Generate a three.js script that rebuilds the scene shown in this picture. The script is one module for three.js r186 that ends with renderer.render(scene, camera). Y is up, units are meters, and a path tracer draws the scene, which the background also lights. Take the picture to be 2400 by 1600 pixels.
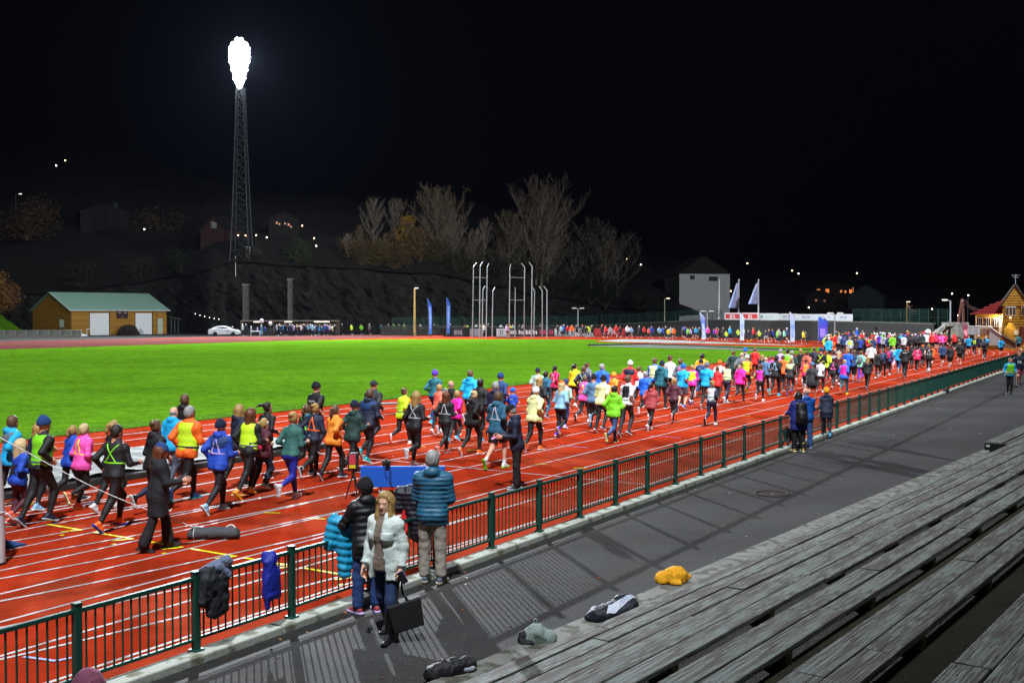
import * as THREE from 'three';
import { mergeGeometries, toCreasedNormals } from 'three/addons/utils/BufferGeometryUtils.js';
import { RoundedBoxGeometry } from 'three/addons/geometries/RoundedBoxGeometry.js';
import { RectAreaLightUniformsLib } from 'three/addons/lights/RectAreaLightUniformsLib.js';

// ---------------------------------------------------------------- camera, sky, lights, exposure
const scene = new THREE.Scene();
const FOC = 2480, HORIZON = 733, EYE = 3.75;               // focal length and horizon of the 2400 px photograph, eye height over the track
const PITCH = Math.atan((800 - HORIZON) / FOC), YAW = Math.atan(1540 / FOC * Math.cos(PITCH));  // the straight runs along +x
const camera = new THREE.PerspectiveCamera(2 * Math.atan(800 / FOC) * 180 / Math.PI, 1.5, 0.1, 3000);
camera.position.set(0, EYE, 0);
camera.lookAt(Math.cos(YAW) * Math.cos(PITCH), EYE - Math.sin(PITCH), -Math.sin(YAW) * Math.cos(PITCH));
camera.updateMatrixWorld();
const renderer = new THREE.WebGLRenderer({ antialias: true });
renderer.toneMapping = THREE.LinearToneMapping;
renderer.toneMappingExposure = 1.0;
renderer.shadowMap.enabled = true;
{
  const w = 64, h = 32, d = new Float32Array(w * h * 4);     // night sky: nearly black, a little blue skyglow all round
  for (let i = 0; i < w * h; i++) { d[i * 4] = 0.0002; d[i * 4 + 1] = 0.0002; d[i * 4 + 2] = 0.0006; d[i * 4 + 3] = 1; }
  const sky = new THREE.DataTexture(d, w, h, THREE.RGBAFormat, THREE.FloatType);
  sky.mapping = THREE.EquirectangularReflectionMapping; sky.magFilter = THREE.LinearFilter; sky.needsUpdate = true;
  scene.background = sky; scene.environment = sky;
}
scene.fog = new THREE.FogExp2(0xb4c4ec, 0.00001);            // damp night air
const COOL = 0xf1f6ff;
const floods = [];
function flood(pos, target, candela, half, soft, spill, radius) {      // one floodlight head: a reflector beam and the stray light round it
  const s = new THREE.SpotLight(COOL, candela, 0, half * Math.PI / 180, soft, 2);
  s.position.set(...pos); s.target.position.set(...target); s.castShadow = true; s.shadow.radius = radius; s.shadow.mapSize.set(2048, 2048);
  s.shadow.camera.near = 1; s.shadow.camera.far = 400; s.shadow.bias = -0.0005;
  s.name = 'floodlight_beam'; scene.add(s); scene.add(s.target);
  if (spill) { const p = new THREE.PointLight(COOL, spill, 0, 2); p.position.set(...pos); p.castShadow = true; p.shadow.radius = radius; p.name = 'floodlight_spill'; scene.add(p); }
  floods.push(s);
}
const MAST = [136.0, 48.6, -140.4];                            // the lit mast in the photograph (lamp head)
flood([MAST[0] - 1.6, MAST[1], MAST[2] + 1.7], [62, 0, -50], 120000, 62, 0.6, 520, 40);
flood([-10, 52, 3], [14, 17, -33], 21500, 40, 0.35, 470, 60);    // masts at the stand, out of the frame: left of the camera,
flood([27, 52, 4], [46, 17, -34], 20500, 40, 0.35, 470, 60);     // right of it,
flood([66, 52, 5], [78, 17, -34], 17000, 40, 0.35, 500, 34);     // further along
flood([107, 40, 6], [131, 14, -40], 15000, 58, 0.6, 1300, 30);   // and at the far end of the stand

// ---------------------------------------------------------------- small helpers
let seed = 7;
const rnd = () => { seed = (seed * 1664525 + 1013904223) >>> 0; return seed / 4294967296; };
const rr = (a, b) => a + (b - a) * rnd();
const pick = (a) => a[Math.floor(rnd() * a.length)];
const V3 = (x, y, z) => new THREE.Vector3(x, y, z);
const taken = {};
function numbered(n) { const k = taken[n] = (taken[n] ?? -1) + 1; return k ? n + '_' + String(k).padStart(3, '0') : n; }
function tag(o, label, category, group) { o.userData.label = label; if (category) o.userData.category = category; if (group) o.userData.group = group; return o; }
function shade(o) { o.traverse?.((c) => { if (c.isMesh) { c.castShadow = true; c.receiveShadow = true; } }); return o; }
function thing(name, label, category, pos = [0, 0, 0], turn = 0, group) {
  const o = new THREE.Group(); o.name = numbered(name); o.position.set(...pos); o.rotation.y = turn; scene.add(o);
  return tag(o, label, category, group);
}
function obj(name, geos, mat, parent = scene) {
  const g = Array.isArray(geos) ? (geos.length > 1 ? mergeGeometries(geos.map(plain)) : geos[0]) : geos;
  const m = new THREE.Mesh(g, mat); m.name = parent === scene ? numbered(name) : name; m.castShadow = m.receiveShadow = true; parent.add(m); return m;
}
function plain(g) { g = g.index ? g.toNonIndexed() : g; for (const k of Object.keys(g.attributes)) if (!['position', 'normal', 'uv'].includes(k)) g.deleteAttribute(k); return g; }
function struct(name, geos, mat) { const m = obj(name, geos, mat); m.userData.kind = 'structure'; return m; }
function ray(px, py) {                                        // a pixel of the photograph as a direction (used to work out where things stand)
  const u = (px - 1200) / FOC, v = (800 - py) / FOC;
  const f = Math.cos(PITCH) + v * Math.sin(PITCH), y = -Math.sin(PITCH) + v * Math.cos(PITCH);
  return [f * Math.cos(YAW) + u * Math.sin(YAW), y, -f * Math.sin(YAW) + u * Math.cos(YAW), f];
}
function G(px, py, y = 0) { const r = ray(px, py), t = (y - EYE) / r[1]; return V3(r[0] * t, y, r[2] * t); }       // where that pixel meets the level y
function W(px, py, depth) { const r = ray(px, py), t = depth / r[3]; return V3(r[0] * t, EYE + r[1] * t, r[2] * t); } // that pixel at a depth
const mpp = (depth) => depth / FOC;                            // metres per pixel at a depth
const FACE = Math.atan2(-Math.cos(YAW), Math.sin(YAW));        // rotation.y for a front (+z) that looks back at the camera
function bx(w, h, d, x = 0, y = 0, z = 0, ry = 0) { const g = new THREE.BoxGeometry(w, h, d); uvBox(g, w, h, d); if (ry) g.rotateY(ry); g.translate(x, y, z); return g; }
function rbx(w, h, d, r, x = 0, y = 0, z = 0, ry = 0) { const g = new RoundedBoxGeometry(w, h, d, 1, r); uvPlanar(g); if (ry) g.rotateY(ry); g.translate(x, y, z); return g; }
function uvBox(g) { uvPlanar(g); }
function uvPlanar(g, s = 1, ou = 0, ov = 0) {                   // box-projected uv in metres
  const p = g.attributes.position, n = g.attributes.normal, uv = new Float32Array(p.count * 2);
  for (let i = 0; i < p.count; i++) {
    const ax = Math.abs(n.getX(i)), ay = Math.abs(n.getY(i)), az = Math.abs(n.getZ(i));
    let u, v;
    if (ay >= ax && ay >= az) { u = p.getX(i); v = p.getZ(i); } else if (ax > az) { u = p.getZ(i); v = p.getY(i); } else { u = p.getX(i); v = p.getY(i); }
    uv[i * 2] = u * s + ou; uv[i * 2 + 1] = v * s + ov;
  }
  g.setAttribute('uv', new THREE.BufferAttribute(uv, 2)); return g;
}
function cyl(r0, r1, a, b, n = 8) {                            // tapered rod from a to b
  const A = V3(...a), B = V3(...b), d = B.clone().sub(A), g = new THREE.CylinderGeometry(r1, r0, d.length(), n, 1);
  g.applyQuaternion(new THREE.Quaternion().setFromUnitVectors(V3(0, 1, 0), d.clone().normalize())); g.translate(...A.add(B).multiplyScalar(0.5).toArray()); return g;
}
function tube(pts, r, n = 6, seg = 16) { return new THREE.TubeGeometry(new THREE.CatmullRomCurve3(pts.map((p) => Array.isArray(p) ? V3(...p) : p)), seg, r, n); }
function flat(pts, y) {                                        // level sheet from a list of [x, z]
  const s = new THREE.Shape(pts.map(([x, z]) => new THREE.Vector2(x, -z))), g = new THREE.ShapeGeometry(s); g.rotateX(-Math.PI / 2); g.translate(0, y, 0); uvPlanar(g); return g;
}
function strip(a, b, w, y) {                                   // painted line between two [x, z]
  const dx = b[0] - a[0], dz = b[1] - a[1], l = Math.hypot(dx, dz), nx = -dz / l * w / 2, nz = dx / l * w / 2;
  return flat([[a[0] - nx, a[1] - nz], [b[0] - nx, b[1] - nz], [b[0] + nx, b[1] + nz], [a[0] + nx, a[1] + nz]].reverse(), y);
}
function arcStrip(cx, cz, r, a0, a1, w, y, n = 48) {           // painted arc; angle 0 points to +z, 90 degrees to +x
  const pos = [], idx = [];
  for (let i = 0; i <= n; i++) { const a = (a0 + (a1 - a0) * i / n) * Math.PI / 180, s = Math.sin(a), c = Math.cos(a); for (const q of [r - w / 2, r + w / 2]) pos.push(cx + s * q, y, cz + c * q); }
  for (let i = 0; i < n; i++) { const k = i * 2; idx.push(k, k + 1, k + 2, k + 1, k + 3, k + 2); }
  const g = new THREE.BufferGeometry(); g.setAttribute('position', new THREE.Float32BufferAttribute(pos, 3)); g.setIndex(idx); g.computeVertexNormals(); uvPlanar(g); return g.toNonIndexed();
}
// ---------------------------------------------------------------- noise and textures
const PERM = new Uint8Array(512); { const p = [...Array(256).keys()]; for (let i = 255; i > 0; i--) { const j = Math.floor(rnd() * (i + 1)); [p[i], p[j]] = [p[j], p[i]]; } for (let i = 0; i < 512; i++) PERM[i] = p[i & 255]; }
const fade = (t) => t * t * (3 - 2 * t), lerp = (a, b, t) => a + (b - a) * t, clamp = (x, a = 0, b = 1) => Math.min(b, Math.max(a, x)), smooth = (a, b, x) => fade(clamp((x - a) / (b - a)));
function vn2(x, y, px, py) {                                   // value noise that tiles every px, py
  const xi = Math.floor(x), yi = Math.floor(y), u = fade(x - xi), v = fade(y - yi);
  const h = (a, b) => PERM[PERM[((a % px) + px) % px & 255] + (((b % py) + py) % py & 255)] / 255;
  return lerp(lerp(h(xi, yi), h(xi + 1, yi), u), lerp(h(xi, yi + 1), h(xi + 1, yi + 1), u), v);
}
function fbm2(x, y, p, oct = 5, g = 0.5, q = p) { let s = 0, a = 1, t = 0, f = 1; for (let i = 0; i < oct; i++) { s += a * vn2(x * f + i * 17, y * f + i * 31, p * f, q * f); t += a; a *= g; f *= 2; } return s / t; }
function vn3(x, y, z) {
  const xi = Math.floor(x), yi = Math.floor(y), zi = Math.floor(z), u = fade(x - xi), v = fade(y - yi), w = fade(z - zi);
  const h = (a, b, c) => PERM[PERM[PERM[a & 255] + (b & 255)] + (c & 255)] / 255;
  const l = (c) => lerp(lerp(h(xi, yi, c), h(xi + 1, yi, c), u), lerp(h(xi, yi + 1, c), h(xi + 1, yi + 1, c), u), v);
  return lerp(l(zi), l(zi + 1), w);
}
function fbm3(x, y, z, oct = 4) { let s = 0, a = 1, t = 0, f = 1; for (let i = 0; i < oct; i++) { s += a * vn3(x * f + i * 7, y * f + i * 13, z * f + i * 5); t += a; a *= 0.5; f *= 2.03; } return s / t; }
function tex(w, h, fn, srgb = true, repeat = [1, 1]) {         // fn(u, v) -> [r, g, b] in 0..1 (sRGB values for colour maps)
  const d = new Uint8Array(w * h * 4);
  for (let j = 0; j < h; j++) for (let i = 0; i < w; i++) { const c = fn(i / w, j / h), k = (j * w + i) * 4; d[k] = clamp(c[0]) * 255; d[k + 1] = clamp(c[1]) * 255; d[k + 2] = clamp(c[2]) * 255; d[k + 3] = 255; }
  const t = new THREE.DataTexture(d, w, h); t.wrapS = t.wrapT = THREE.RepeatWrapping; t.magFilter = THREE.LinearFilter; t.minFilter = THREE.LinearMipmapLinearFilter; t.generateMipmaps = true;
  if (srgb) t.colorSpace = THREE.SRGBColorSpace; t.repeat.set(...repeat); t.needsUpdate = true; return t;
}
const mix3 = (a, b, t) => [lerp(a[0], b[0], t), lerp(a[1], b[1], t), lerp(a[2], b[2], t)];
const matte = (color, spec, extra = {}) => new THREE.MeshPhysicalMaterial({ color, roughness: 0.95, specularIntensity: spec, ...extra });
const std = (color, rough = 0.8, extra = {}) => new THREE.MeshStandardMaterial({ color, roughness: rough, ...extra });
function canvasTex(w, h, draw) { const c = document.createElement('canvas'); c.width = w; c.height = h; const x = c.getContext('2d'); draw(x, w, h); const t = new THREE.CanvasTexture(c); t.colorSpace = THREE.SRGBColorSpace; return t; }

const grain = tex(256, 256, (u, v) => { const n = vn2(u * 128, v * 128, 128, 128) * 0.6 + vn2(u * 64, v * 64, 64, 64) * 0.4; return [n, n, n]; }, false);
function withRepeat(t, x, y) { const c = t.clone(); c.repeat.set(x, y); c.needsUpdate = true; return c; }
const M = {};
M.track = matte(0xffffff, 0.0, {
  map: tex(1024, 1024, (u, v) => { const n = fbm2(u * 5, v * 5, 5, 6), m = fbm2(u * 24 + 3, v * 24, 24, 3), s = vn2(u * 400, v * 400, 400, 400), w = smooth(0.52, 0.68, n);
    const c = mix3([0.60, 0.18, 0.092], [0.64, 0.245, 0.155], w * 0.85); const k = 0.86 + 0.16 * m + 0.1 * (s - 0.5) - 0.16 * smooth(0.58, 0.75, fbm2(u * 7 + 9, v * 7 + 2, 7, 5)); return [c[0] * k, c[1] * k, c[2] * k]; }, true, [1 / 9, 1 / 9]),
  bumpMap: withRepeat(grain, 1 / 0.9, 1 / 0.9), bumpScale: 0.004,
});
M.line = std(0xa8a29e, 0.7, { map: tex(256, 256, (u, v) => { const n = fbm2(u * 12, v * 12, 12, 4), k = 0.86 + 0.16 * n; return [k, k, k]; }, true, [2, 2]), bumpMap: withRepeat(grain, 2, 2), bumpScale: 0.002 });
M.yellow = std(0xe6d21c, 0.7, { bumpMap: withRepeat(grain, 2, 2), bumpScale: 0.002 });
M.blueMark = std(0x7f86b8, 0.7);
M.grass = matte(0xffffff, 0.0, {
  map: tex(1024, 1024, (u, v) => { const n = fbm2(u * 6, v * 6, 6, 5), s = vn2(u * 340, v * 340, 340, 340), m = fbm2(u * 60, v * 40 + 9, 60, 3, 0.5, 40);
    const c = mix3([0.275, 0.445, 0.085], [0.345, 0.525, 0.10], n); const k = 0.74 + 0.3 * s + 0.3 * (m - 0.5); return [c[0] * k, c[1] * k, c[2] * k]; }, true, [1 / 16, 1 / 16]),
  bumpMap: withRepeat(grain, 1 / 2, 1 / 2), bumpScale: 0.03,
});
M.asphalt = matte(0xffffff, 0.25, { roughness: 1,
  map: tex(1024, 1024, (u, v) => { const n = fbm2(u * 4, v * 4, 4, 5), s = vn2(u * 420, v * 420, 420, 420), st = smooth(0.86, 0.93, vn2(u * 230 + 5, v * 230, 230, 230)), b = smooth(0.5, 0.75, fbm2(u * 9 + 4, v * 9, 9, 4));
    const k = 0.232 + 0.08 * (n - 0.5) + 0.07 * (s - 0.5) + 0.09 * st; return [k + 0.012 * b, k, k - 0.012 * b]; }, true, [1 / 5, 1 / 5]),
  roughnessMap: tex(512, 512, (u, v) => { const n = fbm2(u * 5, v * 5, 5, 5); return [0, 0.8 + 0.35 * (n - 0.5), 0]; }, false, [1 / 8, 1 / 8]),
  bumpMap: withRepeat(grain, 2, 2), bumpScale: 0.0022,
});
M.concrete = std(0xffffff, 0.85, {
  map: tex(512, 512, (u, v) => { const n = fbm2(u * 5, v * 5, 5, 6), m = smooth(0.52, 0.72, fbm2(u * 11 + 3, v * 11, 11, 5)), s = vn2(u * 250, v * 250, 250, 250); const c = mix3([0.50, 0.50, 0.47], [0.27, 0.28, 0.22], m * 0.8); const k = 0.8 + 0.3 * n + 0.12 * (s - 0.5); return [c[0] * k, c[1] * k, c[2] * k]; }, true, [1 / 1.6, 1 / 1.6]),
  bumpMap: withRepeat(grain, 2, 2), bumpScale: 0.006,
});
M.kerb = std(0xffffff, 0.9, { map: tex(512, 512, (u, v) => { const n = fbm2(u * 5, v * 5, 5, 6), m = smooth(0.60, 0.76, fbm2(u * 9 + 3, v * 9, 9, 5)), s = vn2(u * 250, v * 250, 250, 250), c = mix3([0.64, 0.66, 0.61], [0.34, 0.34, 0.24], m * 0.8), k = 0.84 + 0.24 * n + 0.12 * (s - 0.5); return [c[0] * k, c[1] * k, c[2] * k]; }, true, [1 / 1.6, 1 / 1.6]), bumpMap: withRepeat(grain, 2, 2), bumpScale: 0.006 });
M.moss = std(0xffffff, 0.95, {
  map: tex(512, 512, (u, v) => { const n = fbm2(u * 8, v * 8, 8, 6), s = vn2(u * 200, v * 200, 200, 200), w = smooth(0.9, 0.97, vn2(u * 120, v * 120 + 7, 120, 120)); const c = mix3([0.20, 0.20, 0.14], [0.33, 0.31, 0.22], n); const k = 0.75 + 0.5 * (s - 0.3) + 0.8 * w; return [c[0] * k, c[1] * k, c[2] * k]; }, true, [1 / 1.3, 1 / 1.3]),
  bumpMap: withRepeat(grain, 1.5, 1.5), bumpScale: 0.012,
});
const woodTex = tex(2048, 512, (u, v) => {                      // weathered boards: grey green paint worn away to brown wood
  const g1 = fbm2(u * 10, v * 48, 10, 4, 0.5, 48), p = fbm2(u * 5 + 2, v * 14, 5, 6, 0.62, 14), p2 = fbm2(u * 22, v * 40 + 5, 22, 4, 0.6, 40), f = vn2(u * 30, v * 260, 30, 260);
  const worn = smooth(0.40, 0.60, p * 0.55 + p2 * 0.45 + (g1 - 0.5) * 0.3), c = mix3(mix3([0.555, 0.61, 0.585], [0.45, 0.48, 0.43], g1), mix3([0.27, 0.235, 0.215], [0.35, 0.31, 0.285], g1), worn * (0.75 + 0.25 * p2));
  const crack = smooth(0.80, 0.88, fbm2(u * 26, v * 90 + 3, 26, 3, 0.5, 90)) * 0.45, k = 0.80 + 0.24 * g1 + 0.18 * (f - 0.5) - crack; return [c[0] * k, c[1] * k, c[2] * k];
}, true, [1 / 3.2, 1 / 0.8]);
const woodBump = tex(1024, 256, (u, v) => { const n = fbm2(u * 9, v * 60, 9, 5, 0.55, 60), c = smooth(0.80, 0.88, fbm2(u * 26, v * 90 + 3, 26, 3, 0.5, 90)); const k = n - 0.5 * c; return [k, k, k]; }, false, [1 / 3.2, 1 / 0.8]);
M.wood = std(0xffffff, 0.75, { map: woodTex, bumpMap: woodBump, bumpScale: 0.006 });
M.rock = std(0x8c857a, 0.95, {
  map: tex(1024, 1024, (u, v) => { const n = fbm2(u * 6, v * 6, 6, 7), r = Math.abs(fbm2(u * 9 + 4, v * 14, 9, 5, 0.5, 14) - 0.5) * 2, m = smooth(0.5, 0.66, fbm2(u * 13, v * 10 + 6, 13, 5, 0.5, 10)); const c = mix3([0.34, 0.35, 0.35], [0.17, 0.19, 0.13], m); const k = 0.55 + 0.5 * n + 0.35 * (0.3 - r); return [c[0] * k, c[1] * k, c[2] * k]; }, true, [1 / 14, 1 / 14]),
  bumpMap: withRepeat(grain, 0.3, 0.3), bumpScale: 0.15,
});
M.scrub = std(0xffffff, 1, { map: tex(512, 512, (u, v) => { const n = fbm2(u * 10, v * 10, 10, 6), c = mix3([0.13, 0.14, 0.07], [0.26, 0.22, 0.13], n); const k = 0.7 + 0.6 * vn2(u * 150, v * 150, 150, 150); return [c[0] * k, c[1] * k, c[2] * k]; }, true, [1 / 6, 1 / 6]), bumpMap: withRepeat(grain, 0.5, 0.5), bumpScale: 0.2 });
M.green = std(0x0d4236, 0.5, { metalness: 0.1 });
M.galv = std(0x9aa1a3, 0.45, { metalness: 0.6 });
M.steel = std(0x868d90, 0.5, { metalness: 0.5 });
M.white = std(0xd8dcda, 0.6);
M.black = std(0x0b0c0d, 0.6);
M.rubber = std(0x131415, 0.85);
const glow = (c, k) => new THREE.MeshStandardMaterial({ color: 0x222222, emissive: c, emissiveIntensity: k, roughness: 0.6 });
// ---------------------------------------------------------------- figures: distance fields joined smoothly and meshed with surface nets
class Field {
  constructor(lo, hi, cell) {
    this.c = cell; this.lo = lo; this.n = [0, 1, 2].map((k) => Math.ceil((hi[k] - lo[k]) / cell) + 1);
    this.d = new Float32Array(this.n[0] * this.n[1] * this.n[2]).fill(0.5);
  }
  each(lo, hi, fn) {
    const { c, n, d } = this, a = [], b = [];
    for (let k = 0; k < 3; k++) { a[k] = Math.max(0, Math.floor((lo[k] - this.lo[k]) / c)); b[k] = Math.min(n[k] - 1, Math.ceil((hi[k] - this.lo[k]) / c)); }
    for (let z = a[2]; z <= b[2]; z++) for (let y = a[1]; y <= b[1]; y++) { let i = (z * n[1] + y) * n[0] + a[0]; for (let x = a[0]; x <= b[0]; x++, i++) d[i] = fn(this.lo[0] + x * c, this.lo[1] + y * c, this.lo[2] + z * c, d[i]); }
  }
  // tapered capsule; w is an optional unit side axis along which the section is e times wider
  bone(a, b, ra, rb, k = 0.03, grow = 0, w = null, e = 1) {
    ra += grow; rb += grow;
    const m = Math.max(k, 2.5 * this.c) + 0.01, R = Math.max(ra, rb) * Math.max(1, e) + m;
    const lo = [0, 1, 2].map((i) => Math.min(a[i], b[i]) - R), hi = [0, 1, 2].map((i) => Math.max(a[i], b[i]) + R);
    const ux = b[0] - a[0], uy = b[1] - a[1], uz = b[2] - a[2], L = ux * ux + uy * uy + uz * uz || 1e-9, s = w ? 1 - 1 / e : 0;
    this.each(lo, hi, (x, y, z, f) => {
      let px = x - a[0], py = y - a[1], pz = z - a[2];
      if (w) { const q = (px * w[0] + py * w[1] + pz * w[2]) * s; px -= q * w[0]; py -= q * w[1]; pz -= q * w[2]; }
      const t = clamp((px * ux + py * uy + pz * uz) / L); px -= ux * t; py -= uy * t; pz -= uz * t;
      const g = Math.sqrt(px * px + py * py + pz * pz) - lerp(ra, rb, t), h = k - Math.abs(f - g);
      return h > 0 ? Math.min(f, g) - h * h / (4 * k) : Math.min(f, g);
    });
  }
  ball(c, r, k = 0.01, s = [1, 1, 1]) {                       // ellipsoid
    const m = Math.max(k, 2.5 * this.c) + 0.01, q = Math.min(...s) * r;
    this.each(c.map((v, i) => v - r * s[i] - m), c.map((v, i) => v + r * s[i] + m), (x, y, z, f) => {
      const X = (x - c[0]) / s[0], Y = (y - c[1]) / s[1], Z = (z - c[2]) / s[2], l = Math.sqrt(X * X + Y * Y + Z * Z), g = (l - r) * (q / r), h = k - Math.abs(f - g);
      return h > 0 ? Math.min(f, g) - h * h / (4 * k) : Math.min(f, g);
    });
  }
  cut(fn) { this.each([-9, -9, -9], [9, 9, 9], (x, y, z, f) => f > 0.3 ? f : Math.max(f, fn(x, y, z))); }
  carve(c, r, k, s) { this.each(c.map((v, i) => v - r * s[i] - k), c.map((v, i) => v + r * s[i] + k), (x, y, z, f) => { const X = (x - c[0]) / s[0], Y = (y - c[1]) / s[1], Z = (z - c[2]) / s[2], g = r * Math.min(...s) - Math.sqrt(X * X + Y * Y + Z * Z) * Math.min(...s), h = k - Math.abs(f - g); return h > 0 ? Math.max(f, g) + h * h / (4 * k) : Math.max(f, g); }); }
  warp(fn) { this.each([-9, -9, -9], [9, 9, 9], (x, y, z, f) => Math.abs(f) < 0.09 ? f + fn(x, y, z) : f); }
  at(x, y, z) {
    const { c, n, d, lo } = this, X = clamp((x - lo[0]) / c, 0, n[0] - 1.001), Y = clamp((y - lo[1]) / c, 0, n[1] - 1.001), Z = clamp((z - lo[2]) / c, 0, n[2] - 1.001), i = X | 0, j = Y | 0, k = Z | 0, u = X - i, v = Y - j, w = Z - k;
    const q = (a, b, e) => d[(e * n[1] + b) * n[0] + a];
    return lerp(lerp(lerp(q(i, j, k), q(i + 1, j, k), u), lerp(q(i, j + 1, k), q(i + 1, j + 1, k), u), v), lerp(lerp(q(i, j, k + 1), q(i + 1, j, k + 1), u), lerp(q(i, j + 1, k + 1), q(i + 1, j + 1, k + 1), u), v), w);
  }
  mesh() {
    const { c, n, d, lo } = this, [nx, ny, nz] = n, at = new Int32Array(d.length).fill(-1), pos = [], idx = [], O = [0, 1, nx, nx + 1, nx * ny, nx * ny + 1, nx * ny + nx, nx * ny + nx + 1];
    const E = [[0, 1], [2, 3], [4, 5], [6, 7], [0, 2], [1, 3], [4, 6], [5, 7], [0, 4], [1, 5], [2, 6], [3, 7]];
    for (let z = 0; z < nz - 1; z++) for (let y = 0; y < ny - 1; y++) for (let x = 0; x < nx - 1; x++) {
      const i = (z * ny + y) * nx + x; let m = 0; for (let q = 0; q < 8; q++) if (d[i + O[q]] < 0) m++;
      if (m === 0 || m === 8) continue;
      let sx = 0, sy = 0, sz = 0, k = 0;
      for (const [p, q] of E) { const a = d[i + O[p]], b = d[i + O[q]]; if (a < 0 === b < 0) continue; const t = a / (a - b); sx += lerp(p & 1, q & 1, t); sy += lerp(p >> 1 & 1, q >> 1 & 1, t); sz += lerp(p >> 2, q >> 2, t); k++; }
      at[i] = pos.length / 3; pos.push(lo[0] + (x + sx / k) * c, lo[1] + (y + sy / k) * c, lo[2] + (z + sz / k) * c);
    }
    const S = [1, nx, nx * ny];
    for (let z = 1; z < nz - 1; z++) for (let y = 1; y < ny - 1; y++) for (let x = 1; x < nx - 1; x++) {
      const i = (z * ny + y) * nx + x;
      for (let k = 0; k < 3; k++) {
        const a = d[i], b = d[i + S[k]]; if (a < 0 === b < 0) continue;
        const u = S[(k + 1) % 3], v = S[(k + 2) % 3], A = at[i], B = at[i - u], C = at[i - u - v], D = at[i - v];
        if (A < 0 || B < 0 || C < 0 || D < 0) continue;
        if (a < 0) idx.push(A, B, C, A, C, D); else idx.push(A, C, B, A, D, C);
      }
    }
    const g = new THREE.BufferGeometry(); g.setAttribute('position', new THREE.Float32BufferAttribute(pos, 3)); g.setIndex(idx); g.computeVertexNormals();
    const uv = new Float32Array(pos.length / 3 * 2); for (let i = 0; i < uv.length / 2; i++) { uv[i * 2] = pos[i * 3] + pos[i * 3 + 2] * 0.8; uv[i * 2 + 1] = pos[i * 3 + 1]; }
    g.setAttribute('uv', new THREE.BufferAttribute(uv, 2)); return g;
  }
}
const D2R = Math.PI / 180;
const add = (a, b, s = 1) => [a[0] + b[0] * s, a[1] + b[1] * s, a[2] + b[2] * s], sub = (a, b) => [a[0] - b[0], a[1] - b[1], a[2] - b[2]], len = (a) => Math.hypot(...a), nrm = (a) => { const l = len(a) || 1; return a.map((v) => v / l); }, dot = (a, b) => a[0] * b[0] + a[1] * b[1] + a[2] * b[2], cross = (a, b) => [a[1] * b[2] - a[2] * b[1], a[2] * b[0] - a[0] * b[2], a[0] * b[1] - a[1] * b[0]];
// jog cycle: [phase, hip flexion, knee flexion, foot pitch (toes up +)]
const GAIT = [[0, 27, 16, 6], [0.14, 11, 38, 2], [0.34, -20, 18, -38], [0.46, -16, 62, -50], [0.60, 6, 98, -40], [0.74, 30, 88, -18], [0.88, 37, 44, -4], [1, 27, 16, 6]];
function gait(p) { p = ((p % 1) + 1) % 1; for (let i = 1; i < GAIT.length; i++) if (p <= GAIT[i][0]) { const a = GAIT[i - 1], b = GAIT[i], t = fade((p - a[0]) / (b[0] - a[0])); return [1, 2, 3].map((k) => lerp(a[k], b[k], t)); } }
function runPose(phase, o = {}) {
  const L = gait(phase), R = gait(phase + 0.5), amp = o.amp ?? 0.86;
  return { hipL: L[0] * amp, kneeL: L[1] * amp, footL: L[2], hipR: R[0] * amp, kneeR: R[1] * amp, footR: R[2], lean: o.lean ?? 7, armL: -22 + R[0] * 0.85, armR: -22 + L[0] * 0.85, elbL: o.elb ?? 92, elbR: o.elb ?? 92, out: o.out ?? 16, twist: (R[0] - L[0]) * 0.16, headYaw: o.yaw ?? 0, headPitch: o.pitch ?? 4, run: true };
}
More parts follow.
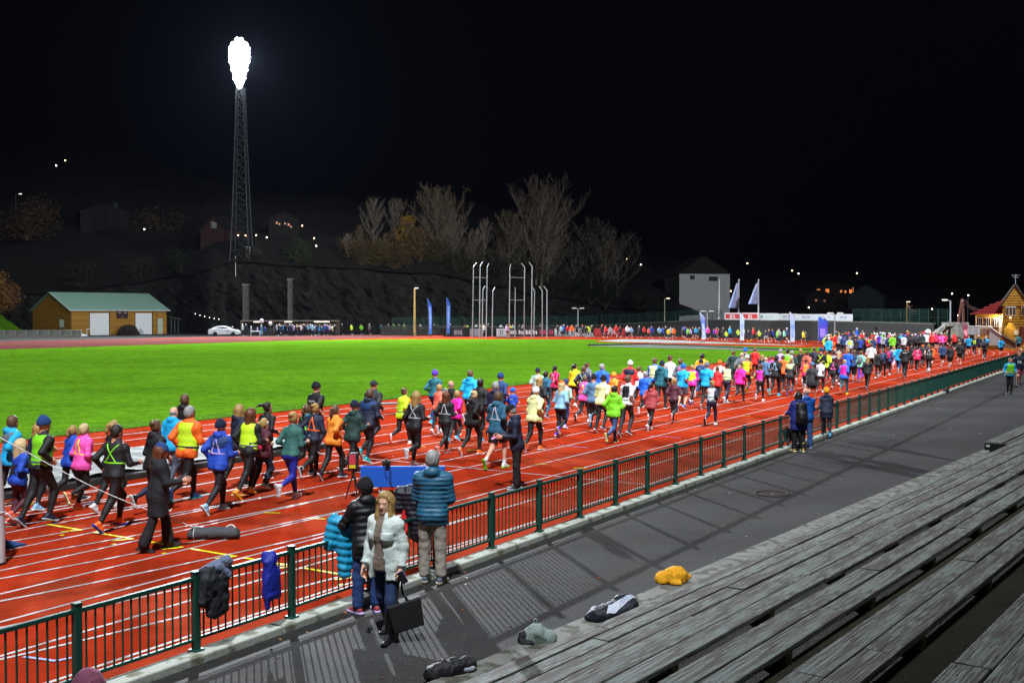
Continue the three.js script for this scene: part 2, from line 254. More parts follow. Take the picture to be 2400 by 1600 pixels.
function skeleton(P, sex) {                                    // joints in metres for a figure 1.75 m tall; +z ahead, +x its left
  const f = sex === 'f', kid = sex === 'k', J = {};
  const hw = f ? 0.092 : 0.088, sw = f ? 0.158 : kid ? 0.15 : 0.185;
  const lean = (P.lean ?? 2) * D2R, up = [0, Math.cos(lean), Math.sin(lean)], fw = [0, -Math.sin(lean), Math.cos(lean)];
  const tw = (P.twist ?? 0) * D2R, side = [Math.cos(tw), 0, 0]; const sd = nrm(add(side, fw, Math.sin(tw))), cf = nrm(cross(sd, up));
  J.up = up; J.fw = cf; J.sd = sd; J.pelvis = [0, 0.93, 0];
  J.waist = add(J.pelvis, up, 0.16); J.chest = add(J.pelvis, up, 0.34); J.neck = add(J.pelvis, up, 0.52);
  const hn = ((P.headPitch ?? 0) * 0.6) * D2R, hup = nrm(add(add([0, 0, 0], up, Math.cos(hn)), fw, Math.sin(hn) - lean * 0.5));
  J.skull = add(J.neck, hup, 0.165);
  const yw = (P.headYaw ?? 0) * D2R, hp = (P.headPitch ?? 0) * D2R; // head axes
  const q = new THREE.Quaternion().setFromEuler(new THREE.Euler(hp, yw, (P.headTilt ?? 0) * D2R, 'YXZ')); J.headQ = q;
  for (const [s, S] of [[1, 'L'], [-1, 'R']]) {
    const hip = add(J.pelvis, [1, 0, 0], s * hw); hip[1] -= 0.02;
    const a = (P['hip' + S] ?? 0) * D2R, k = (P['knee' + S] ?? 0) * D2R, ab = (P['abd' + S] ?? (P.run ? -1.5 : 3)) * D2R;
    const d1 = nrm([s * Math.sin(ab), -Math.cos(a), Math.sin(a)]), knee = add(hip, d1, 0.43), b = a - k, d2 = nrm([s * Math.sin(ab) * 0.4, -Math.cos(b), Math.sin(b)]), ank = add(knee, d2, 0.405);
    const fp = (P['foot' + S] ?? 0) * D2R, fy = (P['toe' + S] ?? 6) * D2R * s, base = P.run ? b * 0.62 + fp * 0.6 : fp;
    J['hip' + S] = hip; J['knee' + S] = knee; J['ank' + S] = ank; J['foot' + S] = [base, fy];
    const sh = add(add(J.pelvis, up, 0.455), sd, s * sw); sh[1] += (P['shrug' + S] ?? 0);
    const A = (P['arm' + S] ?? 4) * D2R, B = (P['elb' + S] ?? 12) * D2R, o = (P['out' + S] ?? P.out ?? 10) * D2R, inn = (P['in' + S] ?? (P.run ? 15 : 6)) * D2R;
    const e1 = nrm(add(add(add([0, 0, 0], up, -Math.cos(A) * Math.cos(o)), cf, Math.sin(A)), sd, s * Math.sin(o)));
    const elb = add(sh, e1, 0.285), C = A + B, e2 = nrm(add(add(add([0, 0, 0], up, -Math.cos(C)), cf, Math.sin(C)), sd, s * (Math.sin(o) * 0.5 - Math.sin(inn)))), wri = add(elb, e2, 0.245);
    J['sh' + S] = sh; J['elb' + S] = elb; J['wri' + S] = wri; J['hand' + S] = nrm(sub(wri, elb));
  }
  // stand the lowest sole on the ground
  let low = 9; for (const S of ['L', 'R']) { const [p] = J['foot' + S], a = J['ank' + S]; low = Math.min(low, a[1] - 0.085 * Math.cos(p) - Math.max(0, Math.sin(-p)) * 0.15 - Math.max(0, Math.sin(p)) * 0.05); }
  const dy = -low + (P.lift ?? 0); for (const k of Object.keys(J)) if (Array.isArray(J[k]) && J[k].length === 3 && !['up', 'fw', 'sd', 'handL', 'handR'].includes(k)) J[k] = [J[k][0], J[k][1] + dy, J[k][2]];
  return J;
}
function bounds(J, pad) { const lo = [9, 9, 9], hi = [-9, -9, -9]; for (const k of ['pelvis', 'neck', 'skull', 'kneeL', 'kneeR', 'ankL', 'ankR', 'elbL', 'elbR', 'wriL', 'wriR', 'shL', 'shR', 'hipL', 'hipR']) for (let i = 0; i < 3; i++) { lo[i] = Math.min(lo[i], J[k][i] - pad); hi[i] = Math.max(hi[i], J[k][i] + pad); } return [lo, hi]; }
function torsoBones(F, J, sex, g, k = 0.05, b = 1) {          // b: build (1 = slim, more = stouter)
  const f = sex === 'f', sd = J.sd, U = (t, w = 0) => add(add(J.pelvis, J.up, t), J.fw, w);
  F.bone(U(-0.03, -0.012), U(0.06, -0.004), (f ? 0.105 : 0.098) * b, 0.100 * b, k, g, [1, 0, 0], f ? 1.52 : 1.45);
  F.bone(U(0.06), U(0.20), 0.095 * b, 0.092 * b, k, g, sd, f ? 1.32 : 1.48);
  F.bone(U(0.22), U(0.38, 0.004), 0.100 * b, 0.108 * b, k, g, sd, f ? 1.40 : 1.55);
  F.bone(add(J.shR, J.up, -0.015), add(J.shL, J.up, -0.015), 0.060, 0.060, 0.07, g);
  F.bone(U(0.40, -0.01), add(J.neck, J.up, 0.01), 0.085, 0.056, 0.07, g, sd, 1.3);
  if (f) for (const s of [-1, 1]) F.ball(add(add(U(0.31, 0.075), sd, s * 0.065), [0, 0, 0]), 0.062 + g, 0.05);
}
function armBones(F, J, g, k = 0.035, to = 1, t = 1) {
  for (const S of ['L', 'R']) {
    const a = J['sh' + S], b = J['elb' + S], c = J['wri' + S];
    if (to <= 0.5) { F.bone(a, add(a, sub(b, a), to * 1.7), 0.053 * t, 0.05 * t, k, g); continue; }
    F.bone(a, b, 0.052 * t, 0.042 * t, k, g); F.bone(b, add(b, sub(c, b), to >= 1 ? 0.88 : to), 0.042 * t, 0.031 * t, k, g * (to >= 1 ? 0.8 : 1));
  }
}
function legBones(F, J, g, k = 0.04, to = 1, t = 1, flare = 0) { // to: 1 ankle, 0.5 knee
  for (const S of ['L', 'R']) {
    const a = J['hip' + S], b = J['knee' + S], c = J['ank' + S], d = nrm(sub(c, b)), back = nrm(cross(d, [1, 0, 0]));
    F.bone(add(a, [0, 0, -0.012]), add(a, sub(b, a), Math.min(1, to * 1.9)), 0.086 * t, lerp(0.086, 0.057, Math.min(1, to * 1.9)) * t, k, g, [1, 0, 0], 1.02);
    if (to <= 0.5) continue;
    const e = add(b, sub(c, b), to); F.bone(b, e, 0.054 * t, 0.037 * t + flare, k, g + flare * 0.2);
    const cb = Math.sign(dot(back, [0, 0, -1]) || 1); if (!flare) F.bone(add(add(b, d, 0.05), back, cb * 0.018), add(add(b, d, 0.19), back, cb * 0.016), 0.044 * t, 0.036 * t, k, g);
  }
}
// ---- templates in head axes (origin at the middle of the skull), hands and shoes
function colored(g, fn) { const p = g.attributes.position, c = new Float32Array(p.count * 3); for (let i = 0; i < p.count; i++) { const k = fn(p.getX(i), p.getY(i), p.getZ(i)); c[i * 3] = k[0]; c[i * 3 + 1] = k[1]; c[i * 3 + 2] = k[2]; } g.setAttribute('color', new THREE.BufferAttribute(c, 3)); return g; }
const cache = new Map(), once = (k, f) => { if (!cache.has(k)) cache.set(k, f()); return cache.get(k); };
function headGeo(cell, f) {
  return once('head' + cell + f, () => {
    const F = new Field([-0.13, -0.22, -0.15], [0.13, 0.16, 0.17], cell), k = 0.02;
    F.ball([0, 0.025, -0.012], 0.1, k, [0.76, 0.98, 0.96]);                      // cranium
    F.ball([0, -0.045, 0.03], 0.075, 0.035, [0.78, 1.0, 0.86]);                   // face
    F.bone([0, -0.095, 0.058], [0, -0.104, 0.066], 0.022, 0.020, 0.03);           // chin
    F.bone([0.045, -0.075, 0.01], [0.012, -0.1, 0.055], 0.02, 0.018, 0.03); F.bone([-0.045, -0.075, 0.01], [-0.012, -0.1, 0.055], 0.02, 0.018, 0.03);
    F.bone([0, 0.006, 0.083], [0, -0.034, 0.102], 0.009, 0.0125, 0.014);          // nose
    F.ball([0.011, -0.037, 0.09], 0.009, 0.008); F.ball([-0.011, -0.037, 0.09], 0.009, 0.008);
    F.bone([-0.034, 0.021, 0.078], [0.034, 0.021, 0.078], 0.0085, 0.0085, 0.016); // brow
    if (cell < 0.009) {
      for (const s of [-1, 1]) { F.carve([s * 0.031, 0.002, 0.093], 0.014, 0.012, [1.25, 0.8, 0.7]); F.ball([s * 0.031, 0.002, 0.0745], 0.0125, 0.003); }
      F.bone([-0.018, -0.064, 0.084], [0.018, -0.064, 0.084], 0.006, 0.006, 0.006); F.bone([-0.014, -0.074, 0.083], [0.014, -0.074, 0.083], 0.0065, 0.0065, 0.006);
    }
    for (const s of [-1, 1]) F.ball([s * 0.078, -0.008, -0.006], 0.03, 0.006, [0.35, 1, 0.62]);
    F.bone([0, -0.06, -0.02], [0, -0.19, -0.03], 0.052, f ? 0.052 : 0.058, 0.03); // neck
    const g = F.mesh();
    return colored(g, (x, y, z) => {
      if (z > 0.07 && Math.hypot(Math.abs(x) - 0.031, (y - 0.002) * 1.3) < 0.0115) return Math.hypot(Math.abs(x) - 0.031, y - 0.002) < 0.006 ? [0.08, 0.08, 0.1] : [1.3, 1.4, 1.5];
      if (z > 0.06 && Math.abs(Math.abs(x) - 0.031) < 0.019 && y > 0.017 && y < 0.026) return [0.35, 0.28, 0.24];
      if (z > 0.074 && Math.abs(x) < 0.024 && y > -0.080 && y < -0.058) return [0.86, 0.55, 0.55];
      return [1, 1, 1];
    });
  });
}
function handGeo(cell, how) {                                  // left hand; wrist at the origin, fingers along -y, palm towards -x, thumb towards +z
  return once('hand' + cell + how, () => {
    const F = new Field([-0.09, -0.22, -0.08], [0.06, 0.05, 0.09], cell), k = 0.008, curl = { fist: [70, 75, 55], soft: [22, 28, 20], grip: [55, 70, 40] }[how];
    F.bone([0, 0.02, 0], [0, -0.02, 0], 0.026, 0.026, k, 0, [0, 0, 1], 1.15);
    F.bone([0, -0.02, 0], [0.002, -0.082, 0], 0.017, 0.0155, 0.016, 0, [0, 0, 1], 2.3);
    [[0.028, 0.041, 0.024, 0.02], [0.010, 0.045, 0.028, 0.022], [-0.010, 0.042, 0.026, 0.021], [-0.028, 0.033, 0.02, 0.018]].forEach(([z, l1, l2, l3]) => {
      let p = [0.002, -0.088, z], a = 0; const r = [0.0095, 0.0088, 0.008, 0.0068];
      [l1, l2, l3].forEach((l, i) => { a += curl[i] * D2R; const q = add(p, [-Math.sin(a), -Math.cos(a), 0], l); F.bone(p, q, r[i], r[i + 1], 0.003); p = q; });
    });
    const t0 = [-0.006, -0.03, 0.03], t1 = [-0.018, -0.06, 0.05], t2 = how === 'soft' ? [-0.026, -0.092, 0.05] : [-0.04, -0.085, 0.036], t3 = how === 'soft' ? [-0.03, -0.115, 0.046] : [-0.052, -0.098, 0.018];
    F.bone(t0, t1, 0.015, 0.0115, 0.01); F.bone(t1, t2, 0.011, 0.0098, 0.003); F.bone(t2, t3, 0.0098, 0.008, 0.003);
    return colored(F.mesh(), () => [1, 1, 1]);
  });
}
function shoeGeo(cell, what, boot) {                           // foot along +z, ankle joint at the origin, sole at y = -0.085
  return once('shoe' + cell + what + (boot || ''), () => {
    const F = new Field([-0.08, -0.11, -0.14], [0.08, boot ? 0.22 : 0.07, 0.24], cell), k = 0.02;
    if (what === 'sole') {
      F.bone([0, -0.07, -0.055], [0.004, -0.07, 0.15], 0.037, 0.040, 0.01, 0, null, 1); F.bone([0.004, -0.068, 0.15], [0.0, -0.06, 0.19], 0.040, 0.022, 0.02);
      F.bone([0, -0.075, -0.07], [0, -0.075, -0.04], 0.038, 0.038, 0.02);
      F.cut((x, y, z) => Math.max(-0.087 - y + Math.max(0, z - 0.11) * -0.25, y + 0.058 - Math.max(0, z - 0.12) * 0.15));
    } else {
      F.bone([0, -0.045, -0.045], [0, -0.052, 0.06], 0.036, 0.036, k); F.bone([0, -0.052, 0.06], [0.003, -0.062, 0.165], 0.037, 0.027, k);
      F.bone([0, -0.03, -0.03], [0, boot ? 0.19 : 0.02, -0.012], 0.038, boot ? 0.058 : 0.04, k); F.bone([0, 0.012, 0.02], [0, -0.03, 0.09], 0.03, 0.027, 0.03);
      F.cut((x, y, z) => Math.max(-0.068 - y, boot ? y - 0.2 : y - 0.032 + z * 0.12));
    }
    return F.mesh();
  });
}
function hairGeo(kind, cell, windy = 0) {                      // in head axes
  return once('hair' + kind + cell + windy, () => {
    const F = new Field([-0.2, -0.46, -0.36], [0.2, 0.22, 0.18], cell), wob = (a) => F.warp((x, y, z) => a * (Math.sin(x * 170 + y * 25) * 0.6 + Math.sin(z * 150 - y * 40 + 1) * 0.6));
    const cap = (r, s = [0.84, 1.0, 1.0]) => F.ball([0, 0.03, -0.016], r, 0.01, s);
    if (kind === 'short') { cap(0.112, [0.80, 0.98, 0.98]); F.ball([0, -0.02, -0.05], 0.085, 0.03, [0.92, 0.9, 0.7]); F.cut((x, y, z) => Math.max(z - 0.062 + Math.max(0, 0.05 - y) * 0.8, -0.075 - y + Math.max(0, z + 0.04) * 1.6)); wob(0.003); }
    if (kind === 'bald') { cap(0.106, [0.8, 0.95, 0.97]); F.cut((x, y, z) => Math.max(y - 0.02, z - 0.01, -0.065 - y)); wob(0.001); }
    if (kind === 'long') { cap(0.115, [0.85, 1, 1]); F.bone([0, -0.0, -0.05], [0, -0.26, -0.095], 0.085, 0.05, 0.04, 0, [1, 0, 0], 1.25); for (const s of [-1, 1]) F.bone([s * 0.075, 0.0, 0.0], [s * 0.085, -0.2, -0.02], 0.035, 0.03, 0.03);
      F.cut((x, y, z) => Math.max(z - 0.075 + Math.abs(x) * 0.25 + Math.max(0, -y) * 0.3, z > 0.005 && Math.abs(x) < 0.062 && y < 0.06 ? 0.02 : -1)); wob(0.005); }
    if (['pony', 'bun', 'wind'].includes(kind)) {
      cap(0.109, [0.80, 0.97, 0.98]); F.ball([0, -0.02, -0.045], 0.084, 0.03, [0.9, 0.9, 0.7]);
      F.cut((x, y, z) => Math.max(z - 0.064 + Math.max(0, 0.05 - y) * 0.8, -0.075 - y + Math.max(0, z + 0.05) * 1.9));
      if (kind === 'pony') { F.bone([0, 0.045, -0.10], [0, 0.035, -0.145], 0.032, 0.03, 0.02); F.bone([0, 0.035, -0.145], [0.015, -0.07, -0.155], 0.034, 0.034, 0.02); F.bone([0.015, -0.07, -0.155], [0.03, -0.2, -0.13], 0.034, 0.012, 0.02); }
      if (kind === 'bun') { F.ball([0, 0.075, -0.11], 0.05, 0.012, [1.05, 0.95, 0.9]); }
      if (kind === 'wind') { F.bone([0, 0.05, -0.10], [0.02, 0.075, -0.17], 0.03, 0.035, 0.02); F.bone([0.02, 0.075, -0.17], [0.05, 0.03, -0.33], 0.034, 0.008, 0.02); F.bone([0.02, 0.085, -0.17], [0.03, 0.10, -0.32], 0.02, 0.005, 0.02); }
      wob(0.003);
    }
    if (kind === 'beanie') { cap(0.124, [0.80, 0.98, 0.97]); F.bone([0, 0.09, -0.03], [0, 0.12, -0.045], 0.05, 0.035, 0.04); F.bone([0, 0.012, -0.016], [0, 0.03, -0.016], 0.098, 0.1, 0.01, 0, [1, 0, 0], 0.86); F.cut((x, y, z) => 0.002 - y + z * 0.2); wob(0.0015); }
    if (kind === 'cap') { cap(0.119, [0.80, 0.95, 0.98]); F.bone([0, 0.035, 0.08], [0, 0.022, 0.155], 0.012, 0.010, 0.01, 0, [1, 0, 0], 4.4); F.cut((x, y, z) => 0.022 - y + z * 0.05 - (z > 0.09 ? 0.02 : 0)); }
    if (kind === 'band') { F.ball([0, 0.025, -0.012], 0.108, 0.01, [0.805, 0.985, 0.965]); F.cut((x, y, z) => Math.abs(y - 0.032 - z * 0.12) - 0.031); }
    return F.mesh();
  });
}
// ---------------------------------------------------------------- dressing a figure
const PAL = { K: [0x0e0f11, 'black'], DG: [0x24272b, 'charcoal'], GY: [0x666b72, 'grey'], LG: [0xa4abb0, 'light grey'], W: [0xd6dadb, 'white'], NV: [0x111a33, 'navy'], BL: [0x1140a8, 'blue'], RB: [0x1560dc, 'bright blue'], CY: [0x0aa2da, 'cyan'], LB: [0x86b8d4, 'light blue'], SB: [0x4c6f90, 'grey blue'], DB: [0x16386a, 'dark blue'], TL: [0x10606c, 'teal'], AQ: [0x18a8a8, 'turquoise'], MT: [0x82dcb6, 'mint green'], GN: [0x2a5d55, 'sea green'], DN: [0x15362f, 'dark green'], LI: [0x78d41a, 'lime green'], HV: [0xc2ec22, 'neon yellow'], PY: [0xe2eca4, 'pale yellow'], YE: [0xe4d014, 'yellow'], MU: [0xe49c0e, 'amber'], OR: [0xee6410, 'orange'], LO: [0xef8f2c, 'light orange'], CO: [0xe4664e, 'coral'], RD: [0xcf1c1c, 'red'], RW: [0x9a3a3c, 'dusty red'], MR: [0x4b1626, 'maroon'], PK: [0xf052ac, 'pink'], HP: [0xe81c9e, 'hot pink'], MG: [0xcc1058, 'magenta'], PU: [0x5a30c4, 'purple'], LV: [0xb4a2d2, 'lavender'], PG: [0x9fb8a4, 'pale green'], BE: [0x9a8a78, 'beige'], JN: [0x2a4a7a, 'blue denim'], GJ: [0x4a5564, 'grey denim'], KH: [0x8d8473, 'khaki'], TB: [0x1c5670, 'petrol blue'], br: [0x59402a, 'brown'], dk: [0x1e1510, 'dark'], bl: [0x9a7b44, 'blond'], lb: [0xbda67a, 'light blond'], gh: [0x8b8a86, 'grey'], gi: [0x5c3118, 'reddish'], tan: [0xa8843c, 'tan'] };
const SKIN = [0xd09a7c, 0xc88f72, 0xd8a68a, 0xbf8566];
const fabricBump = tex(256, 256, (u, v) => { const n = fbm2(u * 8, v * 8, 8, 5) * 0.75 + vn2(u * 120, v * 120, 120, 120) * 0.25; return [n, n, n]; }, false, [3, 3]);
const mats = {};
const fabric = (c, rough = 0.72) => mats['f' + c + rough] ??= new THREE.MeshStandardMaterial({ color: PAL[c] ? PAL[c][0] : c, roughness: rough, bumpMap: fabricBump, bumpScale: 0.006, name: 'fabric' });
const skinMat = (i) => mats['s' + i] ??= new THREE.MeshStandardMaterial({ color: SKIN[i % 4], roughness: 0.55, vertexColors: true, name: 'skin' });
const hairMat = (c) => mats['h' + c] ??= new THREE.MeshStandardMaterial({ color: PAL[c][0], roughness: 0.55, name: 'hair' });
const soft = (c) => mats['w' + c] ??= new THREE.MeshStandardMaterial({ color: PAL[c][0], roughness: 0.95, name: 'knit', bumpMap: fabricBump, bumpScale: 0.004 });
const reflective = std(0xbfc6c8, 0.35, { metalness: 0.4 });
const CELL = [0.015, 0.022, 0.034, 0.05];
function flip(g) { const i = g.index.array; for (let k = 0; k < i.length; k += 3) { const t = i[k]; i[k] = i[k + 1]; i[k + 1] = t; } return g; }
function merged(list) {                                        // indexed merge of position, normal, uv, colour
  for (const g of list) { if (!g.attributes.color) colored(g, () => [1, 1, 1]); }
  return mergeGeometries(list, false);
}
function headMatrix(J, kid) { const s = kid ? 1.14 : 1; return new THREE.Matrix4().compose(V3(...J.skull), J.headQ, V3(s, s, s)); }
function handMatrix(J, S) {
  const out = J.sd.map((v) => v * (S === 'L' ? 1 : -1)), y = J['hand' + S].map((v) => -v), x = nrm(sub(out, y.map((v) => v * dot(out, y)))); let z = cross(x, y); if (S === 'R') z = z.map((v) => -v);
  return new THREE.Matrix4().makeBasis(V3(...x), V3(...y), V3(...z)).setPosition(...J['wri' + S]);
}
function footMatrix(J, S) { const [p, yaw] = J['foot' + S], m = new THREE.Matrix4().makeRotationY(yaw).multiply(new THREE.Matrix4().makeRotationX(-p)); return m.setPosition(...J['ank' + S]); }
function bodyGeo(J, sex, lod, bare, P, build = 1) {
  const c = lod === 0 ? 0.022 : CELL[lod] * (lod === 3 ? 1 : 1.3), [lo, hi] = bounds(J, 0.22), F = new Field(lo, hi, c), cut = Math.min(-0.004, -0.3 * c);
  torsoBones(F, J, sex, cut * 2.5, 0.05, build); armBones(F, J, bare.arms ? 0 : cut, 0.03, 1.08); legBones(F, J, bare.legs ? 0 : cut * 1.4, 0.03, 1);
  F.bone(add(J.neck, J.up, -0.03), add(J.neck, sub(J.skull, J.neck), 0.5), 0.056, 0.052, 0.03);
  if (lod === 3) { const m = headMatrix(J, sex === 'k'), T = (x, y, z) => V3(x, y, z).applyMatrix4(m).toArray(); F.bone(T(0, 0.03, -0.012), T(0, -0.05, 0.028), 0.092, 0.066, 0.02); F.bone(T(0, 0, 0.09), T(0, -0.04, 0.102), 0.012, 0.014, 0.02); F.bone(J.neck, J.skull, 0.056, 0.054, 0.02); for (const S of ['L', 'R']) F.bone(add(J['wri' + S], J['hand' + S], 0.01), add(J['wri' + S], J['hand' + S], 0.1), 0.034, 0.03, 0.02); return F.mesh(); }
  const list = [F.mesh(), headGeo([0.0055, 0.009, 0.014][lod], sex === 'f').clone().applyMatrix4(headMatrix(J, sex === 'k'))];
  for (const S of ['L', 'R']) { const g = handGeo([0.0045, 0.007, 0.0105][lod], P['grip' + S] ?? (P.run ? 'fist' : 'soft')).clone().applyMatrix4(handMatrix(J, S)); list.push(S === 'R' ? flip(g) : g); }
  return merged(list);
}
const LOOSE = { j: 0.024, s: 0.012, t: 0.022, v: 0.016, p: 0.024, c: 0.032, o: 0.026 };
function topField(J, sex, lod, type, o = {}) {
  const c = CELL[lod], [lo, hi] = bounds(J, 0.22), F = new Field(lo, hi, c), g = LOOSE[type] + (lod === 3 ? 0.012 : 0), U = (t, w = 0) => add(add(J.pelvis, J.up, t), J.fw, w), b = o.build ?? 1;
  const hem = o.hem ?? { j: -0.12, s: -0.05, t: -0.09, v: -0.05, p: -0.13, c: -0.42, o: -0.2 }[type];
  torsoBones(F, J, sex, g, 0.05, b);
  if (type === 'c' || type === 'o') F.bone(U(0.1), [J.pelvis[0], J.pelvis[1] + hem - 0.1, J.pelvis[2] - 0.01], 0.115 * b + g, 0.125 * b + g * 1.3, 0.06, 0, [1, 0, 0], 1.5);
  else F.bone(U(0.12), U(hem - 0.08), 0.098 * b + g, 0.108 * b + g, 0.05, 0, [1, 0, 0], sex === 'f' ? 1.42 : 1.46);
  for (const q of [-1, 1]) F.ball(U(-0.045, -0.056).map((v, i) => v + (i === 0 ? q * 0.073 : 0)), (0.09 * b + g * 0.85), 0.05);
  for (const S of ['L', 'R']) { const a = J['hip' + S], d = sub(J['knee' + S], a); F.bone(a, add(a, d, 0.42), 0.09 + g * 0.9, 0.078 + g * 0.9, 0.05); }
  F.cut((x, y, z) => -dot([x - J.pelvis[0], y - J.pelvis[1], z - J.pelvis[2]], type === 'c' || type === 'o' ? [0, 1, 0] : J.up) + hem);
  if (type === 'p' || o.ridge) F.warp((x, y, z) => { const t = dot([x - J.pelvis[0], y - J.pelvis[1], z - J.pelvis[2]], J.up) * (1 / (o.ridge ?? 0.075)); return -0.013 * Math.abs(Math.sin(t * Math.PI)) + 0.008; });
  if (type !== 'v') {
    if (type === 'p' || o.ridge) { const A = new Field(lo, hi, c); armBones(A, J, g * 0.95, 0.03, 1, 1.05); for (const S of ['L', 'R']) { const w = J['wri' + S], e = J['elb' + S], d = nrm(sub(w, e)), s = J['sh' + S], d0 = nrm(sub(e, s)); A.each([-9, -9, -9], [9, 9, 9], (x, y, z, f) => { if (Math.abs(f) > 0.08) return f; const q = [x, y, z], near = len(sub(q, e)), t = dot(sub(q, e), d), t0 = dot(sub(q, s), d0); const right = dot(sub(q, J.neck), J.sd) * (S === 'L' ? 1 : -1) > 0.05; return right ? f - 0.010 * Math.abs(Math.sin((t > 0 ? t : t0 + 0.02) / (o.ridge ?? 0.075) * Math.PI)) + 0.006 : f; }); } for (let i = 0; i < F.d.length; i++) { const a = F.d[i], q = A.d[i], h = 0.04 - Math.abs(a - q); F.d[i] = Math.min(a, q) - (h > 0 ? h * h / 0.16 : 0); } }
    else armBones(F, J, type === 't' ? g : g * 0.82, 0.035, type === 't' ? 0.5 : 1, lod === 3 ? 0.95 : 1);
  }
  F.bone(add(J.neck, J.up, -0.03), add(J.neck, sub(J.skull, J.neck), type === 't' || type === 'v' ? 0.08 : 0.3), 0.066, type === 't' ? 0.05 : 0.062, 0.03, g * 0.3);
  if (o.hood) F.ball(add(U(0.53, -0.085), [0, 0, 0]), 0.092, 0.02, [1.22, 0.82, 0.8]);
  if (o.hoodUp) { F.ball(add(J.skull, J.fw, -0.02), 0.145, 0.04, [0.9, 1.02, 1.0]); F.carve(add(J.skull, nrm(J.hoodFw ?? J.fw), 0.085), 0.095, 0.02, [1, 1.1, 1]); }
  const a = o.wrinkle ?? { j: 0.02, s: 0.008, t: 0.016, v: 0.008, p: 0.008, c: 0.012, o: 0.015 }[type], q = o.seed ?? 0;
  if (a && lod < 3) F.warp((x, y, z) => a * (fbm3(x * 9 + q + y * 4, y * 13 + z * 5, z * 9 + q, 3) - 0.5) * 2);
  if (o.cut) F.cut(o.cut);
  return F;
}
function bottomGeo(J, sex, lod, type, build = 1) {
  const c = CELL[lod], [lo, hi] = bounds(J, 0.2), F = new Field(lo, hi, c), U = (t, w = 0) => add(add(J.pelvis, J.up, t), J.fw, w), e = lod === 3 ? 0.012 : 0, b = build;
  const g = { b: 0.007, w: 0.018, S: 0.02, F: 0.012, k: 0.008 }[type] + e;
  F.bone(U(-0.03, -0.016), U(0.10, -0.004), (sex === 'f' ? 0.108 : 0.1) * b, 0.094 * b, 0.05, g, [1, 0, 0], sex === 'f' ? 1.52 : 1.45);
  if (sex !== 'm') for (const s of [-1, 1]) F.ball(U(-0.045, -0.06).map((v, i) => v + (i === 0 ? s * 0.075 : 0)), 0.09 * b, 0.05);
  else for (const s of [-1, 1]) F.ball(U(-0.04, -0.05).map((v, i) => v + (i === 0 ? s * 0.068 : 0)), 0.083 * b, 0.05);
  if (type === 'S') { legBones(F, J, g, 0.04, 0.42); for (const S of ['L', 'R']) { const a = J['hip' + S], d = sub(J['knee' + S], a); F.bone(add(a, d, 0.2), add(a, d, 0.72), 0.092, 0.088, 0.03, g); } const cutAt = ['L', 'R'].map((S) => { const a = J['hip' + S], d = nrm(sub(J['knee' + S], a)); return [add(a, d, 0.30), d, S === 'L' ? 1 : -1]; }); F.cut((x, y, z) => { let m = -1; for (const [p, d, s] of cutAt) if (x * s > 0.005) m = Math.max(m, dot([x - p[0], y - p[1], z - p[2]], d)); return m; }); }
  else legBones(F, J, g, 0.04, type === 'k' ? 0.55 : 0.9, type === 'w' ? 1.04 : 1, { b: 0, w: 0.014, F: 0.042, k: 0 }[type]);
  if (type !== 'b' && lod < 3) F.warp((x, y, z) => 0.011 * (fbm3(x * 12, y * 16 + x * 5, z * 12, 3) - 0.5) * 2);
  return F.mesh();
}
function torsoShell(J, sex, lod, grow, fn, build = 1, cell) { const [lo, hi] = bounds(J, 0.22), F = new Field(lo, hi, cell ?? Math.min(CELL[lod], 0.02)); torsoBones(F, J, sex, grow, 0.05, build); F.cut((x, y, z) => { const p = [x - J.pelvis[0], y - J.pelvis[1], z - J.pelvis[2]]; return fn(dot(p, J.sd), dot(p, J.up), dot(p, J.fw)); }); return F.mesh(); }
function neckHole(u, t, w, r = 0.078) { return r - Math.hypot(u, (w + 0.005) * 0.9) - Math.max(0, 0.42 - t) * 3; }
function decal(F, J, text, { t = 0.36, w = 0.2, h = 0.07, front = false, fg = '#d8dcdc', bg = null, font = 'bold 60px sans-serif', nx = 10, ny = 5, tilt = 0 } = {}) {
  const pos = [], uv = [], idx = [], s = front ? 1 : -1;
  for (let j = 0; j <= ny; j++) for (let i = 0; i <= nx; i++) {
    const u = (0.5 - i / nx) * w * (front ? -1 : 1), v = t + (0.5 - j / ny) * h + u * tilt; let p = add(add(add(J.pelvis, J.up, v), J.sd, u), J.fw, s * 0.32);
    for (let q = 0; q < 60 && F.at(...p) > 0.007; q++) p = add(p, J.fw, -s * Math.max(0.002, Math.min(0.03, F.at(...p) - 0.006))); pos.push(...p); uv.push(i / nx, 1 - j / ny);
  }
  for (let j = 0; j < ny; j++) for (let i = 0; i < nx; i++) { const a = j * (nx + 1) + i, b = a + nx + 1; idx.push(a, b, a + 1, b, b + 1, a + 1); }
  const g = new THREE.BufferGeometry(); g.setAttribute('position', new THREE.Float32BufferAttribute(pos, 3)); g.setAttribute('uv', new THREE.Float32BufferAttribute(uv, 2)); g.setIndex(idx); g.computeVertexNormals();
  const m = mats['d' + text + fg + bg] ??= new THREE.MeshStandardMaterial({ roughness: 0.6, side: THREE.DoubleSide, transparent: !bg, map: canvasTex(256, Math.max(32, Math.round(256 * h / w)), (x, W, H) => { x.clearRect(0, 0, W, H); if (bg) { x.fillStyle = bg; x.fillRect(0, 0, W, H); } x.fillStyle = fg; x.font = font; x.textAlign = 'center'; x.textBaseline = 'middle'; const L = text.split('|'); L.forEach((l, k) => { x.font = k ? font.replace(/\d+px/, '22px') : font; x.fillText(l, W / 2, H * (L.length > 1 ? (k ? 0.8 : 0.38) : 0.52), W * 0.94); }); }) });
  return [g, m];
}
